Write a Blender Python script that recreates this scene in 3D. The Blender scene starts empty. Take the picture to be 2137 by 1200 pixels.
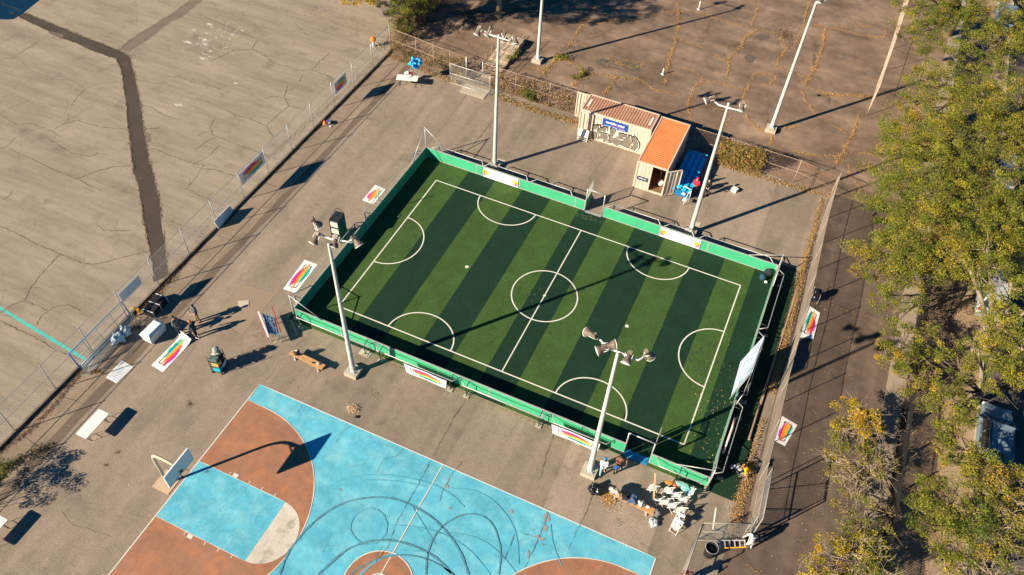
import bpy, math, random
import numpy as np
from mathutils import Vector, Matrix, Quaternion
R=math.radians
# ------------------------------------------------------------------ camera, sky, sun, exposure
sc=bpy.context.scene
cd=bpy.data.cameras.new('camera'); cam=bpy.data.objects.new('camera',cd); sc.collection.objects.link(cam); sc.camera=cam
CR=Vector((0.91033625,0.41188138,0.04051732)).normalized()
CFW=Vector((-0.23811381*1.0,0.60130606,-0.76271413))
CFW=(CFW-CR*CFW.dot(CR)).normalized()
CDN=CFW.cross(CR)
CP=Vector((10.872301,-33.506541,42.124183))
cam.matrix_world=Matrix(((CR.x,-CDN.x,-CFW.x,CP.x),(CR.y,-CDN.y,-CFW.y,CP.y),(CR.z,-CDN.z,-CFW.z,CP.z),(0,0,0,1)))
FPX=1690.457; cd.sensor_width=36; cd.lens=FPX/2137*36; cd.clip_end=2000; cd.clip_start=.5
w=bpy.data.worlds.new('World'); sc.world=w; w.use_nodes=True
nt=w.node_tree; bg=nt.nodes['Background']; sky=nt.nodes.new('ShaderNodeTexSky'); sky.sky_type='NISHITA'; sky.sun_disc=False
SE=28.0; SA=51.0
sky.sun_elevation=R(SE); sky.sun_rotation=R(219); sky.ozone_density=3.0; sky.air_density=1.0; sky.dust_density=0.3
tint=nt.nodes.new('ShaderNodeMix'); tint.data_type='RGBA'; tint.blend_type='MULTIPLY'; tint.inputs[0].default_value=1; tint.inputs[7].default_value=(.03,.50,.82,1)
nt.links.new(sky.outputs[0],tint.inputs[6]); nt.links.new(tint.outputs[2],bg.inputs[0]); bg.inputs[1].default_value=0.05
sl=bpy.data.lights.new('sun','SUN'); sl.energy=5.0; sl.angle=R(.5); sl.color=(1.0,.85,.67)
so=bpy.data.objects.new('sun',sl); sc.collection.objects.link(so)
sd=Vector((math.cos(R(SA))*math.cos(R(SE)),math.sin(R(SA))*math.cos(R(SE)),-math.sin(R(SE))))
so.rotation_euler=sd.to_track_quat('-Z','Y').to_euler(); so.location=(-30,-40,60)
sc.view_settings.view_transform='Standard'; sc.view_settings.look='None'; sc.view_settings.exposure=1.03; sc.view_settings.gamma=1
sc.render.resolution_x=1024; sc.render.resolution_y=575
# ------------------------------------------------------------------ helpers
rnd=random.Random(7)
def ray(px,py): return (CR*((px-1068.5)/FPX)+CDN*((py-600)/FPX)+CFW)
def at(px,py,z=0.0):
    d=ray(px,py); t=(z-CP.z)/d.z; return CP+d*t
def aty(px,py,y):
    d=ray(px,py); t=(y-CP.y)/d.y; return CP+d*t
def zz(ox,oy,s,pts): return [(ox+x/s,oy+y/s) for x,y in pts]
ZS=2.968
def gp(px,py,z=0): v=at(px,py,z); return (v.x,v.y)
def link(o): sc.collection.objects.link(o); return o
def tag(o,label=None,cat=None,group=None,kind=None):
    if label: o['label']=label
    if cat: o['category']=cat
    if group: o['group']=group
    if kind: o['kind']=kind
    return o
def empty(name,loc=(0,0,0),rz=0,label=None,cat=None,group=None):
    o=bpy.data.objects.new(name,None); link(o); o.location=loc; o.rotation_euler=(0,0,rz); o.empty_display_size=.3
    return tag(o,label,cat,group)
def copy_tree(o,parent=None):
    c=o.copy(); link(c); c.parent=parent
    for ch in o.children: copy_tree(ch,c)
    return c
MATS={}
def mat(name,c1,c2=None,rough=.8,scale=3,bump=0,metal=0,grain=0,gscale=60,c3=None,s3=.3,t3=(.5,.7),spec=.3,det=4,obj=False):
    if name in MATS: return MATS[name]
    m=bpy.data.materials.new(name); m.use_nodes=True; n=m.node_tree; b=n.nodes['Principled BSDF']
    b.inputs['Roughness'].default_value=rough; b.inputs['Metallic'].default_value=metal
    b.inputs['Specular IOR Level'].default_value=spec
    c1=tuple(c1)+(1,)
    if obj: pos=n.nodes.new('ShaderNodeTexCoord').outputs['Object']
    else: pos=n.nodes.new('ShaderNodeNewGeometry').outputs['Position']
    cur=None
    def noise(s,d=4,r=.6):
        t=n.nodes.new('ShaderNodeTexNoise'); t.inputs['Scale'].default_value=s; t.inputs['Detail'].default_value=d; t.inputs['Roughness'].default_value=r
        n.links.new(pos,t.inputs['Vector']); return t.outputs['Fac']
    def ramp(f,a,b_):
        r=n.nodes.new('ShaderNodeMapRange'); r.inputs['From Min'].default_value=a; r.inputs['From Max'].default_value=b_; n.links.new(f,r.inputs['Value']); return r.outputs['Result']
    def mix(f,a,b_,mode='MIX'):
        x=n.nodes.new('ShaderNodeMix'); x.data_type='RGBA'; x.blend_type=mode
        if isinstance(f,float): x.inputs[0].default_value=f
        else: n.links.new(f,x.inputs[0])
        for k,v in ((6,a),(7,b_)):
            if isinstance(v,tuple): x.inputs[k].default_value=v
            else: n.links.new(v,x.inputs[k])
        return x.outputs[2]
    if c2 is not None: cur=mix(ramp(noise(scale,det),.32,.68),c1,tuple(c2)+(1,))
    else: cur=c1
    if c3 is not None: cur=mix(ramp(noise(s3,5),*t3),cur,tuple(c3)+(1,))
    if grain:
        g=ramp(noise(gscale,2,.5),.3,.7)
        r=n.nodes.new('ShaderNodeMapRange'); r.inputs['To Min'].default_value=1-grain; r.inputs['To Max'].default_value=1+grain; n.links.new(g,r.inputs['Value'])
        v=n.nodes.new('ShaderNodeCombineColor'); 
        for k in range(3): n.links.new(r.outputs['Result'],v.inputs[k])
        cur=mix(1.0,cur,v.outputs[0],'MULTIPLY')
    if isinstance(cur,tuple): b.inputs['Base Color'].default_value=cur
    else: n.links.new(cur,b.inputs['Base Color'])
    if bump:
        bn=n.nodes.new('ShaderNodeBump'); bn.inputs['Strength'].default_value=bump; bn.inputs['Distance'].default_value=.02
        n.links.new(noise(gscale,3),bn.inputs['Height']); n.links.new(bn.outputs[0],b.inputs['Normal'])
    MATS[name]=m; return m
class MB:
    def __init__(s): s.v=[]; s.f=[]; s.uv=[]; s.smooth=set()
    def add(s,vs,fs,M=None,smooth=False):
        o=len(s.v)
        s.v+= [tuple(M@Vector(v)) if M is not None else tuple(v) for v in vs]
        for f in fs:
            if smooth: s.smooth.add(len(s.f))
            s.f.append(tuple(i+o for i in f))
        return s
    def box(s,c,d,rz=0,M=None):
        x,y,z=d[0]/2,d[1]/2,d[2]/2
        vs=[(a*x,b*y,e*z) for e in(-1,1) for b in(-1,1) for a in(-1,1)]
        T=Matrix.Translation(c)@Matrix.Rotation(rz,4,'Z')
        if M is not None: T=T@M
        return s.add(vs,[(0,2,3,1),(4,5,7,6),(0,1,5,4),(2,6,7,3),(0,4,6,2),(1,3,7,5)],T)
    def bar(s,p0,p1,w,h=None,up=(0,0,1)):
        h=h or w; p0=Vector(p0);p1=Vector(p1); d=p1-p0; L=d.length
        if L<1e-6: return s
        d/=L; u=Vector(up)
        if abs(d.dot(u))>.99: u=Vector((0,1,0))
        a=d.cross(u).normalized(); b=a.cross(d)
        vs=[]
        for p in(p0,p1):
            for i,j in((-1,-1),(1,-1),(1,1),(-1,1)): vs.append(p+a*i*w/2+b*j*h/2)
        return s.add(vs,[(3,2,1,0),(4,5,6,7),(0,1,5,4),(1,2,6,5),(2,3,7,6),(3,0,4,7)])
    def tube(s,pts,r,n=8,r1=None,cap=True,close=False):
        pts=[Vector(p) for p in pts]; N=len(pts); prev=None; rings=[]
        for i,p in enumerate(pts):
            if i==0: d=pts[1]-p
            elif i==N-1: d=p-pts[i-1]
            else: d=(pts[i+1]-p).normalized()+(p-pts[i-1]).normalized()
            d.normalize()
            if prev is None:
                u=Vector((0,0,1)) if abs(d.z)<.95 else Vector((1,0,0)); a=d.cross(u).normalized()
            else: a=(prev-d*prev.dot(d)).normalized()
            prev=a; b=d.cross(a)
            rr=r if r1 is None else r+(r1-r)*i/(N-1)
            rings.append([p+(a*math.cos(2*math.pi*k/n)+b*math.sin(2*math.pi*k/n))*rr for k in range(n)])
        vs=[v for g in rings for v in g]; fs=[]
        for i in range(N-1):
            for k in range(n): fs.append((i*n+k,i*n+(k+1)%n,(i+1)*n+(k+1)%n,(i+1)*n+k))
        if cap: fs+= [tuple(range(n))[::-1],tuple((N-1)*n+k for k in range(n))]
        return s.add(vs,fs,smooth=n>4)
    def lathe(s,prof,o=(0,0,0),ax=(0,0,1),n=16,cap=True):
        o=Vector(o); q=Vector(ax).normalized().to_track_quat('Z','Y').to_matrix().to_4x4(); T=Matrix.Translation(o)@q
        vs=[];fs=[]
        for r,z in prof:
            for k in range(n): vs.append((r*math.cos(2*math.pi*k/n),r*math.sin(2*math.pi*k/n),z))
        for i in range(len(prof)-1):
            for k in range(n): fs.append((i*n+k,i*n+(k+1)%n,(i+1)*n+(k+1)%n,(i+1)*n+k))
        if cap: fs+=[tuple(range(n))[::-1],tuple((len(prof)-1)*n+k for k in range(n))]
        return s.add(vs,fs,T,smooth=True)
    def ball(s,c,r,n=12,m=8,M=None,jit=0,rg=None):
        if not hasattr(r,'__len__'): r=(r,r,r)
        vs=[(0,0,-r[2])];fs=[]
        for i in range(1,m):
            a=math.pi*i/m-math.pi/2
            for k in range(n):
                j=1+(rg.uniform(-jit,jit) if jit else 0)
                vs.append((r[0]*math.cos(a)*math.cos(2*math.pi*k/n)*j,r[1]*math.cos(a)*math.sin(2*math.pi*k/n)*j,r[2]*math.sin(a)*j))
        vs.append((0,0,r[2]))
        for k in range(n): fs.append((0,1+(k+1)%n,1+k)); fs.append((len(vs)-1,1+(m-2)*n+k,1+(m-2)*n+(k+1)%n))
        for i in range(m-2):
            for k in range(n): fs.append((1+i*n+k,1+i*n+(k+1)%n,1+(i+1)*n+(k+1)%n,1+(i+1)*n+k))
        T=Matrix.Translation(c)
        if M is not None: T=T@M
        return s.add(vs,fs,T,smooth=True)
    def caps(s,p0,p1,r0,r1,n=10):
        # tapered capsule
        p0=Vector(p0);p1=Vector(p1); d=p1-p0; L=d.length
        if L<1e-5: return s.ball(p0,r0)
        prof=[]
        for i in range(4): a=math.pi/2*(1-i/4); prof.append((max(r0*math.cos(a),1e-4),-r0*math.sin(a)))
        prof+=[(r0,0),(r1,L)]
        for i in range(1,5): a=math.pi/2*i/4; prof.append((max(r1*math.cos(a),1e-4),L+r1*math.sin(a)))
        return s.lathe(prof,p0,d,n)
    def poly(s,pts,z=0): return s.add([(p[0],p[1],p[2] if len(p)>2 else z) for p in pts],[tuple(range(len(pts)))])
    def prism(s,pts,z0,z1):
        n=len(pts); a=sum(pts[i][0]*pts[(i+1)%n][1]-pts[(i+1)%n][0]*pts[i][1] for i in range(n))
        if a<0: pts=pts[::-1]
        vs=[(x,y,z0) for x,y in pts]+[(x,y,z1) for x,y in pts]
        fs=[tuple(range(n))[::-1],tuple(range(n,2*n))]+[(i,(i+1)%n,n+(i+1)%n,n+i) for i in range(n)]
        return s.add(vs,fs)
    def ribbon(s,pts,w,z=0,wj=0,jit=0,step=None,rg=rnd):
        P=[Vector((p[0],p[1],0)) for p in pts]
        if step:
            Q=[P[0]]
            for a,b in zip(P[:-1],P[1:]):
                k=max(1,int((b-a).length/step))
                for i in range(1,k+1):
                    q=a.lerp(b,i/k)
                    if jit and not(i==k and b is P[-1]): q=q+Vector((rg.uniform(-jit,jit),rg.uniform(-jit,jit),0))
                    Q.append(q)
            P=Q
        vs=[];fs=[]
        for i,p in enumerate(P):
            d=(P[min(i+1,len(P)-1)]-P[max(i-1,0)]); 
            if d.length<1e-6: d=Vector((1,0,0))
            d.normalize(); nn=Vector((-d.y,d.x,0)); ww=w/2*(1+(rg.uniform(-wj,wj) if wj else 0))
            if wj and i in(0,len(P)-1): ww*=.2
            vs+=[(p.x+nn.x*ww,p.y+nn.y*ww,z),(p.x-nn.x*ww,p.y-nn.y*ww,z)]
        for i in range(len(P)-1): fs.append((2*i,2*i+1,2*i+3,2*i+2))
        return s.add(vs,fs)
    def build(s,name,m=None,parent=None,label=None,cat=None,group=None,kind=None,loc=None):
        me=bpy.data.meshes.new(name); me.from_pydata(s.v,[],s.f); 
        if s.smooth:
            me.polygons.foreach_set('use_smooth',[i in s.smooth for i in range(len(s.f))])
        if s.uv:
            l=me.uv_layers.new(name='UVMap'); k=0
            flat=[c for u in s.uv for c in u]; l.data.foreach_set('uv',flat)
        me.update(); 
        if m: me.materials.append(m)
        o=bpy.data.objects.new(name,me); link(o); o.parent=parent
        if loc: o.location=loc
        return tag(o,label,cat,group,kind)
def quads(name,P,C,m,parent=None,**k):
    """P: (n,4,3) array, C: (n,3) colours"""
    n=len(P); me=bpy.data.meshes.new(name)
    me.vertices.add(n*4); me.vertices.foreach_set('co',np.asarray(P,dtype=np.float32).ravel())
    me.loops.add(n*4); me.loops.foreach_set('vertex_index',np.arange(n*4,dtype=np.int32))
    me.polygons.add(n); me.polygons.foreach_set('loop_start',np.arange(0,n*4,4,dtype=np.int32)); me.polygons.foreach_set('loop_total',np.full(n,4,dtype=np.int32))
    ca=me.color_attributes.new('Col','FLOAT_COLOR','POINT')
    cc=np.ones((n,4,4),dtype=np.float32); cc[:,:,:3]=np.asarray(C)[:,None,:]; ca.data.foreach_set('color',cc.ravel())
    me.update(); me.validate(); me.materials.append(m)
    o=bpy.data.objects.new(name,me); link(o); o.parent=parent
    return tag(o,**k)
def attrmat(name,rough=.7,trans=.0):
    m=bpy.data.materials.new(name); m.use_nodes=True; n=m.node_tree; b=n.nodes['Principled BSDF']; b.inputs['Roughness'].default_value=rough
    b.inputs['Specular IOR Level'].default_value=.25
    a=n.nodes.new('ShaderNodeAttribute'); a.attribute_name='Col'; n.links.new(a.outputs['Color'],b.inputs['Base Color'])
    if trans:
        t=n.nodes.new('ShaderNodeBsdfTranslucent'); n.links.new(a.outputs['Color'],t.inputs['Color']); x=n.nodes.new('ShaderNodeMixShader'); x.inputs[0].default_value=trans
        n.links.new(b.outputs[0],x.inputs[1]); n.links.new(t.outputs[0],x.inputs[2]); n.links.new(x.outputs[0],n.nodes['Material Output'].inputs[0])
    return m
LEAF=attrmat('leaf',.6,.3); DRY=attrmat('dry_grass',.9)
nr=np.random.default_rng(11)
def randquads(C,lx,ly,flat=0.5):
    """C (n,3) centres; sizes; returns (n,4,3). flat: 0 random .. 1 horizontal"""
    n=len(C); d=nr.normal(size=(n,3)); d[:,2]*=(1-flat); d/=np.linalg.norm(d,axis=1)[:,None]
    u=nr.normal(size=(n,3)); u[:,2]=np.abs(u[:,2])+2*flat; s=np.cross(d,u); s/=np.linalg.norm(s,axis=1)[:,None]
    L=(lx*nr.uniform(.6,1.4,n))[:,None]; W=(ly*nr.uniform(.6,1.4,n))[:,None]
    return np.stack([C-d*L/2-s*W/2*.5,C-s*W/2*0+s*W/2,C+d*L/2,C-s*W/2],axis=1)
def pal(n,cols,ws,var=.2):
    cols=np.array(cols); ws=np.array(ws,float); i=nr.choice(len(cols),n,p=ws/ws.sum()); return np.clip(cols[i]*nr.uniform(1-var,1+var,(n,1)),0,1)
DRYC=[(.42,.24,.09),(.34,.20,.08),(.50,.33,.15),(.25,.15,.07),(.25,.24,.06)]; DRYW=[4,3,2,2,1.2]
def sample_line(pts,n):
    P=np.array([(p[0],p[1]) for p in pts],float); seg=np.linalg.norm(P[1:]-P[:-1],axis=1); cum=np.concatenate([[0],np.cumsum(seg)])
    t=nr.uniform(0,cum[-1],n); i=np.clip(np.searchsorted(cum,t)-1,0,len(seg)-1); f=(t-cum[i])/np.maximum(seg[i],1e-6)
    return P[i]+(P[i+1]-P[i])*f[:,None], cum[-1]
def tufts(pts,width,dens,size=.09,h=.06,z=0,cols=DRYC,ws=DRYW,gap=True):
    L=sum(math.hypot(b[0]-a[0],b[1]-a[1]) for a,b in zip(pts[:-1],pts[1:])); n=max(4,int(L*dens))
    p,_=sample_line(pts,n)
    if gap: # clumpiness
        k=np.sin(p[:,0]*2.1+p[:,1]*1.3)+np.sin(p[:,0]*.9-p[:,1]*2.7)+nr.normal(size=n)*.8; p=p[k>-.9]; n=len(p)
    if gap:
        wv=.25+1.1*np.abs(np.sin(p[:,0]*3.7+p[:,1]*2.9)*np.sin(p[:,0]*1.3-p[:,1]*4.1)); p=p+np.column_stack([np.sin(p[:,1]*5.1)+np.sin(p[:,1]*11.3+p[:,0]*3),np.sin(p[:,0]*4.7)+np.sin(p[:,0]*12.1)])*.045
        p=p+nr.normal(size=(n,2))*(width/2*wv)[:,None]
    else: p=p+nr.normal(size=(n,2))*width/2
    C=np.column_stack([p,z+np.abs(nr.normal(size=n))*h+.012]); return randquads(C,size,size*.32,.5),pal(n,cols,ws,.3)
# ------------------------------------------------------------------ common materials
M_gal=mat('galvanised_steel',(.52,.53,.50),(.42,.43,.41),rough=.45,metal=.35,scale=6)
M_pole=mat('pole_paint',(.62,.60,.53),(.50,.48,.42),rough=.55,scale=2)
M_wht=mat('white_plastic',(.80,.78,.73),(.72,.70,.65),rough=.5,scale=5)
M_conc=mat('concrete',(.46,.40,.31),(.36,.31,.24),scale=3,grain=.15)
M_blk=mat('black_rubber',(.012,.013,.015),rough=.6)
M_dark=mat('dark_metal',(.04,.045,.05),rough=.5,metal=.3)
M_wire=mat('wire_zinc',(.50,.50,.46),rough=.5,metal=.2)
M_rust=mat('rusty_wire',(.30,.17,.10),(.38,.25,.17),rough=.8,scale=4)
M_green=mat('board_green',(.062,.42,.205),(.05,.37,.185),rough=.55,scale=1.2,grain=.07,gscale=25,c3=(.035,.27,.14),s3=1.1,t3=(.58,.85))
M_white=mat('white_paint',(.78,.76,.70),rough=.6)
M_wood=mat('bench_wood',(.58,.34,.15),(.46,.26,.11),rough=.6,scale=8)
M_glass=mat('dark_glass',(.02,.03,.04),rough=.08,spec=.6)
# ------------------------------------------------------------------ ground
def groundmat(name,base,alt,dark,lanes=0,grain=.16,gs=30,streak=None,damp=None,veins=None):
    m=mat(name,base,alt,rough=.92,scale=.35,grain=grain,gscale=gs,c3=dark,s3=.55,t3=(.56,.82),spec=.15,det=6,bump=.25)
    n=m.node_tree; b=n.nodes['Principled BSDF']; src=b.inputs['Base Color'].links[0].from_socket
    g=n.nodes.new('ShaderNodeNewGeometry')
    def mulby(val,lo,hi):
        r=n.nodes.new('ShaderNodeMapRange'); r.inputs['From Min'].default_value=0; r.inputs['From Max'].default_value=1
        r.inputs['To Min'].default_value=lo; r.inputs['To Max'].default_value=hi; n.links.new(val,r.inputs['Value'])
        c=n.nodes.new('ShaderNodeCombineColor'); [n.links.new(r.outputs[0],c.inputs[k]) for k in range(3)]
        x=n.nodes.new('ShaderNodeMix'); x.data_type='RGBA'; x.blend_type='MULTIPLY'; x.inputs[0].default_value=1
        nonlocal src
        n.links.new(src,x.inputs[6]); n.links.new(c.outputs[0],x.inputs[7]); src=x.outputs[2]
    if lanes:
        sx=n.nodes.new('ShaderNodeSeparateXYZ'); n.links.new(g.outputs['Position'],sx.inputs[0])
        ns=n.nodes.new('ShaderNodeTexNoise'); ns.inputs['Scale'].default_value=.25; n.links.new(g.outputs['Position'],ns.inputs['Vector'])
        a=n.nodes.new('ShaderNodeMath'); a.operation='MULTIPLY_ADD'; n.links.new(ns.outputs['Fac'],a.inputs[0]); a.inputs[1].default_value=.5; n.links.new(sx.outputs[0],a.inputs[2])
        d=n.nodes.new('ShaderNodeMath'); d.operation='DIVIDE'; n.links.new(a.outputs[0],d.inputs[0]); d.inputs[1].default_value=lanes
        f=n.nodes.new('ShaderNodeMath'); f.operation='FLOOR'; n.links.new(d.outputs[0],f.inputs[0])
        wn=n.nodes.new('ShaderNodeTexWhiteNoise'); wn.noise_dimensions='1D'; n.links.new(f.outputs[0],wn.inputs['W'])
        mulby(wn.outputs['Value'],.86,1.13)
    # stretched streaks
    for sc_,rot,lo,hi in (streak or []):
        mp=n.nodes.new('ShaderNodeMapping'); mp.inputs['Scale'].default_value=sc_; mp.inputs['Rotation'].default_value=(0,0,rot); n.links.new(g.outputs['Position'],mp.inputs[0])
        ns=n.nodes.new('ShaderNodeTexNoise'); ns.inputs['Scale'].default_value=1; ns.inputs['Detail'].default_value=5; n.links.new(mp.outputs[0],ns.inputs['Vector'])
        r=n.nodes.new('ShaderNodeMapRange'); r.inputs['From Min'].default_value=.3; r.inputs['From Max'].default_value=.7; n.links.new(ns.outputs['Fac'],r.inputs['Value'])
        mulby(r.outputs[0],lo,hi)
    # hairline crazing
    if veins:
        wv=n.nodes.new('ShaderNodeTexNoise'); wv.inputs['Scale'].default_value=.9; wv.inputs['Detail'].default_value=4; n.links.new(g.outputs['Position'],wv.inputs['Vector'])
        ad=n.nodes.new('ShaderNodeVectorMath'); ad.operation='MULTIPLY_ADD'; n.links.new(wv.outputs['Color'],ad.inputs[0]); ad.inputs[1].default_value=(1.6,1.6,0); n.links.new(g.outputs['Position'],ad.inputs[2])
        vo=n.nodes.new('ShaderNodeTexVoronoi'); vo.feature='DISTANCE_TO_EDGE'; vo.inputs['Scale'].default_value=veins[0]; n.links.new(ad.outputs[0],vo.inputs['Vector'])
        r=n.nodes.new('ShaderNodeMapRange'); r.inputs['From Min'].default_value=0; r.inputs['From Max'].default_value=veins[1]; n.links.new(vo.outputs['Distance'],r.inputs['Value'])
        ms=n.nodes.new('ShaderNodeTexNoise'); ms.inputs['Scale'].default_value=.3; n.links.new(g.outputs['Position'],ms.inputs['Vector'])
        r2=n.nodes.new('ShaderNodeMapRange'); r2.inputs['From Min'].default_value=.44; r2.inputs['From Max'].default_value=.58; n.links.new(ms.outputs['Fac'],r2.inputs['Value'])
        mx=n.nodes.new('ShaderNodeMath'); mx.operation='MAXIMUM'; n.links.new(r.outputs[0],mx.inputs[0]); n.links.new(r2.outputs[0],mx.inputs[1]); mulby(mx.outputs[0],veins[2],1.0)
    n.links.new(src,b.inputs['Base Color']); return m
G_mid=groundmat('asphalt_tan',(.298,.240,.178),(.245,.198,.15),(.18,.147,.115),grain=.26,gs=16,lanes=3.05,streak=[((.9,.12,1),0,.84,1.14),((2.5,2.5,1),0,.92,1.08)],veins=(.28,.006,.72))
G_ter=groundmat('asphalt_pale',(.345,.288,.215),(.285,.237,.177),(.20,.165,.127),grain=.13,gs=18,streak=[((.12,.8,1),0,.82,1.1),((.5,3,1),.15,.9,1.08),((.35,.35,1),0,.88,1.08)],veins=(.22,.006,.70))
G_up=groundmat('asphalt_brown',(.235,.165,.113),(.175,.122,.087),(.105,.077,.058),grain=.14,streak=[((.12,.6,1),-.1,.76,1.32),((1.3,1.3,1),0,.86,1.16),((.3,.3,1),0,.72,1.26)],veins=(.2,.01,.6))
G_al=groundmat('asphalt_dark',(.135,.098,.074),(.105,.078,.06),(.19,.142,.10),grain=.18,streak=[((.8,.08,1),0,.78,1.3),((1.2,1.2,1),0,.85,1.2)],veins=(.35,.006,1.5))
G_dirt=groundmat('dirt',(.36,.26,.17),(.29,.205,.135),(.19,.14,.09),grain=.2,gs=14)
G_road=groundmat('street_asphalt',(.12,.105,.09),(.10,.085,.075),(.075,.065,.055))
G_ser=groundmat('paving',(.34,.28,.21),(.29,.24,.18),(.2,.16,.12),grain=.12)
G_patch=groundmat('old_asphalt_strip',(.082,.066,.053),(.065,.053,.044),(.12,.095,.07),grain=.2,gs=20)
G_sand=groundmat('patch_tan',(.30,.235,.165),(.27,.21,.15),(.2,.16,.12))
def sheet(name,poly,z,m,lab=None):
    return MB().poly(poly,z).build(name,m,kind='structure')
sheet('ground',[(-400,-400),(400,-400),(400,400),(-400,400)],-.012,G_dirt)
sheet('yard',[(-23.6,-40),(16.15,-40),(16.15,19.35),(-23.6,19.35)],0,G_mid)
sheet('upper_court',[(-23.2,19.35),(22.35,19.35),(22.35,95),(-23.2,95)],0,G_up)
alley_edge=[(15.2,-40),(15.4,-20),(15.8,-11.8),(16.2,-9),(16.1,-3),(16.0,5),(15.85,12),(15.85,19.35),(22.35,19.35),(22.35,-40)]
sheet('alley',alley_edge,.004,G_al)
MB().prism([(22.35,-45),(23.45,-45),(23.45,95),(22.35,95)],-.01,.1).build('sidewalk',G_ser,kind='structure')
sheet('street',[(27.9,-45),(60,-45),(60,110),(27.9,110)],.0,G_road)
MB().prism([(27.75,-45),(27.9,-45),(27.9,95),(27.75,95)],-.01,.12).build('kerb',M_conc,kind='structure')
TZ=.15
MB().prism([(-120,-60),(-23.52,-60),(-23.52,19.9),(-23.3,20.6),(-23.3,120),(-120,120)],-.3,TZ).build('terrace',G_ter,kind='structure')
kb=MB()
y=-40
while y<20: 
    kb.box((-23.44,y+1.5,TZ/2-.005),(.14,2.97,TZ+.03)); y+=3
kb.build('terrace_kerb',mat('old_kerb',(.24,.19,.14),(.15,.115,.08),scale=1.5,grain=.2),kind='structure')
# dark asphalt strips on the terrace
z1=TZ+.004
left=zz(0,0,ZS,[(0,55),(110,100),(220,155),(300,190),(380,235),(470,265),(560,310),(720,365),(750,430),(775,600),(800,830),(825,1060),(865,1187)])+zz(0,400,ZS,[(890,200),(935,400),(955,560)])
right=zz(0,400,ZS,[(1040,520),(1022,330),(1000,200),(990,50),(970,0)])+zz(0,0,ZS,[(940,1050),(905,900),(870,650),(820,400),(800,345),(735,310),(560,245),(450,200),(380,170),(160,80),(0,18)])
def jag(P,step=.35,j=.05):
    Q=[]
    for a,b in zip(P[:-1],P[1:]):
        L=math.hypot(b[0]-a[0],b[1]-a[1]); k=max(1,int(L/step))
        for i in range(k): t=i/k; Q.append((a[0]+(b[0]-a[0])*t+rnd.uniform(-j,j),a[1]+(b[1]-a[1])*t+rnd.uniform(-j,j)))
    Q.append(P[-1]); return Q
L1=[gp(*p,z1) for p in left]; R1=[gp(*p,z1) for p in right]
P=jag(L1)+jag(R1)
from mathutils.geometry import tessellate_polygon
def polyobj(P,z,m,name,kind='structure'):
    tri=tessellate_polygon([[Vector((p[0],p[1],0)) for p in P]])
    b=MB(); b.v=[(p[0],p[1],z) for p in P]
    for t in tri:
        a,c,d=[Vector((P[i][0],P[i][1],0)) for i in t]
        if (c-a).cross(d-a).z<0: t=(t[0],t[2],t[1])
        b.f.append(tuple(t))
    return b.build(name,m,kind=kind)
polyobj(P,z1,G_patch,'asphalt_strip')
B2=[gp(*p,z1) for p in zz(0,0,ZS,[(735,305),(850,215),(1060,90),(1180,0),(1260,0),(1115,112),(1060,135),(930,235),(800,325)])]
polyobj(jag(B2+[B2[0]]),z1,mat('strip_pale',(.20,.155,.115),(.17,.13,.10),rough=.9,scale=1,grain=.15),'asphalt_strip')
for q in ([(300,190),(390,215),(385,245),(300,205)],[(900,820),(930,825),(932,875),(905,885)]):
    polyobj([gp(*p,z1) for p in zz(0,0,ZS,q)],z1+.004,MATS['strip_pale'],'asphalt_patch')
# blue painted ground in the terrace corner, its colour darkened to stand for shade
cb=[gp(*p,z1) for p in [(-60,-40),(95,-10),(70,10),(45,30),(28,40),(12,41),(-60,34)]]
polyobj(cb,z1+.004,mat('shaded_blue_paint',(.001,.032,.075),(.001,.024,.06),rough=.8,scale=2,spec=.1),'painted_ground')
# turquoise stripe
tb=MB(); tq=[gp(*p,TZ) for p in [(0,643),(178,750)]]; a,b_=Vector((*tq[0],0)),Vector((*tq[1],0)); a=a-(b_-a)*.2; L=(b_-a).length
x=0
while x<L:
    ln=rnd.uniform(.12,.45); tb.ribbon([a.lerp(b_,x/L)[:2],a.lerp(b_,min(1,(x+ln)/L))[:2]],.24*rnd.uniform(.75,1.05),z1); x+=ln+rnd.choice([0,0,.03,.05])
tb.build('painted_line',mat('turquoise_paint',(.06,.52,.44),(.10,.42,.36),rough=.8,scale=6,grain=.2),kind='structure')
# chalk drawings on the terrace
ck=MB(); rg=random.Random(3)
for (x,y,r) in [(1200,185,14),(1300,150,16),(1280,205,10),(1160,260,20),(1265,250,22),(1270,272,16),(1310,170,10),(1365,182,8),(1440,215,14),(1420,240,8),(1500,188,12),(1305,318,12),(1298,350,10),(1255,362,22),(1400,295,8),(1105,650,18),(1465,515,14),(1240,235,10),(1225,270,9),(1390,200,7),(1340,235,8)]:
    c=at(x/ZS,y/ZS,z1); rr=r/ZS/26
    pts=[(c.x+rr*1.5*math.cos(t*math.pi/9)*(q:=rg.uniform(.25,1.25)),c.y+rr*math.sin(t*math.pi/9)*q) for t in range(18)]
    ck.poly(pts,z1+.004+rg.random()*.002)
ck.build('chalk_marks',mat('chalk',(.60,.57,.50),(.40,.35,.28),rough=.9,scale=7),kind='structure')
cg=MB()
for k in range(26):
    x,y=rg.uniform(1130,1520),rg.uniform(150,370); r=rg.uniform(12,32)
    arc=[(x+r*math.cos(t),y+r*.7*math.sin(t)) for t in np.linspace(rg.uniform(0,3),rg.uniform(3.5,6.3),9)]
    cg.ribbon([gp(u/ZS,v/ZS,z1) for u,v in arc],.05,z1+.008,wj=.4)
cg.build('chalk_marks',mat('chalk_faint',(.50,.43,.36),rough=.9),kind='structure')
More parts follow.
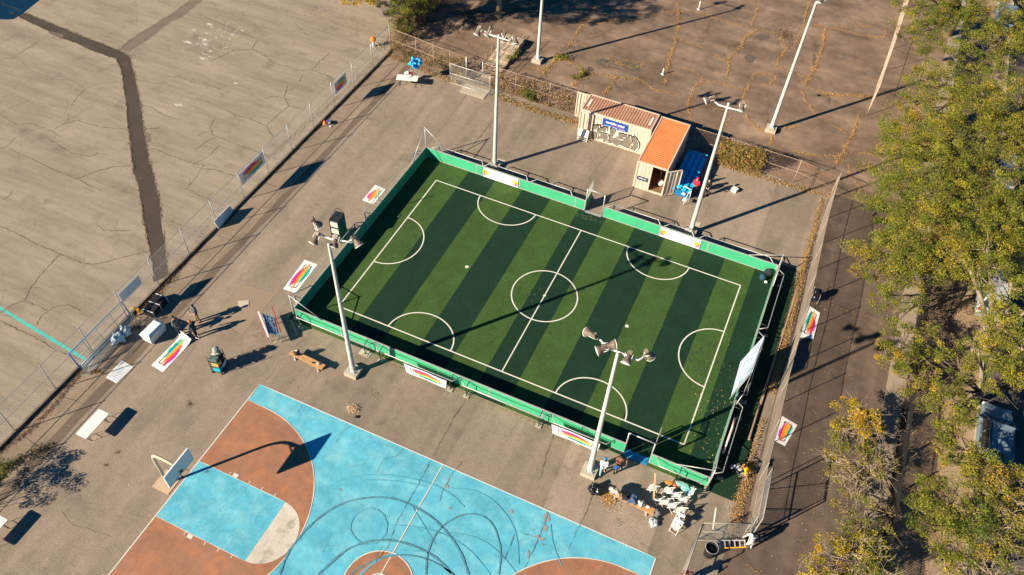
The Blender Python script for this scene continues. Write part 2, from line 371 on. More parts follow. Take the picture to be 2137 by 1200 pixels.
# ------------------------------------------------------------------ turf
TX0,TX1,TY0,TY1=-14.25,15.55,-9.15,8.93
turf_m=bpy.data.materials.new('turf'); turf_m.use_nodes=True
def turfnodes():
    n=turf_m.node_tree; b=n.nodes['Principled BSDF']; b.inputs['Roughness'].default_value=.8; b.inputs['Specular IOR Level'].default_value=.2
    g=n.nodes.new('ShaderNodeNewGeometry')
    ns=n.nodes.new('ShaderNodeTexNoise'); ns.inputs['Scale'].default_value=9; ns.inputs['Detail'].default_value=6; ns.inputs['Roughness'].default_value=.7; n.links.new(g.outputs['Position'],ns.inputs['Vector'])
    n2=n.nodes.new('ShaderNodeTexNoise'); n2.inputs['Scale'].default_value=.8; n2.inputs['Detail'].default_value=4; n.links.new(g.outputs['Position'],n2.inputs['Vector'])
    at_=n.nodes.new('ShaderNodeAttribute'); at_.attribute_name='Col'
    r=n.nodes.new('ShaderNodeMapRange'); r.inputs['From Min'].default_value=.32; r.inputs['From Max'].default_value=.68; r.inputs['To Min'].default_value=.72; r.inputs['To Max'].default_value=1.3; n.links.new(ns.outputs['Fac'],r.inputs['Value'])
    r2=n.nodes.new('ShaderNodeMapRange'); r2.inputs['From Min'].default_value=.3; r2.inputs['From Max'].default_value=.7; r2.inputs['To Min'].default_value=.86; r2.inputs['To Max'].default_value=1.14; n.links.new(n2.outputs['Fac'],r2.inputs['Value'])
    m=n.nodes.new('ShaderNodeMath'); m.operation='MULTIPLY'; n.links.new(r.outputs[0],m.inputs[0]); n.links.new(r2.outputs[0],m.inputs[1])
    v=n.nodes.new('ShaderNodeVectorMath'); v.operation='SCALE'; n.links.new(at_.outputs['Color'],v.inputs[0]); n.links.new(m.outputs[0],v.inputs['Scale']); n.links.new(v.outputs[0],b.inputs['Base Color'])
    bn=n.nodes.new('ShaderNodeBump'); bn.inputs['Strength'].default_value=.4; bn.inputs['Distance'].default_value=.02; n3=n.nodes.new('ShaderNodeTexNoise'); n3.inputs['Scale'].default_value=60; n.links.new(g.outputs['Position'],n3.inputs['Vector']); n.links.new(n3.outputs['Fac'],bn.inputs['Height']); n.links.new(bn.outputs[0],b.inputs['Normal'])
turfnodes()
DG=(.009,.034,.017); LG=(.046,.094,.021)
# stripe boundaries measured along the far touch line (world x)
xbs=[TX0,-12.4,-10.1,-7.83,-5.58,-3.27,-.96,1.22,3.42,5.72,8.0,10.25,12.42,TX1]
cols=[(.052,.088,.027)]+[LG if i%2==0 else DG for i in range(11)]+[DG]
tv=[];tc=[]
nyc=[TY0,-8.0,TY1]
for i in range(len(xbs)-1):
    c=cols[i]
    tv.append([(xbs[i],TY0,.03),(xbs[i+1],TY0,.03),(xbs[i+1],TY1,.03),(xbs[i],TY1,.03)]); tc.append(c)
quads('turf',np.array(tv),np.array(tc),turf_m,kind='structure')
MB().poly([(14.0,8.93),(15.3,8.93),(15.1,10.2),(14.0,10.2)],.012).build('turf_offcut',mat('turf_dark',(.018,.045,.028),(.03,.06,.03),scale=9),kind='structure')
eb=MB()
for a,b_ in (((TX0,TY0),(TX1,TY0)),((TX1,TY0),(TX1,TY1)),((TX1,TY1),(TX0,TY1)),((TX0,TY1),(TX0,TY0))): eb.add([(a[0],a[1],0),(b_[0],b_[1],0),(b_[0],b_[1],.03),(a[0],a[1],.03)],[(0,1,2,3)])
eb.build('turf_edge',MATS['turf_dark'],kind='structure')
# turf seams
sm=MB()
for x,y0,y1 in ((-12.95,TY0,TY1),(-13.35,TY0,TY1),(-11.9,-6,6)): sm.ribbon([(x,y0),(x,y1)],.02,.033)
sm.build('turf_seam',mat('seam',(.02,.04,.02)),kind='structure')
sc_=MB(); rgt=random.Random(12)
for (x,y,rx,ry,n_) in [(0,8.3,1.3,.5,26),(9.5,-8.3,1.2,.6,22),(-11,0,.9,2,18),(11,0,.9,2,18),(0,0,2,2,18)]:
    for _ in range(n_):
        a,b2=x+rgt.gauss(0,.6)*rx,y+rgt.gauss(0,.6)*ry; q=rgt.uniform(.05,.2)
        if abs(a)<13.4 and abs(b2)<8.6: sc_.poly([(a+q*math.cos(t)*(w_:=rgt.uniform(.3,1.2)),b2+q*.8*math.sin(t)*w_) for t in np.linspace(0,5.9,12)],.0315+.00002*_)
sc_.build('turf_scuffs',mat('turf_scuff',(.050,.075,.034),(.030,.055,.026),scale=7,grain=.3),kind='structure')
# pitch lines
pl=MB(); W_=.085; zl=.034
def ell(cx,cy,rx,ry,a0,a1,n=40): return [(cx+rx*math.cos(R(a0+(a1-a0)*i/n)),cy+ry*math.sin(R(a0+(a1-a0)*i/n))) for i in range(n+1)]
a,b_=11.87,6.88
pl.ribbon([(-a-.04,b_),(a+.04,b_)],W_,zl); pl.ribbon([(-a-.04,-b_),(a+.04,-b_)],W_,zl)
pl.ribbon([(a,-b_+.045),(a,b_-.045)],W_,zl); pl.ribbon([(-a,-b_+.045),(-a,b_-.045)],W_,zl)
pl.ribbon([(0,-b_+.045),(0,b_-.045)],W_*.9,zl+.003); pl.ribbon(ell(0,0,2.24,2.24,0,360,64),W_,zl+.006)
for s in(-1,1):
    pl.ribbon(ell(s*11.83,0,2.25,2.4,90 if s>0 else -90,270 if s>0 else 90),W_,zl+.006)
    for x in(-5.87,5.9): pl.ribbon(ell(x,s*6.86,2.26,2.05,0,-180*s),W_,zl+.006)
for x,r in((-5.85,.13),(5.91,.13),(0,.1)): pl.poly(ell(x,0,r,r,0,350,14),zl+.009)
pl.build('pitch_markings',mat('line_white',(.74,.70,.60),(.64,.62,.52),rough=.8,scale=6,grain=.12),kind='structure')
# ------------------------------------------------------------------ basketball court
CX0,CX1,CY1=-12.9,12.45,-14.17; CYC=-21.75; CY0=CYC*2-CY1
def courtmat(name,c1,c2,c3,t3=(.6,.75),gr=.09):
    mat(name,c1,c2,rough=.75,scale=.7,grain=gr,gscale=22,c3=c3,s3=.9,t3=t3,det=7,spec=.3)
    return groundmat(name,c1,c2,c3,grain=gr,streak=[((.25,.7,1),.4,.88,1.08),((2.2,2.2,1),0,.9,1.07),((7,1.2,1),.2,.95,1.04)],veins=(.4,.008,.72))
M_blue=courtmat('court_blue',(.125,.49,.60),(.085,.39,.51),(.22,.56,.62),(.45,.75),.13)
M_brn=courtmat('court_brown',(.36,.175,.10),(.29,.145,.09),(.47,.19,.08),(.45,.85),.14)
M_cw=courtmat('court_white',(.62,.58,.47),(.55,.50,.40),(.27,.25,.18),(.56,.68),.1)
sheet('court_paint',[(CX0,CY0),(CX1,CY0),(CX1,CY1),(CX0,CY1)],.005,M_blue)
hr=6.33; xc=-11.6
def arc3(s):
    P=[(s*12.9 if s<0 else s*12.45,CYC+hr)]; P+= [(s*(11.6 if s<0 else 11.2)-s*hr*1.0*math.sin(R(t)),CYC+hr*math.cos(R(t))) for t in range(0,181,5)]; P+=[(s*12.9 if s<0 else s*12.45,CYC-hr)]; return P
for s in(-1,1): polyobj(arc3(s),.010,M_brn,'court_paint')
kx=-7.08; kh=1.83
for s,x0,x1 in((-1,-12.9,kx),(1,12.45,6.6)):
    sheet('court_paint',[(min(x0,x1),CYC-kh),(max(x0,x1),CYC-kh),(max(x0,x1),CYC+kh),(min(x0,x1),CYC+kh)],.015,M_blue)
    polyobj([(x1-s*1.75*math.sin(R(t)),CYC+1.82*math.cos(R(t))) for t in range(0,181,6)],.015,M_cw,'court_paint')
polyobj(ell(-.2,CYC,1.83,1.83,0,354,60),.010,M_brn,'court_paint'); polyobj(ell(-.2,CYC,.62,.62,0,350,36),.015,M_blue,'court_paint')
cl=MB(); z=.020
cl.ribbon([(CX0,CY1+.0),(CX1,CY1)],.07,z,wj=.1,step=1); cl.ribbon([(CX0,CY0),(CX0,CY1-.036)],.07,z,wj=.1,step=1); cl.ribbon([(CX1,CY0),(CX1,CY1-.036)],.07,z)
cl.ribbon([(-.35,CY1-.036),(-.35,CY0)],.06,z+.004); cl.ribbon(ell(-.2,CYC,1.83,1.83,0,360,60),.06,z+.008); cl.ribbon(ell(-.2,CYC,.62,.62,0,360,30),.05,z+.008)
for s in(-1,1):
    cl.ribbon(arc3(s),.05,z,wj=.3)
    for t in(-1,1):
        x0=-12.9 if s<0 else 12.45
        cl.ribbon([(x0-s*.05,CYC+t*kh),((kx if s<0 else 6.6),CYC+t*kh)],.035,z,wj=.4,step=.4)
        xb_=x0-s*2.4
        cl.poly([(xb_-.16,CYC+t*(kh+.03)),(xb_+.16,CYC+t*(kh+.03)),(xb_+.16,CYC+t*(kh+.25)),(xb_-.16,CYC+t*(kh+.25))][::t],z+.004)
        for dx in(2.05,3.35,4.2,5.05): cl.ribbon([(x0-s*dx,CYC+t*(kh+.03)),(x0-s*dx,CYC+t*(kh+.2))],.05,z+.004)
cl.build('court_lines',mat('worn_white',(.70,.66,.56),(.58,.55,.47),rough=.8,scale=5,grain=.12),kind='structure')
# tyre marks
tm=MB(); tm2=MB()
def zr(ox,oy,pts,z=0): return [gp(*p,z) for p in zz(ox,oy,ZS,pts)]
def smooth(P,k=2):
    for _ in range(k):
        Q=[P[0]]
        for a,b in zip(P[:-1],P[1:]): Q+=[(a[0]*.75+b[0]*.25,a[1]*.75+b[1]*.25),(a[0]*.25+b[0]*.75,a[1]*.25+b[1]*.75)]
        P=Q+[P[-1]]
    return P
arcs=[((700,800),[(-345,1187),(-298,1050),(-228,960),(-148,870),(-38,785),(59,738),(120,722),(200,708),(300,706),(400,725),(500,770),(600,830),(680,910),(750,1000),(790,1080),(825,1187)],.13),
 ((700,800),[(560,1187),(565,1080),(590,990),(640,905),(720,840),(820,805),(920,820),(980,880),(1010,960),(1028,1050),(1012,1187)],.10),
 ((700,800),[(-110,1190),(-48,1130),(20,1070),(100,1010),(250,970),(380,975),(520,1020),(640,1090),(720,1187)],.15),
 ((700,800),[(90,1187),(200,1110),(340,1065),(480,1065),(600,1100),(700,1160),(735,1190)],.10)]
for (o,P,w_) in arcs: tm.ribbon(smooth(zr(*o,P)),w_*.8,.031,wj=.35)
thin=[((700,800),[(0,610),(100,580),(200,565),(400,575),(600,620),(720,690),(800,770)]),((700,800),[(450,970),(600,930),(740,925),(900,960),(1020,1050),(1130,1187)]),
 ((700,800),[(85,900),(110,820),(205,765),(290,800),(325,880),(300,960),(205,1010),(120,970),(85,900)]),((700,800),[(700,650),(850,660),(960,710),(1050,800),(1110,900),(1130,1000),(1135,1120)]),
 ((700,800),[(330,880),(480,885),(640,920),(780,990),(880,1080),(960,1187)]),((700,800),[(0,640),(150,600),(350,600),(560,640)]),((700,800),[(150,1187),(260,1090),(400,1040),(560,1040)]),
 ((700,800),[(1330,870),(1345,1000),(1400,1130)]),((700,800),[(460,740),(560,900),(620,1000)])]
for (o,P) in thin: tm2.ribbon(smooth(zr(*o,P)),rnd.uniform(.03,.10),.027,wj=.5)
tm.build('tyre_marks',mat('rubber_mark',(.07,.17,.21),(.095,.30,.38),rough=.8,scale=3.5,grain=.35),kind='structure')
tm2.build('tyre_marks',mat('rubber_faint',(.085,.36,.46),(.11,.44,.54),rough=.8,scale=2,grain=.2),kind='structure')
# rust patches where the blue paint has gone
rp=MB()
for (x,y,w_,h_) in [(690,640,14,22),(1090,795,16,14),(1310,830,26,40),(1300,900,20,30),(1275,965,30,14),(1195,1060,10,30),(25,660,12,8),(1285,1000,8,8),(710,775,12,12),(1250,950,20,10)]:
    P=[(x+w_*math.cos(t)*rg.uniform(.5,1.15),y+h_*math.sin(t)*rg.uniform(.5,1.15)) for t in np.linspace(0,5.9,11)]
    rp.poly([gp(*p) for p in zz(700,800,ZS,P)],.0245)
rp.build('worn_paint',mat('worn_patch',(.33,.24,.18),(.20,.36,.40),rough=.9,scale=5),kind='structure')
# ------------------------------------------------------------------ cracks
ck=MB()
CT=[[(0,705),(40,735),(100,770),(200,765),(300,800),(380,850)],[(335,800),(400,765),(480,745),(560,770),(660,790),(790,800)],[(300,860),(380,910),(450,950),(560,970),(610,945)],[(50,920),(200,985),(330,1050),(480,1110),(560,1150),(640,1187)],[(480,1105),(600,1060),(700,1035),(810,1025)],[(0,365),(80,360),(150,310),(190,290),(240,250)],[(530,550),(480,600),(440,655)],[(840,490),(960,520),(1020,510)],[(1030,470),(1110,480),(1220,515),(1300,530),(1370,555)],[(850,660),(920,655),(1010,710)],[(1215,605),(1330,650),(1450,710),(1560,740),(1650,780),(1690,850)],[(1650,780),(1720,710),(1790,655),(1900,680)],[(1790,655),(1760,600),(1780,530)],[(1635,610),(1700,595),(1800,620)],[(1330,735),(1300,790),(1320,840),(1450,890),(1600,945),(1720,990)],[(1335,850),(1270,880),(1210,930)],[(905,930),(960,920),(1060,965),(1190,1010),(1270,1025),(1240,1045),(1330,1050),(1400,1075),(1455,1090)],[(1190,1020),(1290,970),(1355,905)],[(1220,85),(1340,135),(1470,190),(1590,245),(1680,280)],[(1590,250),(1560,300),(1640,345),(1690,390),(1800,420),(1850,440),(1930,430),(2050,480)],[(1300,380),(1390,340),(1450,310),(1560,305)],[(1932,435),(1980,380),(2040,330)],[(970,0),(1040,25),(1090,45)],[(1060,90),(1240,135)],[(1250,0),(1380,50)],[(820,340),(880,325)],[(0,920),(40,910),(100,850)],[(1850,510),(1870,470)],[(890,800),(1000,790)],[(1820,140),(1900,215),(1990,240)]]
CT2=[[(130,380),(200,440),(330,490),(450,500),(530,550),(600,520),(740,510)],[(1010,710),(1100,740),(1200,780)],[(600,945),(700,970)],[(830,720),(900,760)],[(1000,1130),(1100,1160),(1200,1187)],[(1240,1050),(1200,1120),(1160,1160)],[(0,700),(100,650),(180,620)]]
C4=[[(0,215),(90,250),(200,310),(370,385),(440,415),(520,445),(590,450),(680,430),(800,395),(920,370)],[(370,390),(300,460),(230,540),(180,610),(155,675),(80,700),(0,750)],[(155,675),(210,700),(260,720),(300,735),(360,710),(430,700),(500,740)],[(300,735),(250,780),(220,840)],[(0,800),(100,850),(190,890),(270,930),(340,980),(430,1010),(490,1040)],[(590,200),(650,240),(820,240)],[(1180,0),(1300,50),(1400,90)],[(1050,180),(1180,230),(1300,280)],[(0,60),(60,20),(80,0)]]
z1=TZ+.008
GP=[];GC=[]
GRC=[(.20,.17,.05),(.13,.13,.035),(.30,.22,.09),(.10,.085,.04)]
for k,P in enumerate(CT+CT2): 
    W=zr(0,0,P,TZ); ck.ribbon(W,.036 if k<len(CT) else .018,z1,wj=.8,jit=.05,step=.14)
for P in C4: W=zr(0,400,P,TZ); ck.ribbon(W,.038,z1,wj=.8,jit=.05,step=.14)
for o,P in [((0,0),CT[10]),((0,0),CT[14]),((0,0),CT[16]),((0,0),CT[18]),((0,0),CT[19]),((0,400),C4[0]),((0,400),C4[4]),((0,0),CT[4]),((0,0),CT[2])]:
    q,c=tufts(zr(*o,P,TZ),.035,26,.05,.015,TZ,GRC,[2,3,1,3]); GP.append(q);GC.append(c)
q,c=tufts(L1,.07,60,.09,.03,TZ,GRC,[2,3,1,4]); GP.append(q);GC.append(c)
q,c=tufts(R1,.07,60,.09,.03,TZ,GRC,[2,3,1,4]); GP.append(q);GC.append(c)
q,c=tufts(B2[:4],.06,50,.08,.03,TZ,GRC,[2,3,1,4]); GP.append(q);GC.append(c)
CM=[[(820,80),(740,200),(640,380),(610,450)],[(590,480),(500,650),(440,750),(370,880),(330,1000),(250,1110)],[(790,480),(720,560),(660,680),(640,740)],[(1350,310),(1300,460),(1270,600)],[(1320,800),(1290,880),(1240,1000),(1170,1150)],[(1600,660),(1560,780),(1500,900),(1440,1030)],[(1110,930),(1080,1010),(1040,1100)],[(430,400),(380,450),(300,470),(250,560)],[(0,370),(40,300),(110,255)],[(100,520),(180,500),(200,470)],[(290,1010),(250,1080),(260,1150)],[(1130,920),(1220,950),(1260,970)],[(1530,870),(1500,900)]]
for k,P in enumerate(CM): ck.ribbon(zr(700,800,P),.02 if k<7 else .013,.0345,wj=.7,jit=.03,step=.15)
CM2=0
CM3=[[(1500,570),(1715,630)],[(1715,630),(1500,890)],[(1500,570),(1340,750)],[(1500,890),(1400,830)],[(1500,900),(1490,960),(1510,1000)],[(1060,1187),(1250,880),(1340,750)],[(1900,1150),(2000,1000),(2060,930)]]
for P in CM3: ck.ribbon(zr(0,400,P),.016,.003,wj=.6,jit=.02,step=.15)
polyobj(zr(0,400,[(1500,570),(1715,630),(1500,890),(1330,770)]),.0015,G_sand,'asphalt_patch')
for P in [[(0,620),(120,500),(300,300)],[(830,560),(700,740),(560,900)],[(980,740),(870,880),(760,1000)],[(1180,760),(1060,970)],[(1720,920),(1640,1010),(1560,1120)],[(1020,690),(760,1010)]]: ck.ribbon(zr(700,0,P),.025,.003,wj=.6,jit=.03,step=.2)
for P in [[(1840,130),(1830,80),(1860,0)],[(1400,440),(1300,560),(1180,740)],[(380,780),(440,870),(540,900),(700,950)]]: ck.ribbon(zr(0,800,P),.02,.003,wj=.6,jit=.03,step=.2)
for P in [[(-24.6,17.5),(-24.2,13)],]: pass
ck.build('ground_cracks',mat('crack',(.085,.066,.044),(.13,.105,.06),rough=.95,scale=3),kind='structure')
DRYC2=[(.52,.28,.09),(.42,.23,.08),(.60,.38,.15),(.32,.19,.07)]
# overgrown cracks of the brown courts
CU=[([(130,80),(260,125),(400,160),(500,185),(600,205),(650,260),(660,310),(610,380),(600,480),(560,525),(450,530)],1),([(480,190),(410,230),(380,300),(300,370),(310,430),(280,520)],1.6),([(0,240),(60,265),(150,300),(230,345),(290,375)],.7),([(470,455),(430,530),(400,600),(390,640)],1.3),([(470,455),(600,460)],.8),([(0,410),(100,450),(160,500),(280,525),(400,560)],.7),([(150,500),(90,550),(50,660),(80,750)],1.2),([(500,0),(480,80),(450,160)],1),([(810,0),(780,100),(760,200),(700,300)],1),([(830,150),(1000,185),(1130,220),(1270,235)],1),([(1000,165),(1130,160),(1280,180),(1270,240)],1),([(910,170),(890,270),(850,400),(800,490),(770,520)],2.2),([(770,520),(830,560),(940,590),(1060,590),(1175,600)],2.2),([(760,560),(780,620),(830,690),(850,710)],1),([(740,360),(820,380)],.6),([(850,710),(940,770),(1040,830)],.6),([(1110,720),(1080,830),(1010,950),(970,1020)],2.0),([(690,930),(800,960),(970,970),(1040,960),(1150,950),(1300,980),(1400,1010)],1.4),([(575,830),(570,900)],1.4),([(410,700),(440,760),(500,800),(570,820),(620,800),(740,780)],1.6),([(280,800),(320,720)],1),([(760,1010),(850,1060),(950,1100)],.9),([(0,75),(60,70),(130,80)],1.2),([(1050,1020),(1060,1080),(1130,1187)],.9),([(160,640),(250,680),(330,700)],.7),([(620,420),(720,450),(790,490)],1.2)]
for P,wd in CU:
    W=zr(1417,0,P); ck2=tufts(W,.15*wd,190*wd,.075,.025*wd,0,DRYC2,[4,3,3,2]); GP.append(ck2[0]); GC.append(ck2[1])
CU2=[([(1440,290),(1500,200),(1560,100),(1610,40)],1.6),([(1560,160),(1700,135),(1850,120),(2000,90),(2130,60)],.8),([(1700,130),(1740,30)],1.4),([(1480,260),(1580,300)],.6),([(1650,320),(1750,390),(1850,430),(1900,400)],1.3),([(2120,20),(2125,150),(2100,280),(2060,400),(2040,520)],1.8),([(1280,470),(1330,400),(1400,360),(1470,390),(1530,450),(1600,470)],3.0),([(1530,460),(1520,510),(1470,530)],2.5),([(1740,480),(1700,540),(1660,590)],2.4),([(1780,370),(1900,390),(2000,380)],.6),([(1640,460),(1750,480),(1880,490),(1960,550),(2130,590)],1.3),([(1830,60),(1860,0)],1),([(1190,410),(1280,440),(1350,390)],1)]
for P,wd in CU2:
    q,c=tufts(zr(700,0,P),.15*wd,190*wd,.075,.025*wd,0,DRYC2+[(.16,.19,.04)],[4,3,3,2,1.5]); GP.append(q);GC.append(c)
CU3=[((1417,400),[(1050,0),(1130,60),(1180,80)],1.6),((1417,400),[(930,690),(1030,740),(1150,770),(1250,800),(1340,830)],1.1),((1417,400),[(1060,870),(1050,950),(1040,1050)],.6),((1417,800),[(680,60),(780,120),(880,210)],.7),((1417,800),[(850,700),(830,850),(820,950),(790,1150)],.7),((1417,800),[(370,1080),(430,1120),(500,1187)],1.2),((1417,400),[(150,160),(190,60)],.8)]
for o,P,wd in CU3:
    q,c=tufts(zr(*o,P),.07*wd,60*wd,.06,.02*wd,.004,gap=True); GP.append(q);GC.append(c)
# dry weeds along fences and kerbs
def weeds(P,width,dens,size=.12,h=.12,z=0,cols=DRYC,ws=DRYW):
    q,c=tufts(P,width,dens,size,h,z,cols,ws,gap=False); GP.append(q);GC.append(c)
weeds([(15.4,18.3),(15.5,15),(15.45,12)],.22,260,.10,.08); weeds([(15.45,12),(15.6,7),(15.75,3),(15.75,-1)],.26,420,.10,.10); weeds([(15.5,14),(15.6,9),(15.7,5)],.15,120,.11,.2)
weeds([(15.75,-3),(15.7,-6.5)],.2,120); weeds([(15.85,-6.5),(15.75,-9),(15.85,-11.3)],.36,480,.11,.12)
weeds([(16.1,18.9),(12,18.7),(6.5,18.6)],.25,190); weeds([(-4.8,18.3),(-8,18.2),(-12.4,18.5)],.4,330,cols=DRYC+[(.13,.15,.04)],ws=DRYW+[2]); weeds([(-15.8,18.6),(-17.3,18.7),(-20,19.0),(-22.8,19.4)],.35,230,cols=DRYC+[(.13,.15,.04)],ws=DRYW+[2])
BRC=[(.12,.07,.04),(.18,.10,.055),(.08,.05,.03),(.24,.13,.07)]; BW=[3,3,2,1]
weeds([gp(*p) for p in [(340,600),(370,570),(430,500),(470,445),(560,370),(640,285),(720,205)]],.12,60,.09,.03,0,BRC,BW)
weeds([gp(*p) for p in [(300,640),(335,600),(365,570)]],.45,420,.10,.05,0,BRC+[(.16,.16,.05)],BW+[1])
weeds([gp(*p) for p in [(190,775),(215,778)]],.18,260,.10,.05,0,DRYC,DRYW)
weeds([gp(*p) for p in [(0,945),(60,900),(110,850),(150,800),(175,770)]],.22,160,.09,.03,0,BRC,BW)
weeds([gp(*p,TZ) for p in [(330,590),(400,520),(470,430)]],.4,60,.07,.02,TZ,BRC,BW); weeds([gp(*p,TZ) for p in [(560,330),(640,260),(720,190),(790,120)]],.35,110,.08,.02,TZ,BRC+DRYC,BW+[1,1,1,1,1])
weeds([(-24.0,20),(-24.0,26),(-23.4,34)],1.2,260,.16,.08,TZ,DRYC+[(.14,.16,.04)],DRYW+[3]); weeds([gp(*p,TZ) for p in [(640,20),(700,40),(770,60)]],1.6,90,.09,.02,TZ,DRYC,DRYW)
weeds([(0,-9.3),(4,-9.35),(8,-9.35),(-7,-9.4),(0,-9.3)],.08,30,.07,.015,0,DRYC,DRYW); weeds([(23.6,-30),(23.6,20),(23.6,40)],.2,110,.14,.1,0,BRC+DRYC,BW+[2,1,1,1,1])
weeds([(25.6,-30),(25.6,55)],1.1,150,.12,.04,0,DRYC+BRC,DRYW+BW)
for (px,py,w_,n_,cl) in [(395,843,.22,90,BRC),(430,985,.1,20,BRC),(242,945,.10,60,GRC),(219,971,.10,40,BRC),(780,820,.3,60,BRC),(1262,1010,.2,60,DRYC),(1290,1090,.25,40,GRC)]:
    g0=gp(px,py); q,c=tufts([g0,(g0[0]+.1,g0[1]+.05)],w_,n_*9,.07,.02,0,cl,[1]*len(cl),gap=False); GP.append(q);GC.append(c)
weeds([gp(*p) for p in [(0,985),(40,960),(80,940),(110,932)]],.35,260,.12,.10,0,[(.10,.09,.04),(.16,.10,.05),(.07,.08,.03)],[3,2,3])
quads('dry_grass',np.concatenate(GP),np.concatenate(GC),DRY,kind='stuff')
# fallen leaves
n=1500; C=np.column_stack([nr.uniform(16.5,27,n),nr.uniform(-25,50,n),np.full(n,.02)]); 
n2=900; D=np.column_stack([nr.uniform(-40,-20,n2),nr.uniform(14,40,n2),np.where(True,TZ+.02,0)*np.ones(n2)]); D=D[(D[:,0]<-23.9)]
n3=260; E_=np.column_stack([nr.normal(13.2,1.1,n3),nr.normal(-5.5,2.6,n3),np.full(n3,.05)]); E_=E_[(E_[:,0]>9)&(E_[:,0]<15.4)&(E_[:,1]>-9)]
n4=500; F_=np.column_stack([nr.uniform(-22,16,n4),nr.uniform(-30,19,n4),np.full(n4,.02)])
F_=F_[~((F_[:,0]>-13)&(F_[:,1]<-14)) & ~((np.abs(F_[:,0])<14.3)&(np.abs(F_[:,1])<9.2))]
C=np.concatenate([C,D,E_,F_]); quads('fallen_leaves',randquads(C,.06,.05,.9),pal(len(C),[(.5,.33,.10),(.45,.38,.18),(.3,.15,.06),(.6,.5,.3)],[3,2,2,1]),DRY,kind='stuff')
# concrete strip and worn gutter along the left kerb
sheet('pavement_strip',[(-23.3,-40),(-21.35,-40),(-21.3,19.2),(-23.3,19.3)],.003,groundmat('strip_concrete',(.33,.255,.18),(.26,.20,.14),(.17,.13,.09),grain=.14,streak=[((1.2,.4,1),0,.82,1.15)]))
polyobj(jag([(-21.35,-40),(-21.32,-10),(-21.3,0),(-21.3,19.0)],1.2,.12)+jag([(-20.75,19.0),(-20.8,2),(-20.75,-40)],1.2,.05),.007,groundmat('worn_gutter',(.20,.15,.105),(.16,.12,.085),(.11,.08,.06),grain=.2),'gutter')
jb=MB()
for k,y in enumerate(range(-38,19,3)): jb.ribbon([(-23.3,y+rnd.uniform(-.2,.2)),(-21.4,y+rnd.uniform(-.3,.3))],.03,.0115,wj=.6,jit=.04,step=.3)
jb.build('pavement_joints',MATS['crack'],kind='structure')
dk_=MB(); dk_.ribbon([(-23.22,y) for y in range(-40,20,2)],.16,.012,wj=.5,jit=.03,step=.4); dk_.build('kerb_grime',mat('grime',(.045,.035,.026),(.09,.07,.05),rough=.95,scale=2),kind='structure')
# dark damp stains and light concrete pads
st=MB()
for (x,y,w_,h_) in [(1650,385,55,22),(1800,400,60,25),(1720,370,30,18)]: st.poly([gp(*p) for p in zz(700,0,ZS,[(x+w_*math.cos(t)*rg.uniform(.5,1.1),y+h_*math.sin(t)*rg.uniform(.5,1.1)) for t in np.linspace(0,5.9,13)])],.004)
for (x,y,w_,h_) in [(440,360,50,28),(520,230,45,22),(900,590,45,12),(850,590,30,10),(930,620,12,30),(840,380,14,60),(960,820,8,8),(870,700,5,5)]: st.poly([gp(*p) for p in zz(1417,0,ZS,[(x+w_*math.cos(t)*rg.uniform(.6,1.1),y+h_*math.sin(t)*rg.uniform(.6,1.1)) for t in np.linspace(0,5.9,13)])],.004)
for (cx_,cy_,rx,ry,n_) in [(1735,400,150,32,26),(1850,410,60,30,10),(1480,290,60,12,8)]:
    for _ in range(n_):
        x,y=cx_+rg.gauss(0,.5)*rx,cy_+rg.gauss(0,.5)*ry; a_,b2=rg.uniform(8,34),rg.uniform(3,9)
        st.poly([gp(*p) for p in zz(700,0,ZS,[(x+a_*math.cos(t)*rg.uniform(.4,1.2),y+b2*math.sin(t)*rg.uniform(.4,1.2)+a_*.3*math.cos(t)) for t in np.linspace(0,5.9,15)])],.0045+.00002*_)
st.build('damp_stains',mat('damp',(.155,.12,.085),(.095,.08,.058),rough=.8,scale=3,grain=.2),kind='structure')
for i,(px,py,w_,d_,rz,z0,lab) in enumerate([(508,634,.75,.55,.6,0,'pale rectangular utility cover in the asphalt near the three standing people'),(1287,924,.75,.6,0,0,'pale rectangular utility cover beside the front light pole near the gate'),(1045,337,.7,.5,0,0,'pale square utility cover behind the back left light pole'),(762,737,.75,.45,0,0,'pale utility cover lying against the front barrier right of the light pole'),(1455,468,.5,.5,0,0,'small pale utility cover behind the back right light pole')]):
    c=at(px,py); r=empty('utility_cover',(c.x,c.y,0),rz,lab,'manhole cover','utility covers set in the asphalt')
    MB().box((0,0,.012),(w_,d_,.024)).build('frame',M_conc,r); MB().box((0,0,.028),(w_*.8,d_*.76,.008)).box((0,0,.034),(w_*.12,.03,.004)).build('lid',mat('lid_concrete',(.55,.49,.38),(.47,.42,.33),scale=5),r)
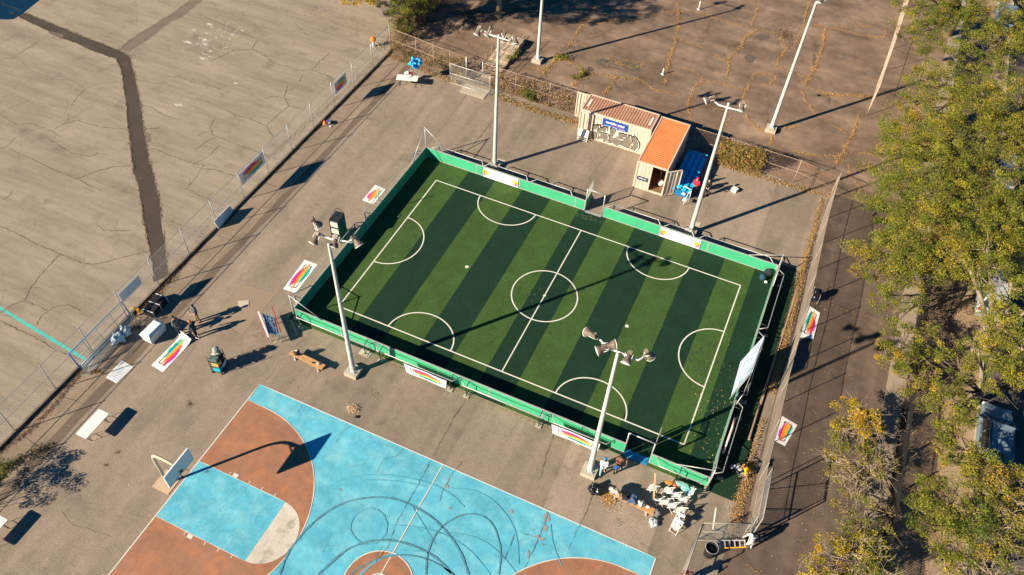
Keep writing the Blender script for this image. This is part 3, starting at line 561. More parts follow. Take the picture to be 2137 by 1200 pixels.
# ------------------------------------------------------------------ chain link fences
def chain(mb,a,b_,z0,z1,cell=.085,r=.0032):
    a=Vector((a[0],a[1],0)); b_=Vector((b_[0],b_[1],0)); L=(b_-a).length; u=(b_-a)/L; H=z1-z0
    nrm=Vector((-u.y,u.x,0))*r; st=cell*1.414; k=int((L+H)/st)
    def P(s,z): return a+u*s+Vector((0,0,z0+z))
    for d in(0,1):
        for i in range(k+1):
            s0=i*st-H if d==0 else i*st; s1=s0+H if d==0 else s0-H; h0,h1=0.0,H
            lo,hi=(s0,s1)
            # clip to 0..L
            if d==0:
                if s0<0: h0=-s0; s0=0
                if s1>L: h1=H-(s1-L); s1=L
            else:
                if s0>L: h0=s0-L; s0=L
                if s1<0: h1=H+s1; s1=0
            if h1-h0<.02: continue
            p,q=P(s0,h0),P(s1,h1); D=(q-p).normalized(); c=nrm; e=D.cross(nrm.normalized())*r
            vs=[p+c,p-c*.5+e*.87,p-c*.5-e*.87,q+c,q-c*.5+e*.87,q-c*.5-e*.87]
            mb.add(vs,[(0,1,4,3),(1,2,5,4),(2,0,3,5)])
def fence(name,label,pts,z0,h,rails,pr=.03,mw=None,mp=None,cell=.085,wr=.0032,group=None,zf=0,cat='fence',hs=None):
    root=empty(name,(pts[0][0],pts[0][1],z0),0,label,cat,group); o=Vector((pts[0][0],pts[0][1],z0))
    mw=mw or M_wire; mp=mp or M_gal
    for i,(x,y) in enumerate(pts):
        MB().tube([(x-o.x,y-o.y,0),(x-o.x,y-o.y,h+.04)],pr,8).ball((x-o.x,y-o.y,h+.05),pr*1.25,8,5).build('post',mp,root)
    for rz in rails:
        b=MB()
        b.tube([(x-o.x,y-o.y,rz) for x,y in pts],pr*.62,6); b.build('rail',mp,root)
    m=MB()
    for a,b_ in zip(pts[:-1],pts[1:]): chain(m,(a[0]-o.x,a[1]-o.y),(b_[0]-o.x,b_[1]-o.y),zf,h,cell,wr)
    m.build('wire_mesh',mw,root); return root
ys=[-32,-29,-26,-22.9,-19.75,-16.7,-13.65,-10.6,-7.5,-4.4,-1.3,1.75,4.8,7.85,10.9,14,17.1,20.22]
fence('chain_link_fence','long waist-worn chain link fence on the raised kerb left of the pitch',[(-23.47,y) for y in ys],TZ,2.38,[2.38,1.19],wr=.0026,cell=.1)
fence('chain_link_fence','vine-covered chain link fence running from the corner post to the small gate',[(-23.5,20.3),(-20.8,20.05),(-18.9,19.75),(-17.2,19.6),(-15.6,19.48)],0,2.25,[2.25,1.1],.028,M_rust,mat('rusty_pipe',(.45,.33,.24),(.36,.26,.19),rough=.7,scale=5))
fence('chain_link_fence','rusty chain link fence behind the containers with creeper on it',[(-14.0,19.45),(-10.9,19.4),(-7.8,19.4),(-4.6,19.4),(-1.5,19.4),(1.6,19.4),(4.7,19.38),(7.6,19.35),(10.3,19.3),(13.0,19.25),(15.9,18.65)],0,2.2,[2.2,1.1],.028,M_rust,MATS['rusty_pipe'])
fence('chain_link_fence','overgrown chain link fence climbing away past the dark ivy tree trunk',[(-23.5,20.3),(-23.45,23.5),(-23.4,27),(-23.3,31),(-23.2,35),(-23,40)],TZ,2.4,[2.4,1.2],.03,M_rust,MATS['rusty_pipe'])
RP=[(15.95,18.6),(15.85,16),(15.85,13),(15.95,10.2),(16.08,7.2),(16.17,4.2),(16.13,1.2),(16.15,-1.9),(16.27,-4.9),(16.32,-7.9),(16.5,-11.2)]
M_bwire=mat('tan_wire',(.44,.34,.24),(.33,.28,.22),rough=.6,scale=.6)
fence('chain_link_fence','tall sagging chain link fence along the right side of the pitch yard',RP,0,3.05,[3.05,1.5],.026,M_bwire,mat('weathered_pipe',(.30,.27,.22),(.24,.22,.18),rough=.7,scale=2),cell=.085,wr=.0046)
fence('chain_link_fence','tall chain link fence at the far right end beside the brown court',[(17.0,30.7),(17.12,34),(17.3,38),(17.45,42),(17.55,46),(17.6,50),(17.65,55)],0,3.0,[3.0,1.5],.025,M_bwire,MATS['rusty_pipe'],cell=.09,wr=.0024)
te=MB().box((0,0,.075),(.14,13.4,.15)).build('timber_edging',mat('old_timber',(.42,.29,.18),(.33,.22,.14),rough=.8,scale=3),label='long tan timber edging lying along the weeds by the right barrier',cat='edging',loc=(15.4,1.8,.001)); te.rotation_euler.z=R(-.9)
# small double gate at the back
g=empty('pedestrian_gate',(-15.55,19.1,0),0,'grey steel double gate half open in front of the concrete steps','gate')
def gateleaf(b,p0,p1,z0,z1,r=.03,mid=True):
    p0=Vector((p0[0],p0[1],0));p1=Vector((p1[0],p1[1],0))
    for zc in ([z0,(z0+z1)/2,z1] if mid else [z0,z1]): b.tube([p0+Vector((0,0,zc)),p1+Vector((0,0,zc))],r,6)
    for p in(p0,p1): b.tube([p+Vector((0,0,z0)),p+Vector((0,0,z1))],r,6)
b=MB(); gateleaf(b,(-1.0,-.75),(2.75,-.75),.1,2.0); b.build('leaf_frame',M_gal,g)
b=MB(); chain(b,(-1.0,-.75),(2.75,-.75),.1,2.0); b.build('wire_mesh',M_wire,g)
for x in(0,1.55): MB().tube([(x,.35,0),(x,.35,2.3)],.05,8).build('post',M_gal,g)
# steps behind the gate
s=empty('steps',(-14.6,20.1,0),0,'pale concrete steps with rusty handrails behind the small gate','steps')
b=MB()
for i in range(5): b.box((.45+i*.0,1.0+i*1.25,.05+.06*i),(1.75,1.25,.1+.12*i))
b.build('treads',mat('step_concrete',(.45,.36,.26),(.38,.30,.22),scale=2,grain=.15),s)
for x in(-.5,1.4):
    b=MB(); P=[(x,.4,.9)]
    for i in range(5): P+=[(x,1.0+i*1.25,1.0+.12*i)]
    b.tube(P,.025,6)
    for p in P[::1]: b.tube([(p[0],p[1],0),p],.022,6)
    b.tube([(q[0],q[1],q[2]-.45) for q in P],.02,6); b.build('handrail',MATS['rusty_pipe'],s)
MB().box((-14.2,18.3,.03),(2.3,1.3,.06)).build('concrete_slab',M_conc,kind='structure')
# folding fence gate at the lower right
def leafgate(label,p0,p1,h,lean=None):
    r=empty('mesh_gate',(p0[0],p0[1],0),0,label,'gate'); q=(p1[0]-p0[0],p1[1]-p0[1])
    b=MB(); gateleaf(b,(0,0),q,.12,h,.032); b.build('frame',MATS['weathered_pipe'],r); b=MB(); chain(b,(0,0),q,.12,h,.08,.003); b.build('wire_mesh',mat('dull_wire',(.30,.31,.28),rough=.6),r); return r
leafgate('open mesh gate leaf swung out from the fence above the black bin',(16.35,-11.3),(14.1,-12.35),2.3)
leafgate('mesh gate leaf hanging at an angle behind the person in maroon',(14.05,-12.45),(13.95,-15.2),2.3)
r=empty('mesh_gate',(16.62,-7.9,0),0,'long mesh gate folded back flat against the outside of the tall fence','gate')
b=MB(); gateleaf(b,(0,0),(.15,-3.2),.1,2.9,.035); b.tube([(0,0,.1),(.1,-2,2.9)],.02,6); b.build('frame',MATS['weathered_pipe'],r); b=MB(); chain(b,(0,0),(.15,-3.2),.1,2.9,.085,.0035); b.build('wire_mesh',M_wire,r)
# steel picket fence
pf=empty('picket_fence',(23.5,-30,0),0,'tall black steel picket fence casting striped shadows under the trees','fence')
MP=mat('black_steel',(.03,.03,.03),rough=.5,metal=.3)
y=-30.0; k=0
pm=None
while y<52:
    b=MB()
    for i in range(15): b.box((0,i*.165,1.0),(.05,.045,1.95))
    b.box((0,1.2,.25),(.035,2.44,.035)); b.box((0,1.2,1.8),(.035,2.44,.035)); b.box((0,-.07,1.05),(.06,.06,2.1))
    if pm is None: pm=b.build('panel',MP,pf); 
    else:
        o=pm.copy(); link(o); o.parent=pf; o.location=(0,y+30,0)
    y+=2.5
# ------------------------------------------------------------------ pitch barriers
M_brd=M_green
def barrier(label,p0,p1,out,frames,H=1.0,seams=()):
    """p0,p1 ends; out = outward unit (x,y)"""
    p0=Vector((*p0,0)); p1=Vector((*p1,0)); L=(p1-p0).length; u=(p1-p0)/L; o=Vector((*out,0))
    r=empty('pitch_barrier',p0,0,label,'barrier','green board barriers around the pitch')
    def Q(s,t,z): v=u*s+o*t; return (v.x,v.y,z+.03)
    n=max(1,round(L/1.72)); w_=L/n
    b=MB()
    b.bar(Q(.0,.02,H/2+.02),Q(L,.02,H/2+.02),.03,H-.06); b.build('panel',M_brd,r)
    b=MB(); b.bar(Q(0,.02,H),Q(L,.02,H),.07,.05); b.bar(Q(0,.02,.05),Q(L,.02,.05),.06,.05)
    b.build('edge_rail',M_gal,r)
    for s in seams or [w_*i for i in range(0,n+1,2)]:
        b=MB(); b.bar(Q(s,.02,.02),Q(s,.02,H),.05,.075,up=(u.x,u.y,0)); b.build('post',M_gal,r)
    for (a,c) in frames:
        b=MB(); d=.55
        P=[Q(a,.05,H-.02),Q(a+.35,d,H-.02),Q(c-.35,d,H-.02),Q(c,.05,H-.02)]
        b.tube(P,.032,6); b.build('support_rail',M_gal,r)
        m=(a+c)/2
        for s in ([m] if c-a<4 else [a+.5,c-.5]):
            b=MB(); b.tube([Q(s,.05,H-.02),Q(s,d,H-.02)],.028,6); b.tube([Q(s,d,H-.05),Q(s,d+.02,.0)],.028,6); b.tube([Q(s,.05,.15),Q(s,d,.15)],.02,6); b.build('bracket',M_dark,r)
            b=MB(); b.box(Q(s,d+.02,0),(.36,.26,.06)); b.build('foot_plate',M_conc,r)
    return r
X,Y=13.8,8.9
barrier('green board barrier along the back left half of the pitch under the light pole',(-X,Y),(-.5,Y),(0,1),[(.4,4.9),(4.9,8.6),(8.8,12.2)],seams=(.05,4.35,7.95,12.5,13.25))
barrier('green board barrier along the back right half of the pitch behind the gate',(.85,Y),(X,Y),(0,1),[(.2,4.4),(4.6,6.9),(7.2,12.6)],seams=(.05,4.45,8.0,12.9))
barrier('shaded green board barrier at the left end of the pitch',(-X,-Y),(-X,Y),(-1,0),[(.4,8.7),(9.1,17.3)],seams=(.1,6,9,12,17.7))
barrier('green board barrier at the right end of the pitch beside the tall fence',(X,-Y),(X,Y),(1,0),[(.3,5.7),(6,11.5),(11.7,17.5)],seams=(.1,6,12,17.7))
barrier('long front green board barrier in two tones with silver rails left of the front gate',(-X,-Y),(8.8,-Y),(0,-1),[(.2,6.0),(6.1,12),(12.1,17.9),(18.0,21.9)])
barrier('short front green board barrier at the right corner beside the white chairs',(10.35,-Y),(X,-Y),(0,-1),[(.3,3.3)])
# lower timber slats outside of the front barriers
# corner masts with braces
for (x,y,h,lab) in ((-X,Y,2.9,'silver corner mast with braces at the far left corner of the pitch'),(X,Y,2.1,'silver corner mast with long white brace at the far right corner of the pitch'),(-X,-Y,2.4,'silver corner mast with braces at the near left corner of the pitch'),(X,-Y,2.1,'silver corner mast with braces at the near right corner beside the yellow-shirted person')):
    r=empty('corner_mast',(x+(.05 if x>0 else -.05),y+(.08 if y>0 else -.08),0),0,lab,'mast','corner masts of the pitch')
    sxn=-1 if x>0 else 1; syn=-1 if y>0 else 1
    MB().tube([(0,0,0),(0,0,h)],.04,8).build('pole',M_gal,r)
    MB().tube([(0,0,h-.05),(sxn*2.15,syn*.02,1.05)],.03,6).build('brace',M_gal,r)
    MB().tube([(0,0,h-.05),(-sxn*.02,syn*2.15,1.05)],.03,6).build('brace',M_gal,r)
    MB().box((0,0,.03),(.3,.3,.06)).build('foot_plate',M_conc,r)
r=empty('side_post',(-13.95,2.0,0),0,'thin silver post standing at the middle of the left barrier','post')
MB().tube([(0,0,0),(0,0,2.3)],.035,8).build('pole',M_gal,r); MB().tube([(0,0,1.0),(-.45,0,1.0)],.03,6).build('arm',M_gal,r)
# gates of the pitch
for (x0,x1,y,lab,blue) in ((-.5,.85,Y,'back pitch gate with silver frame and door standing open outwards',0),(8.8,10.35,-Y,'front pitch gate with silver frame, blue threshold and door swung inwards',1)):
    r=empty('pitch_gate',(x0,y,0),0,lab,'gate'); w_=x1-x0
    b=MB(); 
    for x in(0,w_): b.tube([(x,0,0),(x,0,2.2)],.04,8)
    b.tube([(0,0,2.2),(w_,0,2.2)],.04,8); b.build('frame',M_gal,r)
    MB().box((w_/2,-.0,.03),(w_-.1,.5 if blue else .22,.05)).build('threshold',mat('blue_plate',(.02,.20,.42),(.03,.26,.48),rough=.5) if blue else M_gal,r)
    hx=.0 if not blue else w_
    b=MB(); b.bar((hx,.05,.07),(hx,1.22,.07),.04); b.bar((hx,.05,2.1),(hx,1.22,2.1),.04); b.bar((hx,.05,1.05),(hx,1.22,1.05),.04); b.bar((hx,.07,.07),(hx,.07,2.1),.04); b.bar((hx,1.2,.07),(hx,1.2,2.1),.04)
    d=b.build('door',M_gal,r); MB().box((hx,.63,.56),(.02,1.1,.95)).build('door_panel',M_green,d)
    b=MB(); chain(b,(hx,.07),(hx,1.2),1.07,2.1,.06,.003); b.build('door_mesh',M_wire,d)
    MB().box((hx+(.05 if not blue else -.05),1.12,1.1),(.07,.05,.16)).build('handle',M_dark,d)
# ------------------------------------------------------------------ light poles
M_lamp=mat('lamp_brown',(.20,.155,.115),(.15,.115,.088),rough=.5,scale=4)
M_lens=mat('lamp_glass',(.75,.76,.72),rough=.1,spec=.7)
def lamp(root,p,aim,s=1.0,arm=None):
    """floodlight head: p = yoke point, aim = direction the bell faces"""
    p=Vector(p); a=Vector(aim).normalized()
    b=MB(); b.lathe([(.001,-.05),(.09,-.04),(.105,0),(.115,.08),(.185,.19),(.235,.30),(.25,.37),(.24,.37)],p,a,18,cap=False)
    sh=b.build('lamp_head',M_lamp,root)
    MB().lathe([(.001,.365),(.235,.36),(.265,.375),(.26,.40),(.10,.43),(.001,.435)],p,a,18,cap=False).build('lens',M_lens,sh)
    q=a.to_track_quat('Z','Y').to_matrix().to_4x4()
    MB().box((0,0,0),(.22,.19,.20)).build('ballast_box',M_lamp,sh).matrix_local=Matrix.Translation(p-a*.17)@q
    u=Vector((0,0,1)); sd_=a.cross(u); sd_=sd_.normalized() if sd_.length>.1 else Vector((1,0,0)); e=arm if arm is not None else p+Vector((0,0,-.35)); e=Vector(e)
    MB().tube([p+sd_*.17+a*.1,p+sd_*.19-a*.12,(p-a*.12)*.55+e*.45+sd_*.15,e+sd_*.03,e-sd_*.03,(p-a*.12)*.55+e*.45-sd_*.15,p-sd_*.19-a*.12,p-sd_*.17+a*.1],.018,6).build('yoke',M_wht,sh)
def lightpole(px,py,H,lab,arm,lamps,xx=None,base=True,scale=1):
    c=at(px,py); 
    if xx: c=Vector((xx[0],xx[1],0))
    r=empty('light_pole',(c.x,c.y,0),0,lab,'light pole','floodlight poles around the pitch')
    if base: 
        MB().prism([(-.42,-.42),(.42,-.42),(.42,.42),(-.42,.42)],0,.32).build('footing',mat('footing_concrete',(.50,.43,.33),(.40,.33,.25),scale=3,grain=.15),r)
    b=MB().lathe([(.20,.3),(.20,.36),(.165,.4),(.16,1.2),(.085,H),(.085,H+.03),(.001,H+.05)],n=14); b.build('mast',M_pole,r)
    if base:
        b=MB().box((0,0,.335),(.5,.5,.03))
        for i in(-1,1):
            for j in(-1,1): b.lathe([(.035,.34),(.035,.42)],(i*.2,j*.2,0),n=8)
        b.build('base_plate',M_gal,r)
    pts=[Vector(p) for p in arm]; MB().tube(pts,.05,8).build('crossarm',M_wht,r)
    for (p,aim,e) in lamps: lamp(r,p,aim,arm=e)
    return r
HA=11.6
def off(px,py,z,c): v=at(px,py,z); return Vector((v.x-c.x,v.y-c.y,z))
def mk(base,H,lab,armpx,lamps,z=None,base_=True):
    c=at(*base); z=z or H-.1
    arm=[off(*p[:2],z+(p[2] if len(p)>2 else 0),c) for p in armpx]
    L=[(off(px,py,z+dz,c),aim,off(ex,ey,z,c)) for (px,py,dz,aim,ex,ey) in lamps]
    return lightpole(*base,H,lab,arm,L,base=base_)
D_=Vector
mk((738,778),HA,'floodlight pole near the front left of the pitch with four brown lamps',[(663,484),(675,492),(690,499),(718,503),(735,506)],[(656,462,.25,(.35,.25,-.9),664,484),(660,494,.15,(-.1,-.75,-.65),668,488),(700,500,.1,(.05,-.7,-.7),706,502),(741,500,.15,(.75,-.25,-.6),728,505)])
mk((1230,985),HA,'floodlight pole in front of the pitch beside the gate with five brown lamps',[(1252,709),(1270,727),(1295,736),(1330,752),(1340,748),(1347,738)],[(1236,698,.1,(-.85,.35,-.4),1248,708),(1262,727,.15,(-.75,-.6,-.3),1256,716),(1268,722,.3,(.8,.55,.1),1274,728),(1312,743,.2,(.0,-.9,-.45),1310,742),(1352,737,.2,(.35,.35,-.87),1345,742)])
mk((1032,348),HA,'floodlight pole behind the back barrier left of the containers with four lamps',[(1010,61),(1015,70),(1038,77),(1062,85),(1070,82)],[(1000,62,.15,(-.15,-.65,-.75),1010,63),(1022,63,.2,(-.3,-.3,-.9),1020,72),(1052,74,.1,(0,.1,-1),1052,80),(1075,80,.2,(.35,-.6,-.7),1068,82)])
mk((1440,487),HA,'floodlight pole behind the back barrier right of the containers with two lamps',[(1493,213),(1500,219),(1517,224),(1538,230),(1545,226)],[(1484,206,.15,(-.75,-.5,-.45),1492,213),(1550,220,.2,(-.05,-.7,-.7),1544,227)])
mk((1608,272),HA,'white floodlight pole standing on the brown court at the upper right',[(1690,-14),(1703,-6),(1722,2)],[(1686,-20,.2,(-.7,-.5,-.5),1692,-14),(1713,-4,.2,(-.05,-.7,-.7),1722,2)],base_=True)
mk((1122,128),HA,'white floodlight pole on the brown court near the steps',[(1118,-150),(1133,-146),(1155,-140)],[(1112,-156,.2,(-.7,-.5,-.5),1118,-150),(1158,-146,.2,(.2,-.6,-.7),1155,-140)])
for (px,py,h,lab) in ((1383,155,.6,'short white bollard stub standing on the brown court'),(1458,20,.9,'white stub post at the top of the brown court')):
    c=at(px,py); r=empty('stub_post',(c.x,c.y,0),0,lab,'post'); MB().tube([(0,0,0),(0,0,h)],.06,8).build('post',M_wht,r); MB().lathe([(.18,0),(.16,.06)],n=12).build('base_flange',M_wht,r)
c=Vector((-17.5,31,0)); r=empty('teal_post',c,0,'thin teal post standing in the tree shade on the upper court','post'); MB().tube([(0,0,0),(0,0,2.4)],.04,8).build('post',mat('teal_paint',(.02,.25,.27),rough=.5),r); MB().lathe([(.15,0),(.12,.05)],n=10).build('foot',M_dark,r)
# ------------------------------------------------------------------ shipping containers
M_cw1=mat('container_cream',(.66,.52,.40),(.58,.44,.33),rough=.55,scale=1.5,grain=.05)
M_croof=mat('container_roof_pink',(.48,.27,.17),(.40,.20,.12),rough=.7,scale=.9,c3=(.30,.13,.07),s3=1.5,t3=(.55,.8),grain=.1)
M_corange=mat('container_roof_orange',(.68,.205,.065),(.60,.17,.055),rough=.6,scale=1.0,c3=(.35,.11,.05),s3=2,t3=(.62,.85),grain=.08)
def corr(b,p0,p1,z0,z1,depth=.036,pitch=.28,out=(0,-1)):
    p0=Vector((*p0,0));p1=Vector((*p1,0));L=(p1-p0).length;u=(p1-p0)/L;o=Vector((*out,0)); n=max(1,round(L/pitch)); w_=L/n; pts=[]
    for i in range(n):
        s=i*w_; pts+=[(s,0),(s+w_*.25,0),(s+w_*.5,-depth),(s+w_*.75,-depth)]
    pts.append((L,0)); vs=[];fs=[]
    for s,d in pts:
        q=p0+u*s+o*d; vs+=[(q.x,q.y,z0),(q.x,q.y,z1)]
    for i in range(len(pts)-1): fs.append((2*i,2*i+2,2*i+3,2*i+1))
    return b.add(vs,fs)
def container(label,x0,y0,x1,y1,axis,roofm,wallm,sides):
    r=empty('shipping_container',((x0+x1)/2,(y0+y1)/2,0),0,label,'container','shipping containers behind the pitch')
    ox,oy=(x0+x1)/2,(y0+y1)/2; a0,a1,b0,b1=x0-ox,x1-ox,y0-oy,y1-oy; H=2.59
    for k,(p,q,o) in {'s':((a0,b0),(a1,b0),(0,-1)),'n':((a1,b1),(a0,b1),(0,1)),'w':((a0,b1),(a0,b0),(-1,0)),'e':((a1,b0),(a1,b1),(1,0))}.items():
        if k in sides:
            b=MB(); corr(b,(p[0],p[1]),(q[0],q[1]),.14,H-.1,out=o); b.build('wall',wallm,r)
    b=MB()
    # roof corrugation runs across the length
    n=int(((a1-a0) if axis=='x' else (b1-b0))/.21); L=(a1-a0) if axis=='x' else (b1-b0); w_=L/n; pts=[]
    for i in range(n): s=i*w_; pts+=[(s,0),(s+w_*.45,0),(s+w_*.6,-.03),(s+w_*.85,-.03)]
    pts.append((L,0)); vs=[];fs=[]
    for s,d in pts:
        if axis=='x': vs+=[(a0+s,b0+.06,H-.02+d),(a0+s,b1-.06,H-.02+d)]
        else: vs+=[(a1-.06,b0+s,H-.02+d),(a0+.06,b0+s,H-.02+d)]
    for i in range(len(pts)-1): fs.append((2*i,2*i+2,2*i+3,2*i+1))
    b.add(vs,fs); b.build('roof',roofm,r)
    b=MB()
    for x in(a0+.05,a1-.05):
        for y in(b0+.05,b1-.05): b.box((x,y,H/2),(.12,.12,H+.01))
    for z in(.07,H-.05):
        for y in(b0+.05,b1-.05): b.box((0,y,z),(a1-a0-.12,.1,.115))
        for x in(a0+.05,a1-.05): b.box((x,0,z),(.1,b1-b0-.12,.115))
    b.build('frame',wallm,r)
    b=MB().box((0,0,.09),(a1-a0-.2,b1-b0-.2,.06)); b.build('floor',mat('ply_floor',(.22,.13,.07),(.15,.09,.05),scale=3),r)
    return r,ox,oy
r1,ox1,oy1=container('cream shipping container with grey graffiti and a blue sign under a pinkish ribbed roof',-4.2,16.95,1.66,19.18,'x',M_croof,M_cw1,'sn')
r2,ox2,oy2=container('shipping container with bright orange ribbed roof and its front door open',1.84,13.08,4.22,19.05,'y',M_corange,M_cw1,'wen')
# doors of the cream container (left end, open)
def door(root,p0,p1,z0,z1,lab=None,m=M_cw1):
    b=MB(); corr(b,p0,p1,z0+.05,z1-.05,.03,.3,(0,-1) if abs(p1[0]-p0[0])>abs(p1[1]-p0[1]) else (1,0)); u=Vector((p1[0]-p0[0],p1[1]-p0[1],0)); L=u.length
    P0=Vector((*p0,0));P1=Vector((*p1,0))
    for z in(z0,z1): b.bar(P0+Vector((0,0,z)),P1+Vector((0,0,z)),.08)
    for p in(P0,P1): b.bar(p+Vector((0,0,z0)),p+Vector((0,0,z1)),.08)
    d=b.build('door',m,root); 
    b=MB()
    for t in(.3,.75): q=P0.lerp(P1,t); b.tube([(q.x-.03,q.y-.07,z0),(q.x-.03,q.y-.07,z1)],.018,6)
    b.build('lock_rod',M_gal,d); return d
door(r1,(-4.15-ox1,19.05-oy1),(-5.25-ox1,19.0-oy1),.15,2.5)
door(r1,(-4.2-ox1,16.98-oy1),(-4.35-ox1,18.05-oy1),.15,2.5)
door(r1,(-4.16-ox1,16.86-oy1),(-3.1-ox1,16.86-oy1),.15,2.45)
door(r2,(4.2-ox2,12.98-oy2),(5.15-ox2,13.75-oy2),.15,2.45)
b=MB(); corr(b,(1.92-ox2,13.1-oy2),(3.02-ox2,13.1-oy2),.14,2.49,.03,.3,(0,-1)); b.build('door',M_cw1,r2)
MB().box((3.04-ox2,13.1-oy2,1.3),(.06,.08,2.35)).build('door_post',M_cw1,r2)
for k in range(2): MB().box(((-3.85 if k==0 else 1.3)-ox1,18.05-oy1 if k==0 else 18.05-oy1,2.585),(.16,1.0,.02)).build('roof_label',M_wht,r1)
b=MB().tube([(3.5-ox2,14.8-oy2,.12),(3.5-ox2,14.8-oy2,.9)],.02,6).ball((3.75-ox2,14.0-oy2,.45),.26,12,8).box((3.5-ox2,15.0-oy2,1.2),(.5,.3,.6)); b.build('stored_goods',M_wht,r2)
# text helper
def text(s,size,m,name,parent,M,extr=.0,sx=1,bold=0):
    cu=bpy.data.curves.new('t','FONT'); cu.body=s; cu.size=size; cu.align_x='CENTER'; cu.align_y='CENTER'; cu.extrude=extr; cu.offset=bold; cu.resolution_u=2; cu.shear=.15
    t=bpy.data.objects.new('t',cu); link(t); dg=bpy.context.evaluated_depsgraph_get(); me=bpy.data.meshes.new_from_object(t.evaluated_get(dg)); bpy.data.objects.remove(t)
    me.transform(Matrix.Diagonal((sx,1,1,1))); me.transform(M); me.materials.clear(); me.materials.append(m); o=bpy.data.objects.new(name,me); link(o); o.parent=parent; return o
M_sblue=mat('sign_blue',(.015,.075,.33),(.012,.06,.27),rough=.5); M_navy=mat('sign_navy',(.01,.03,.12),rough=.5); M_sred=mat('sign_red',(.6,.08,.05),rough=.5)
RX=Matrix.Rotation(R(90),4,'X')
yw=16.95
def wl(px,py): v=aty(px,py,yw-.03); return (v.x-ox1,v.z)
A_,B_,C_,Dd=wl(1259,246),wl(1311,261.5),wl(1307,276.5),wl(1257,261)
cx=(A_[0]+B_[0]+C_[0]+Dd[0])/4; cz=(A_[1]+B_[1]+C_[1]+Dd[1])/4; sw=B_[0]-A_[0]; sh=abs(A_[1]-Dd[1])
sg=MB().box((cx,yw-oy1-.035,cz),(sw,.03,sh)).build('sign',M_sblue,r1)
text('mobile mini',sh*.48,M_wht,'sign_lettering',sg,Matrix.Translation((cx,yw-oy1-.055,cz+sh*.12))@RX,.002,sx=sw*.82/(sh*.48*5.2),bold=.008)
MB().box((cx+sw*.12,yw-oy1-.054,cz-sh*.16),(sw*.5,.004,.03)).build('underline',M_sred,sg)
b=MB()
for k in range(17):
    if k not in (6,11): b.box((cx-sw*.40+sw*.05*k,yw-oy1-.054,cz-sh*.36),(sw*.034,.004,.045))
b.build('small_lettering',M_wht,sg)
# graffiti
M_gf=mat('graffiti_grey',(.20,.175,.135),(.16,.14,.11),rough=.6,scale=5); M_gb=mat('graffiti_black',(.02,.02,.02),rough=.6); M_gw=mat('graffiti_white',(.82,.82,.80),rough=.5); M_gg=mat('graffiti_green',(.52,.60,.46),(.56,.60,.48),rough=.6)
L12=lambda P:[(1240+x/12,230+y/12) for x,y in P]; L5=lambda P:[(1180+x/5,180+y/5) for x,y in P]
letters=[L5([(283,418),(320,408),(352,415),(352,436),(318,450),(295,455),(292,470),(318,478),(335,500),(334,530),(316,556),(285,548),(277,510),(283,470)]),
 L12([(90,500),(130,460),(250,430),(310,470),(300,540),(240,555),(185,510),(165,560),(240,570),(320,600),(345,680),(320,760),(250,830),(215,800),(225,720),(150,725),(95,740),(80,690),(150,650),(165,610),(110,590),(75,540)]),
 L12([(395,480),(460,445),(560,480),(550,540),(430,710),(540,690),(690,790),(640,860),(570,900),(470,830),(380,830),(330,780),(390,650),(400,560)]),
 L12([(600,600),(640,570),(830,630),(800,690),(720,690),(745,745),(640,740),(530,665),(620,660)]),
 L12([(740,760),(850,650),(905,655),(915,760),(970,865),(900,860),(850,820),(905,880),(900,950),(850,965),(760,930),(640,870),(700,790)]),
 L12([(940,690),(1000,670),(1060,740),(1105,830),(1100,930),(1020,1030),(900,970),(930,900),(985,870),(965,780)])]
def wallpoly(b,P,y,off=(0,0),grow=0):
    Q=[wl(*p) for p in P]; cx_=sum(q[0] for q in Q)/len(Q); cz_=sum(q[1] for q in Q)/len(Q)
    Q=[(cx_+(q[0]-cx_)*(1+grow)+off[0],max(.1,cz_+(q[1]-cz_)*(1+grow)+off[1])) for q in Q]
    tri=tessellate_polygon([[Vector((q[0],0,q[1])) for q in Q]]); o=len(b.v); b.v+=[(q[0],y,q[1]) for q in Q]; b.f+=[tuple(i+o for i in t) for t in tri]
gg=MB(); wallpoly(gg,L12([(-80,400),(160,400),(350,420),(560,440),(850,560),(1000,620),(1130,760),(1150,960),(1090,1040),(900,990),(600,920),(300,840),(0,730),(-100,640)]),yw-oy1-.006)
G=gg.build('graffiti',M_gg,r1)
for m_,dy,of,gr,nm in ((M_gb,.009,(.06,.015),.24,'black_shading'),(M_gw,.012,(.02,-.02),.10,'white_outline'),(M_gb,.0135,(-.012,.01),.05,'thin_outline'),(M_gf,.0155,(0,0),0,'grey_fill')):
    b=MB()
    for k,P in enumerate(letters): wallpoly(b,P,yw-oy1-dy-k*.00015,of,gr)
    b.build(nm,m_,G)
# second sign
def w2(px,py): v=aty(px,py,13.05); return (v.x-ox2,v.z)
A_,B_,Dd=w2(1330.5,366),w2(1351.5,373),w2(1330,373.5); sw=B_[0]-A_[0]; sh=abs(A_[1]-Dd[1]); cx=(A_[0]+B_[0])/2; cz=(A_[1]+B_[1])/2-sh*.5
sg=MB().box((cx,13.05-oy2-.01,cz),(sw,.02,sh)).build('sign',M_navy,r2)
text('mobile mini',sh*.5,M_wht,'sign_lettering',sg,Matrix.Translation((cx,13.05-oy2-.023,cz+.03))@RX,.001,sx=sw*.85/(sh*.5*5.2),bold=.006)
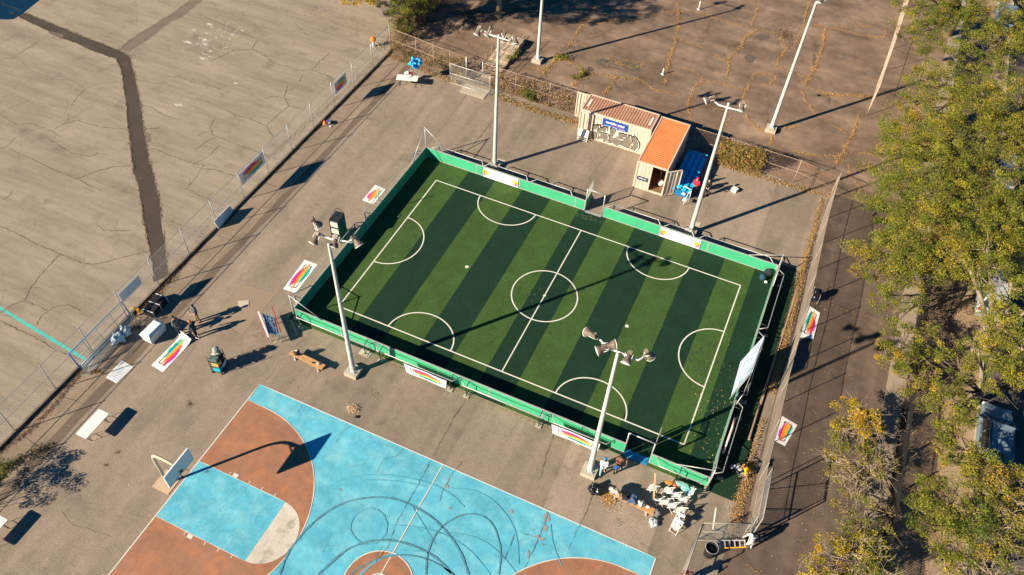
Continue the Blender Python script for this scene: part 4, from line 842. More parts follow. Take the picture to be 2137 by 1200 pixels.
# ------------------------------------------------------------------ posters
def postermat(name,swap=False,seed=0,faint=False,blot=.0,plain=False):
    m=bpy.data.materials.new(name); m.use_nodes=True; n=m.node_tree; b=n.nodes['Principled BSDF']; b.inputs['Roughness'].default_value=.45
    uv=n.nodes.new('ShaderNodeUVMap'); sx=n.nodes.new('ShaderNodeSeparateXYZ'); n.links.new(uv.outputs[0],sx.inputs[0])
    ad=n.nodes.new('ShaderNodeVectorMath'); ad.operation='ADD'; ad.inputs[1].default_value=(seed*3.1,seed*1.7,0); n.links.new(uv.outputs[0],ad.inputs[0])
    ns=n.nodes.new('ShaderNodeTexNoise'); ns.inputs['Scale'].default_value=7; ns.inputs['Detail'].default_value=6; n.links.new(ad.outputs[0],ns.inputs['Vector'])
    def M(op,a,c,d=None):
        x=n.nodes.new('ShaderNodeMath'); x.operation=op
        for k,v in enumerate((a,c,d)):
            if v is None: continue
            if isinstance(v,(int,float)): x.inputs[k].default_value=v
            else: n.links.new(v,x.inputs[k])
        return x.outputs[0]
    u,v=sx.outputs[0],sx.outputs[1]; nz=M('SUBTRACT',ns.outputs['Fac'],.5)
    cur=(.80,.79,.76,1)
    def band(c,vc,vw,uc,uw,col):
        # ragged ellipse at (uc,vc)
        nonlocal cur
        du=M('DIVIDE',M('SUBTRACT',u,uc),uw); dv=M('DIVIDE',M('SUBTRACT',v,vc),vw)
        d=M('ADD',M('MULTIPLY',du,du),M('MULTIPLY',dv,dv)); d=M('ADD',d,M('MULTIPLY',nz,c)); r=n.nodes.new('ShaderNodeMapRange'); r.inputs['From Min'].default_value=1.15; r.inputs['From Max'].default_value=.75; n.links.new(d,r.inputs['Value'])
        x=n.nodes.new('ShaderNodeMix'); x.data_type='RGBA'; n.links.new(r.outputs[0],x.inputs[0])
        if isinstance(cur,tuple): x.inputs[6].default_value=cur
        else: n.links.new(cur,x.inputs[6])
        x.inputs[7].default_value=(*col,1); cur=x.outputs[2]
    f=lambda t:1-t if swap else t
    mg,rd,og,yl,te=(.68,.06,.42),(.82,.08,.10),(.90,.30,.02),(.92,.50,.05),(.02,.48,.38)
    if faint: te=mg=(.58,.70,.80); og=rd=yl=(.68,.75,.80)
    if plain: pass
    else:
        band(2.6,f(.70),.19,.58,.30,te); band(2.0,f(.28),.19,.42,.25,mg); band(2.2,f(.38),.14,.5,.31,rd); band(2.0,f(.52),.12+blot,.52,.43,og); band(2.0,f(.535),.04,.52,.33,yl)
        band(3.5,f(.48),.035,.30,.22,rd)
    n.links.new(cur,b.inputs['Base Color']) if not isinstance(cur,tuple) else setattr(b.inputs['Base Color'],'default_value',cur); return m
PM=[postermat('poster_print',False,0),postermat('poster_print_reversed',True,2),postermat('poster_print_blot',False,5,blot=.07),postermat('poster_faint',False,7,faint=True)]
M_ink=mat('black_ink',(.02,.02,.025),rough=.5); M_inkb=mat('blue_ink',(.28,.42,.50),rough=.5)
def poster(name,label,cat,corners,m,th=.012,nu=8,nv=4,lift=None,marks=True,group='printed panels around the pitch',cut=None,back=None):
    """corners A,B,C,D: A->B is the length direction (u), A->D is v"""
    A,B,C,D=[Vector(c) for c in corners]; o=A.copy()
    nrm=(B-A).cross(D-A).normalized(); 
    if nrm.z<-.01: nrm=-nrm
    def S(u,v):
        p=A*(1-u)*(1-v)+B*u*(1-v)+C*u*v+D*(1-u)*v-o
        if lift: p=p+nrm*lift(u,v)
        if cut: p=cut(p,u,v)
        return p
    b=MB(); N=nu+1
    for k in(0,1):
        for j in range(nv+1):
            for i in range(nu+1): b.v.append(tuple(S(i/nu,j/nv)+nrm*(th*(1-k))))
    K=(nu+1)*(nv+1)
    flip=(S(1,0)-S(0,0)).cross(S(0,1)-S(0,0)).dot(nrm)<0
    for j in range(nv):
        for i in range(nu):
            q=[j*N+i,j*N+i+1,(j+1)*N+i+1,(j+1)*N+i]; u_=[(i/nu,j/nv),((i+1)/nu,j/nv),((i+1)/nu,(j+1)/nv),(i/nu,(j+1)/nv)]
            q2=[K+t for t in q]
            if flip: q=q[::-1];u1=u_[::-1]; u2=u_
            else: q2=q2[::-1]; u1=u_; u2=u_[::-1]
            b.f.append(tuple(q)); b.uv+=u1; b.f.append(tuple(q2)); b.uv+=[(0.01,.01)]*4
    def edge(i0,i1):
        b.f.append((i0,i1,i1+K,i0+K)); b.uv+=[(0.01,.01)]*4
    for i in range(nu): edge(i+1,i); edge(nv*N+i,nv*N+i+1)
    for j in range(nv): edge(j*N,(j+1)*N); edge((j+1)*N+nu,j*N+nu)
    r=b.build(name,m,label=label,cat=cat,group=group,loc=tuple(o))
    if marks:
        b=MB(); W=lambda u,v:S(u,v)+nrm*(th+.004)
        def line(P,w_):
            for a,c in zip(P[:-1],P[1:]): b.bar(W(*a),W(*c),w_,.004,up=nrm)
        if marks==1:
            for us in(0,1):
                u0,u1=(.14,.23) if us==0 else (.86,.77)
                line([(u1,.26),(u0,.26),(u0,.44)],.05); line([(u0,.56),(u0,.74),(u1,.74)],.05)
            line([(.23,.26),(.77,.26)],.03); line([(.23,.74),(.77,.74)],.03)
            b.build('bracket_lines',M_ink,r)
        else:
            line([(.1,.15),(.9,.15),(.9,.85),(.1,.85),(.1,.15)],.02); line([(.5,.15),(.5,.85)],.02); 
            for k in range(5): line([(.2+.12*k,.3+.05*(k%2)),(.2+.12*k,.65)],.02); line([(.15,.25+.12*k),(.8,.25+.12*k)],.012)
            b.build('faint_drawing',M_inkb,r)
    return r
v=lambda px,py,z=0.0: at(px,py,z)
poster('printed_panel','pale panel with faint blue drawing lying on the asphalt by the left fence corner','panel',[v(232,795,.01),v(266,759,.01),v(278,766,.01)*1,v(243,800,.01)] if False else [v(221,788,.01),v(254,752,.01),v(278,766,.01),v(243,800,.01)],postermat('plain_white',plain=True),marks=2)
poster('printed_panel','long colourful panel with curled pointed end beside the three standing people','panel',[v(316,762,.01),v(382,697,.01),v(401,712,.01),v(340,777,.01)],PM[1],marks=1,lift=lambda u,w_:max(0,u-.8)**1.5*2.2+max(0,.12-w_)*max(0,u-.6)*1.2)
poster('printed_panel','colourful panel lying outside the left barrier near the front corner','panel',[v(591,603,.01),v(636,542,.01),v(663,552,.01),v(617,612,.01)],PM[0],marks=1)
poster('printed_panel','orange splashed panel lying outside the left barrier by the thin silver post','panel',[v(756,418,.01),v(783,386,.01),v(805,395,.01),v(779,426,.01)],PM[2],marks=0)
poster('printed_panel','colourful panel lying in the alley outside the tall right fence near its middle','panel',[v(1666,704,.01),v(1690,640,.01),v(1711,654,.01),v(1697,708,.01)],PM[1],marks=1,lift=lambda u,w_:.03*(1+math.sin(u*7)))
poster('printed_panel','square splashed panel lying in the alley outside the lower right fence','panel',[v(1617,920,.01),v(1632,868,.01),v(1664,887,.01),v(1638,931,.01)],PM[2],marks=1)
def onX(px,py,x): d=ray(px,py); t=(x-CP.x)/d.x; return CP+d*t
poster('banner','long colourful banner hanging over the front barrier left of its middle','banner',[Vector((-5.42,-9.56,.98)),Vector((-2.47,-9.56,.98)),Vector((-2.5,-9.66,.30)),Vector((-5.2,-9.66,.30))],PM[0],marks=1,lift=lambda u,w_:.02*math.sin(u*9),group='colourful banners on the front barrier')
poster('banner','long colourful banner hanging on the front barrier behind the gate side light pole','banner',[Vector((4.42,-9.56,.98)),Vector((7.45,-9.56,.98)),Vector((7.4,-9.68,.26)),Vector((4.6,-9.68,.28))],PM[0],marks=1,lift=lambda u,w_:.02*math.sin(u*8+1),group='colourful banners on the front barrier')
poster('banner','colour splashed panel wired to the left fence between the two middle posts','banner',[Vector((-23.42,-1.2,TZ+1.15)),Vector((-23.42,1.65,TZ+1.15)),Vector((-23.42,1.65,TZ+2.25)),Vector((-23.42,-1.2,TZ+2.25))],PM[1],th=.01,group='panels wired on the left fence')
poster('banner','pale bluish panel wired to the left fence beside the black equipment case','banner',[Vector((-23.42,-13.5,TZ+1.3)),Vector((-23.42,-11.7,TZ+1.3)),Vector((-23.42,-11.7,TZ+2.1)),Vector((-23.42,-13.5,TZ+2.1))],PM[3],th=.01,marks=0,group='panels wired on the left fence')
poster('banner','small pale colour panel wired to the left fence near its far corner','banner',[Vector((-23.42,11.2,TZ+1.0)),Vector((-23.42,13.0,TZ+1.0)),Vector((-23.42,13.0,TZ+2.1)),Vector((-23.42,11.2,TZ+2.1))],PM[0],th=.01,marks=1,group='panels wired on the left fence')
# white banners on the inner face of the back barrier
M_bw=mat('banner_white',(.82,.81,.79),(.78,.77,.75),rough=.5)
def splash(b,cx,cz,r,y,rg):
    P=[]
    for k in range(22):
        a=k*2*math.pi/22; q=r*(rg.uniform(.5,1.0) if k%2 else rg.uniform(.9,1.35)); P.append((cx+q*math.cos(a)*1.15,cz+q*math.sin(a)*.9))
    o=len(b.v); b.v.append((cx,y,cz)); b.v+=[(x,y,max(.09,min(.93,z))) for x,z in P]; b.f+=[(o,o+1+(k+1)%22,o+1+k) for k in range(22)]
for (x0,x1,lab) in ((-8.85,-5.95,'white banner with orange splashes on the back barrier at the left light pole'),(5.35,8.3,'white banner with orange splashes on the back barrier at the right light pole')):
    r=empty('banner',(x0,Y-.03,.03),0,lab,'banner','white banners on the back barrier'); w_=x1-x0
    MB().box((w_/2,0,.5),(w_,.012,.9)).build('sheet',M_bw,r)
    rg2=random.Random(5)
    for k,(c_,dx,dz,rr,s_) in enumerate([((.85,.12,.30),.14,.34,.17,0),((.92,.32,.03),.24,.55,.24,0),((.95,.62,.08),.30,.48,.14,0),((.85,.10,.22),w_-.16,.30,.16,0),((.92,.32,.03),w_-.26,.50,.23,0),((.95,.60,.08),w_-.32,.52,.13,0)]):
        b=MB(); splash(b,dx,dz,rr,-.0085-.002*(k%3),rg2); b.build('paint_splash',mat('splash%d'%(k%3),c_,rough=.5),r)
    T=lambda x,z:Matrix.Translation((x,-.009,z))@RX
    text('Mode',.17,mat('lettering_grey',(.30,.42,.48),rough=.5),'lettering',r,T(w_*.42,.62),.001,sx=1.5); text('A',.2,mat('lettering_blue',(.08,.22,.36),rough=.5),'lettering',r,T(w_*.585,.60),.001,bold=.004); text('Rt',.17,mat('lettering_orange',(.72,.38,.16),rough=.5),'lettering',r,T(w_*.67,.57),.001)
    MB().box((w_*.55,-.009,.30),(w_*.26,.003,.022)).build('underline',M_ink,r)
# big translucent cloth slung over the right barrier
A=v(1527,827,1.08); B=v(1547,755,1.12); C=v(1597,701,2.6); D=v(1569,777,2.85)
cm=postermat('cloth_faint',False,3,faint=True)
cr=empty('cloth_screen',A,0,'large pale blue and white cloth slung from a tilted pole over the right barrier','cloth')
b=MB(); N=14
for j in range(N+1):
    for i in range(N+1):
        u,w_=i/N,j/N; p=A*(1-u)*(1-w_)+B*u*(1-w_)+C*u*w_+D*(1-u)*w_-A; p+=Vector((-.05,.0,-.12*math.sin(math.pi*u)*math.sin(math.pi*w_)+.05*math.sin(u*11+w_*4))); b.v.append(tuple(p))
for j in range(N):
    for i in range(N): q=[j*(N+1)+i,j*(N+1)+i+1,(j+1)*(N+1)+i+1,(j+1)*(N+1)+i]; b.f.append(tuple(q)); b.uv+=[(i/N,j/N),((i+1)/N,j/N),((i+1)/N,(j+1)/N),(i/N,(j+1)/N)]
b.build('cloth',cm,cr)
n_=cm.node_tree; bb=n_.nodes['Principled BSDF']; src_=bb.inputs['Base Color'].links[0].from_socket if bb.inputs['Base Color'].links else None
uvn=n_.nodes.new('ShaderNodeUVMap'); mp_=n_.nodes.new('ShaderNodeMapping'); mp_.inputs['Scale'].default_value=(1.5,9,1); n_.links.new(uvn.outputs[0],mp_.inputs[0]); nn_=n_.nodes.new('ShaderNodeTexNoise'); nn_.inputs['Scale'].default_value=2; nn_.inputs['Detail'].default_value=4; n_.links.new(mp_.outputs[0],nn_.inputs['Vector'])
rp_=n_.nodes.new('ShaderNodeMapRange'); rp_.inputs['From Min'].default_value=.42; rp_.inputs['From Max'].default_value=.62; n_.links.new(nn_.outputs['Fac'],rp_.inputs['Value']); mx_=n_.nodes.new('ShaderNodeMix'); mx_.data_type='RGBA'; n_.links.new(rp_.outputs[0],mx_.inputs[0]); mx_.inputs[6].default_value=(.62,.68,.74,1); mx_.inputs[7].default_value=(.20,.33,.48,1); n_.links.new(mx_.outputs[2],bb.inputs['Base Color'])
MB().tube([(A-D)*.12,D-A],.022,6).tube([D-A,C-A],.022,6).build('pole',M_gal,cr)
MB().tube([D-A,Vector(((D-A).x+.1,(D-A).y-.2,-A.z))],.025,6).tube([C-A,Vector(((C-A).x,(C-A).y,-A.z))],.025,6).build('stay',M_gal,cr)
b=MB().tube([(13.92,-3.5,1.0),(14.3,-2.1,1.75)],.03,6).tube([(14.3,-2.1,1.75),(14.35,-1.9,0)],.03,6)
b.build('leaning_pole',M_gal,label='short silver pole leaning on the right barrier below the pale cloth',cat='pole')
b=MB(); P=[(14.05,-6.9,.75),(14.1,-6.0,.9),(14.12,-5.2,.95),(14.1,-4.4,.9)]
b.tube(P,.07,8); b.build('rolled_banner',mat('rolled_print',(.72,.40,.34),(.75,.70,.66),rough=.6,scale=2),label='rolled orange and white banner tucked behind the right barrier rail',cat='banner')
# dark windbreak screens casting the large shadows on the right fence
for (y0,y1,lab) in ((-.7,.9,'pale'),):
    pass
# ------------------------------------------------------------------ tables
def table(c,rz,lab,Lx=1.83,Wy=.76,H=.74):
    r=empty('folding_table',(c.x,c.y,0),rz,lab,'table','white folding tables on the asphalt')
    b=MB(); P=[]
    for (x,y) in((1,1),(-1,1),(-1,-1),(1,-1)):
        for k in range(4): a={(1,1):0,(-1,1):90,(-1,-1):180,(1,-1):270}[(x,y)]+k*30; P.append((x*(Lx/2-.07)+.07*math.cos(R(a)),y*(Wy/2-.07)+.07*math.sin(R(a))))
    b.prism(P,H-.045,H); b.build('tabletop',M_wht,r)
    for s in(-1,1):
        x=s*Lx*.36; b=MB(); b.tube([(x,-.28,H-.05),(x,-.28,.06),(x+s*.02,-.24,.02),(x+s*.02,.24,.02),(x,.28,.06),(x,.28,H-.05)],.014,6); b.tube([(x,-.28,.3),(x,.28,.3)],.012,6); b.tube([(x,0,.3),(x-s*.38,0,H-.05)],.01,6); b.build('leg',M_dark,r)
    return r
table(v(193,884,.74),R(90),'white folding table standing alone on the asphalt left of the basketball hoop')
table(Vector((-19.6,-28.1,0)),R(90),'white folding table cut off by the left edge near the bottom')
table(v(850,162,.74),R(19),'white folding table in front of the blue and red balloons')
# white tabletop leaning against the kerb
tl=empty('leaning_board',v(452,473,0),0,'pale grey board with faint letters leaning against the left kerb','board')
o=v(452,473,0); P=[v(457,478,.02),v(489,440,.02),v(479,429,.85),v(447,462,.85)]
b=MB(); n_=(P[1]-P[0]).cross(P[3]-P[0]).normalized()*.05; b.add([p-o for p in P]+[p-o-n_ for p in P],[(0,1,2,3),(7,6,5,4),(0,4,5,1),(1,5,6,2),(2,6,7,3),(3,7,4,0)]); b.build('panel',mat('pale_board',(.52,.62,.66),(.46,.57,.62),rough=.5,scale=3),tl)
b=MB()
for k in range(4):
    u=.2+.19*k
    for (a,c) in(((u,.3),(u,.7)),((u,.3),(u+.1,.3)),((u,.7),(u+.1,.7)),((u,.5),(u+.1,.5))):
        p=lambda t:(P[0].lerp(P[1],t[0])).lerp(P[3].lerp(P[2],t[0]),t[1])-o+n_.normalized()*.006
        b.bar(p(a),p(c),.035,.004,up=n_)
b.build('faint_lettering',mat('faint_grey',(.40,.46,.50),rough=.5),tl)
# ------------------------------------------------------------------ benches
def bench(p0,p1,lab):
    p0=Vector(p0);p1=Vector(p1); c=(p0+p1)/2; rz=math.atan2(p1.y-p0.y,p1.x-p0.x); L=(p1-p0).length
    r=empty('bench',(c.x,c.y,0),rz,lab,'bench','backless wooden benches')
    for k in(-1,1): MB().box((0,k*.105,.45),(L,.19,.045)).build('seat_plank',M_wood,r)
    for s in(-1,1): MB().box((s*(L/2-.35),0,.21),(.08,.34,.42)).box((s*(L/2-.35),0,.03),(.16,.42,.06)).build('leg',M_conc,r)
    return r
bench((-12.35,-11.55,0),(-9.9,-11.68,0),'wooden bench with black backpack by the front left light pole')
bench((8.95,-11.75,0),(11.55,-11.95,0),'wooden bench heaped with coats in front of the white chairs')
# backpack etc.
def blob(name,label,cat,c,r,m,seed=1,jit=.12,parts=None,group=None,M=None):
    b=MB(); b.ball((0,0,r[2]),r,26,16,M=M)
    from mathutils import noise
    mx=max(r)
    for i_,q in enumerate(b.v):
        d=Vector(q)-Vector((0,0,r[2])); s1=noise.noise(d*(1.6/mx)+Vector((seed*3.3,seed,0))); s2=abs(noise.noise(d*(4.5/mx)+Vector((seed,0,seed*1.7)))); d=d*(1+jit*3.2*s1-jit*3.0*s2+jit*.6); z=d.z+r[2]; b.v[i_]=(d.x,d.y,max(0.004 if z<r[2]*.25 else z,0.002) if z<r[2]*.25 else z)
    o=b.build(name,m,label=label,cat=cat,group=group); o.location=c; return o
M_nav=mat('navy_cloth',(.02,.035,.06),(.03,.05,.08),rough=.9,scale=8); M_blkc=mat('black_cloth',(.013,.014,.017),(.03,.032,.036),rough=.85,scale=8); M_grc=mat('grey_cloth',(.40,.38,.36),(.30,.29,.28),rough=.9,scale=8); M_tan=mat('tan_cloth',(.42,.26,.14),(.36,.22,.12),rough=.9,scale=8)
bp=empty('backpack',(-11.9,-11.55,.475),.3,'black backpack sitting on the left end of the wooden bench','backpack')
b=MB().ball((0,0,.2),(.2,.15,.22),12,8); b.build('pack',M_blkc,bp); MB().ball((.02,-.13,.15),(.13,.07,.11),10,6).build('pocket',M_blkc,bp); MB().tube([(-.1,.13,.32),(-.1,.22,.2),(-.1,.15,.03)],.018,6).tube([(.1,.13,.32),(.1,.22,.2),(.1,.15,.03)],.018,6).build('strap',M_dark,bp); MB().box((0,-.02,.41),(.16,.1,.02)).build('label_patch',M_wht,bp)
b=MB().ball((0,0,.07),(.13,.09,.07),10,6); b.build('pouch',mat('pink_leather',(.62,.45,.38),rough=.7),label='small pink pouch lying on the right end of the wooden bench',cat='pouch',loc=(-10.3,-11.62,.475))
b=MB().ball((0,0,.03),(.08,.05,.04),10,6).tube([(.05,0,.03),(.2,.1,.01)],.01,6); b.build('sunglasses_case',M_blkc,label='small dark case beside the pink pouch on the wooden bench',cat='case',loc=(-10.65,-11.68,.475))
zb=.475
for k,(x,dy,rr,m,lab,nm) in enumerate([(9.15,.05,(.27,.2,.2),M_grc,'crumpled grey bag at the left end of the coat-heaped bench','bag'),(9.5,-.1,(.18,.16,.17),M_tan,'tan leather bag on the coat-heaped bench','bag'),(9.85,0,(.2,.27,.17),M_blkc,'black coat folded over the coat-heaped bench','coat'),(10.3,0,(.27,.28,.15),mat('denim',(.05,.09,.16),(.08,.13,.2),rough=.9,scale=9),'dark blue coat spread over the middle of the bench','coat'),(10.75,-.03,(.16,.17,.16),mat('pale_bag',(.5,.52,.5),(.4,.43,.42),rough=.8,scale=9),'pale plastic bag on the right half of the coat-heaped bench','bag'),(11.15,0,(.09,.07,.05),M_wht,'small white cup on the bare part of the coat-heaped bench','cup')]):
    o=blob(nm,lab,nm,(x,-11.83+dy,zb),rr,m,seed=k+3,jit=.22)
blob('bag','dark grey holdall on the ground at the right end of the coat-heaped bench','bag',(11.75,-11.8,0),(.24,.22,.26),mat('grey_holdall',(.10,.10,.11),(.16,.15,.16),rough=.9,scale=8),21,.18)
blob('bag','light grey bag on the ground in front of the bench end','bag',(11.72,-12.35,0),(.26,.22,.15),mat('light_bag',(.42,.46,.47),(.34,.38,.40),rough=.8,scale=8),22,.2)
q_,c_=tufts([(8.8,-12.0),(9.2,-12.15)],.5,1500,.09,.05,0,[(.5,.28,.07),(.36,.19,.06),(.6,.4,.2)],[3,2,1],gap=False); quads('leaf_pile',q_,c_,DRY,label='brown leaf pile spilling at the left foot of the coat-heaped bench',cat='leaf pile')
blob('sack','glossy black rubbish sack left of the coat-heaped bench','rubbish sack',(8.15,-12.0,0),(.33,.27,.28),mat('black_plastic',(.012,.014,.018),rough=.25,spec=.6),24,.25)
q_,c_=tufts([(-7.05,-13.25),(-6.75,-13.25)],.26,3600,.08,.06,0,[(.72,.52,.34),(.62,.43,.27),(.5,.36,.22)],[3,2,1],gap=False); quads('shavings_heap',q_,c_,DRY,label='small heap of pale wood shavings on the asphalt above the blue court',cat='heap')
blob('dark_rag','small black rag on the asphalt beside the heap of shavings','rag',(-6.42,-13.62,0),(.12,.09,.05),M_blkc,26,.3)
for k,(px,py,z0,lab) in enumerate([(250,713,0,'larger pale blue plastic bag by the left fence'),(264,697,0,'smaller white plastic bag next to the larger one by the left fence')]):
    c=v(px,py,0); blob('plastic_bag',lab,'plastic bag',(c.x,c.y,0),(.32,.42-.06*k,.36-.05*k),mat('bag_film%d'%k,(.62,.72,.78) if k==0 else (.74,.78,.80),(.45,.58,.68),rough=.4,scale=7),30+k,.22)
c=v(1532,399); r=empty('cool_box',(c.x,c.y,0),R(-20),'small white box with lid standing alone behind the back barrier','box'); MB().box((0,0,.13),(.42,.32,.26)).build('body',M_wht,r); MB().box((0,0,.28),(.46,.36,.05)).build('lid',M_wht,r)
# ------------------------------------------------------------------ white folding chairs
def chair0():
    r=empty('folding_chair'); m=M_wht
    b=MB(); P=[(.2*math.cos(R(a))*1.02,.2*math.sin(R(a))) for a in range(0,360,20)]; P=[(max(-.2,min(.2,x*1.15)),y) for x,y in P]; b.prism(P,.435,.46); b.build('seat',mat('seat_pad',(.66,.67,.66),(.58,.60,.60),rough=.5),r)
    b=MB(); N=8
    vs=[];
    for i in range(N+1):
        t=i/N*2-1; x=.19*t; y=.27-.04*(1-t*t)
        vs+=[(x,y-.05,.60+.02*t*t),(x,y+.03,.84-.05*t*t),(x,y-.03,.60+.02*t*t),(x,y+.05,.84-.05*t*t)]
    fs=[]
    for i in range(N):
        a=4*i; c=4*i+4; fs+=[(a,c,c+1,a+1),(a+2,a+3,c+3,c+2),(a+1,c+1,c+3,a+3),(a,a+2,c+2,c)]
    b.add(vs,fs); b.build('backrest',m,r)
    for s in(-1,1):
        b=MB(); b.bar((s*.215,.3,.82),(s*.215,-.25,.015),.022,.034); b.build('front_leg',m,r)
        b=MB(); b.bar((s*.19,-.14,.44),(s*.19,.27,.015),.022,.034); b.build('rear_leg',m,r)
    b=MB(); b.tube([(-.215,-.22,.06),(.215,-.22,.06)],.012,6).tube([(-.19,.22,.06),(.19,.22,.06)],.012,6).tube([(-.215,.22,.70),(.215,.22,.70)],.012,6); b.build('crossbar',m,r)
    return r
CH=chair0()
chairs=[(1362,1017,-115,'white folding chair at the upper left of the crowd, under the wooden plank'),
 (1393,1023,-105,'white folding chair second from left in the back row of crowded chairs'),
 (1409,1033,-108,'white folding chair amid the crowded chairs next to the orange cloth'),
 (1425,1041,-108,'white folding chair right of centre in front of the teal cloth'),
 (1372,1038,-120,'white folding chair holding the black bag'),
 (1385,1045,-112,'white folding chair directly right of the one holding the black bag'),
 (1402,1053,-110,'white folding chair in the middle of the front row of the crowd'),
 (1420,1063,-110,'white folding chair at the right end of the front row'),
 (1437,1026,-100,'white folding chair at the far right of the crowd beside the barrier'),
 (1415,1087,-15,'upper one of the two white folding chairs standing apart below the others'),
 (1411,1099,-15,'lowest white folding chair of all, nearest the bottom edge of the picture')]
first=True
for (px,py,rz,lab) in chairs:
    o=CH if first else copy_tree(CH); first=False
    c=v(px,py,.45); o.location=(c.x,c.y,0); o.rotation_euler=(0,0,R(rz)+rnd.uniform(-.12,.12)); tag(o,lab,'chair','white folding chairs')
for k,(px,py,lab) in enumerate([(1209,293,'left one of two folded white chairs leaning at the cream container'),(1219,296,'right one of two folded white chairs leaning at the cream container')]):
    c=v(px,py,0); r=empty('folded_chair',(c.x,c.y,0),R(-4),lab,'chair','folded white chairs at the container')
    T=Matrix.Rotation(R(-14),4,'X')
    b=MB(); b.add([(x,y,z) for z in(.38,.82) for x in(-.17,.17) for y in(-.02,.02)],[(0,1,3,2),(4,6,7,5),(0,4,5,1),(2,3,7,6),(0,2,6,4),(1,5,7,3)],T); b.build('seat',M_wht,r)
    b=MB(); b.add([(x,y,z) for z in(.86,1.05) for x in(-.16,.16) for y in(-.025,.015)],[(0,1,3,2),(4,6,7,5),(0,4,5,1),(2,3,7,6),(0,2,6,4),(1,5,7,3)],T); b.build('backrest',M_wht,r)
    for s in(-1,1): b=MB(); b.bar(T@Vector((s*.2,0,.01)),T@Vector((s*.2,0,1.05)),.03,.03); b.build('leg',M_wht,r)
    b=MB(); b.bar(T@Vector((-.2,0,.1)),T@Vector((.2,0,.1)),.03,.03); b.bar(T@Vector((-.2,0,.25)),T@Vector((.2,0,.25)),.03,.03); b.build('crossbar',M_wht,r)
blob('bag','black bag on the seat of a white folding chair','bag',tuple(v(1373,1037,.47)),(.17,.15,.13),M_blkc,41,.15)
def drape(name,label,cat,poly,m):
    o=Vector(poly[0]); b=MB(); c=sum((Vector(p) for p in poly),Vector())/len(poly)-o; b.v=[tuple(c+Vector((0,0,.03)))]+[tuple(Vector(p)-o) for p in poly]+[tuple(Vector(p)-o-Vector((0,0,.025))) for p in poly]; n=len(poly)
    b.f=[(0,1+i,1+(i+1)%n) for i in range(n)]+[(1+i,1+n+i,1+n+(i+1)%n,1+(i+1)%n) for i in range(n)]+[tuple(range(n+1,2*n+1))]
    return b.build(name,m,label=label,cat=cat,loc=tuple(o))
zz5=lambda P,z:[v(1340+x/9.23,990+y/9.23,z+rnd.uniform(-.02,.02)) for x,y in P]
drape('cloth','orange cloth lying over the back of the crowded white chairs','cloth',zz5([(415,120),(580,125),(585,190),(470,190)],.55),mat('orange_cloth',(.75,.28,.06),(.66,.22,.05),rough=.8,scale=6))
drape('cloth','dark red cloth between the orange and teal cloths on the chairs','cloth',zz5([(590,130),(640,150),(730,250),(640,275),(585,200)],.52),mat('red_cloth',(.30,.06,.04),(.45,.16,.06),rough=.8,scale=6))
drape('cloth','teal and mint patterned cloth over the chairs beside the barrier','cloth',zz5([(650,130),(720,125),(880,190),(920,300),(840,350),(760,280),(660,180)],.56),mat('teal_cloth',(.03,.42,.36),(.50,.78,.66),rough=.7,scale=7))
drape('cloth','pale turquoise bag at the right edge of the teal cloth','bag',zz5([(900,240),(1005,240),(990,330),(920,420),(880,400)],.5),mat('pale_teal',(.35,.62,.66),(.62,.70,.68),rough=.7,scale=5))
b=MB(); a=v(1364,1041,.5); c=v(1367.5,988,1.15); b.bar(a-a,c-a,.09,.04); b.build('plank',mat('bare_plank',(.66,.36,.19),rough=.7),label='long bare wooden plank leaning across the first white chairs',cat='plank',loc=tuple(a))
# ------------------------------------------------------------------ hoop
bk=empty('basketball_hoop',(-13.45,-21.75,0),0,'gooseneck basketball hoop with white backboard beside the blue court','basketball hoop')
M_bp=mat('hoop_paint',(.55,.47,.33),(.47,.40,.28),rough=.6,scale=3)
MB().prism([(-.75,-.55),(.35,-.55),(.35,.65),(-.75,.65)],0,.03).build('base_slab',mat('slab_tan',(.58,.42,.27),(.50,.36,.23),scale=2,grain=.1),bk)
P=[(-.1,0,.03),(-.1,0,2.5),(-.08,0,2.9),(.0,0,3.15),(.18,0,3.33),(.42,0,3.4),(.9,0,3.42),(1.66,0,3.38)]
MB().tube(P,.085,12).build('post',M_bp,bk)
xb_=1.72
MB().box((xb_,0,3.3),(.05,1.83,1.07)).build('backboard',mat('backboard_white',(.66,.72,.74),(.60,.67,.70),rough=.4,scale=3),bk)
b=MB(); [b.box((xb_,yy,3.3),(.08,.04,1.11)) for yy in(-.93,.93)]; [b.box((xb_,0,3.3+q),(.08,1.82,.04)) for q in(-.55,.55)]; b.build('board_frame',M_wht,bk)
MB().tube([(xb_+.28+.23*math.cos(t),.23*math.sin(t),2.95) for t in np.linspace(0,2*math.pi,21)],.012,6,cap=False).box((xb_+.04,0,2.95),(.08,.16,.14)).build('rim',mat('rim_dark',(.10,.03,.02),rough=.5),bk)
MB().bar((.45,0,3.4),(xb_,0,2.95),.05).bar((xb_-.04,-.4,3.3),(xb_-.04,.4,3.3),.06).build('brace',M_bp,bk)
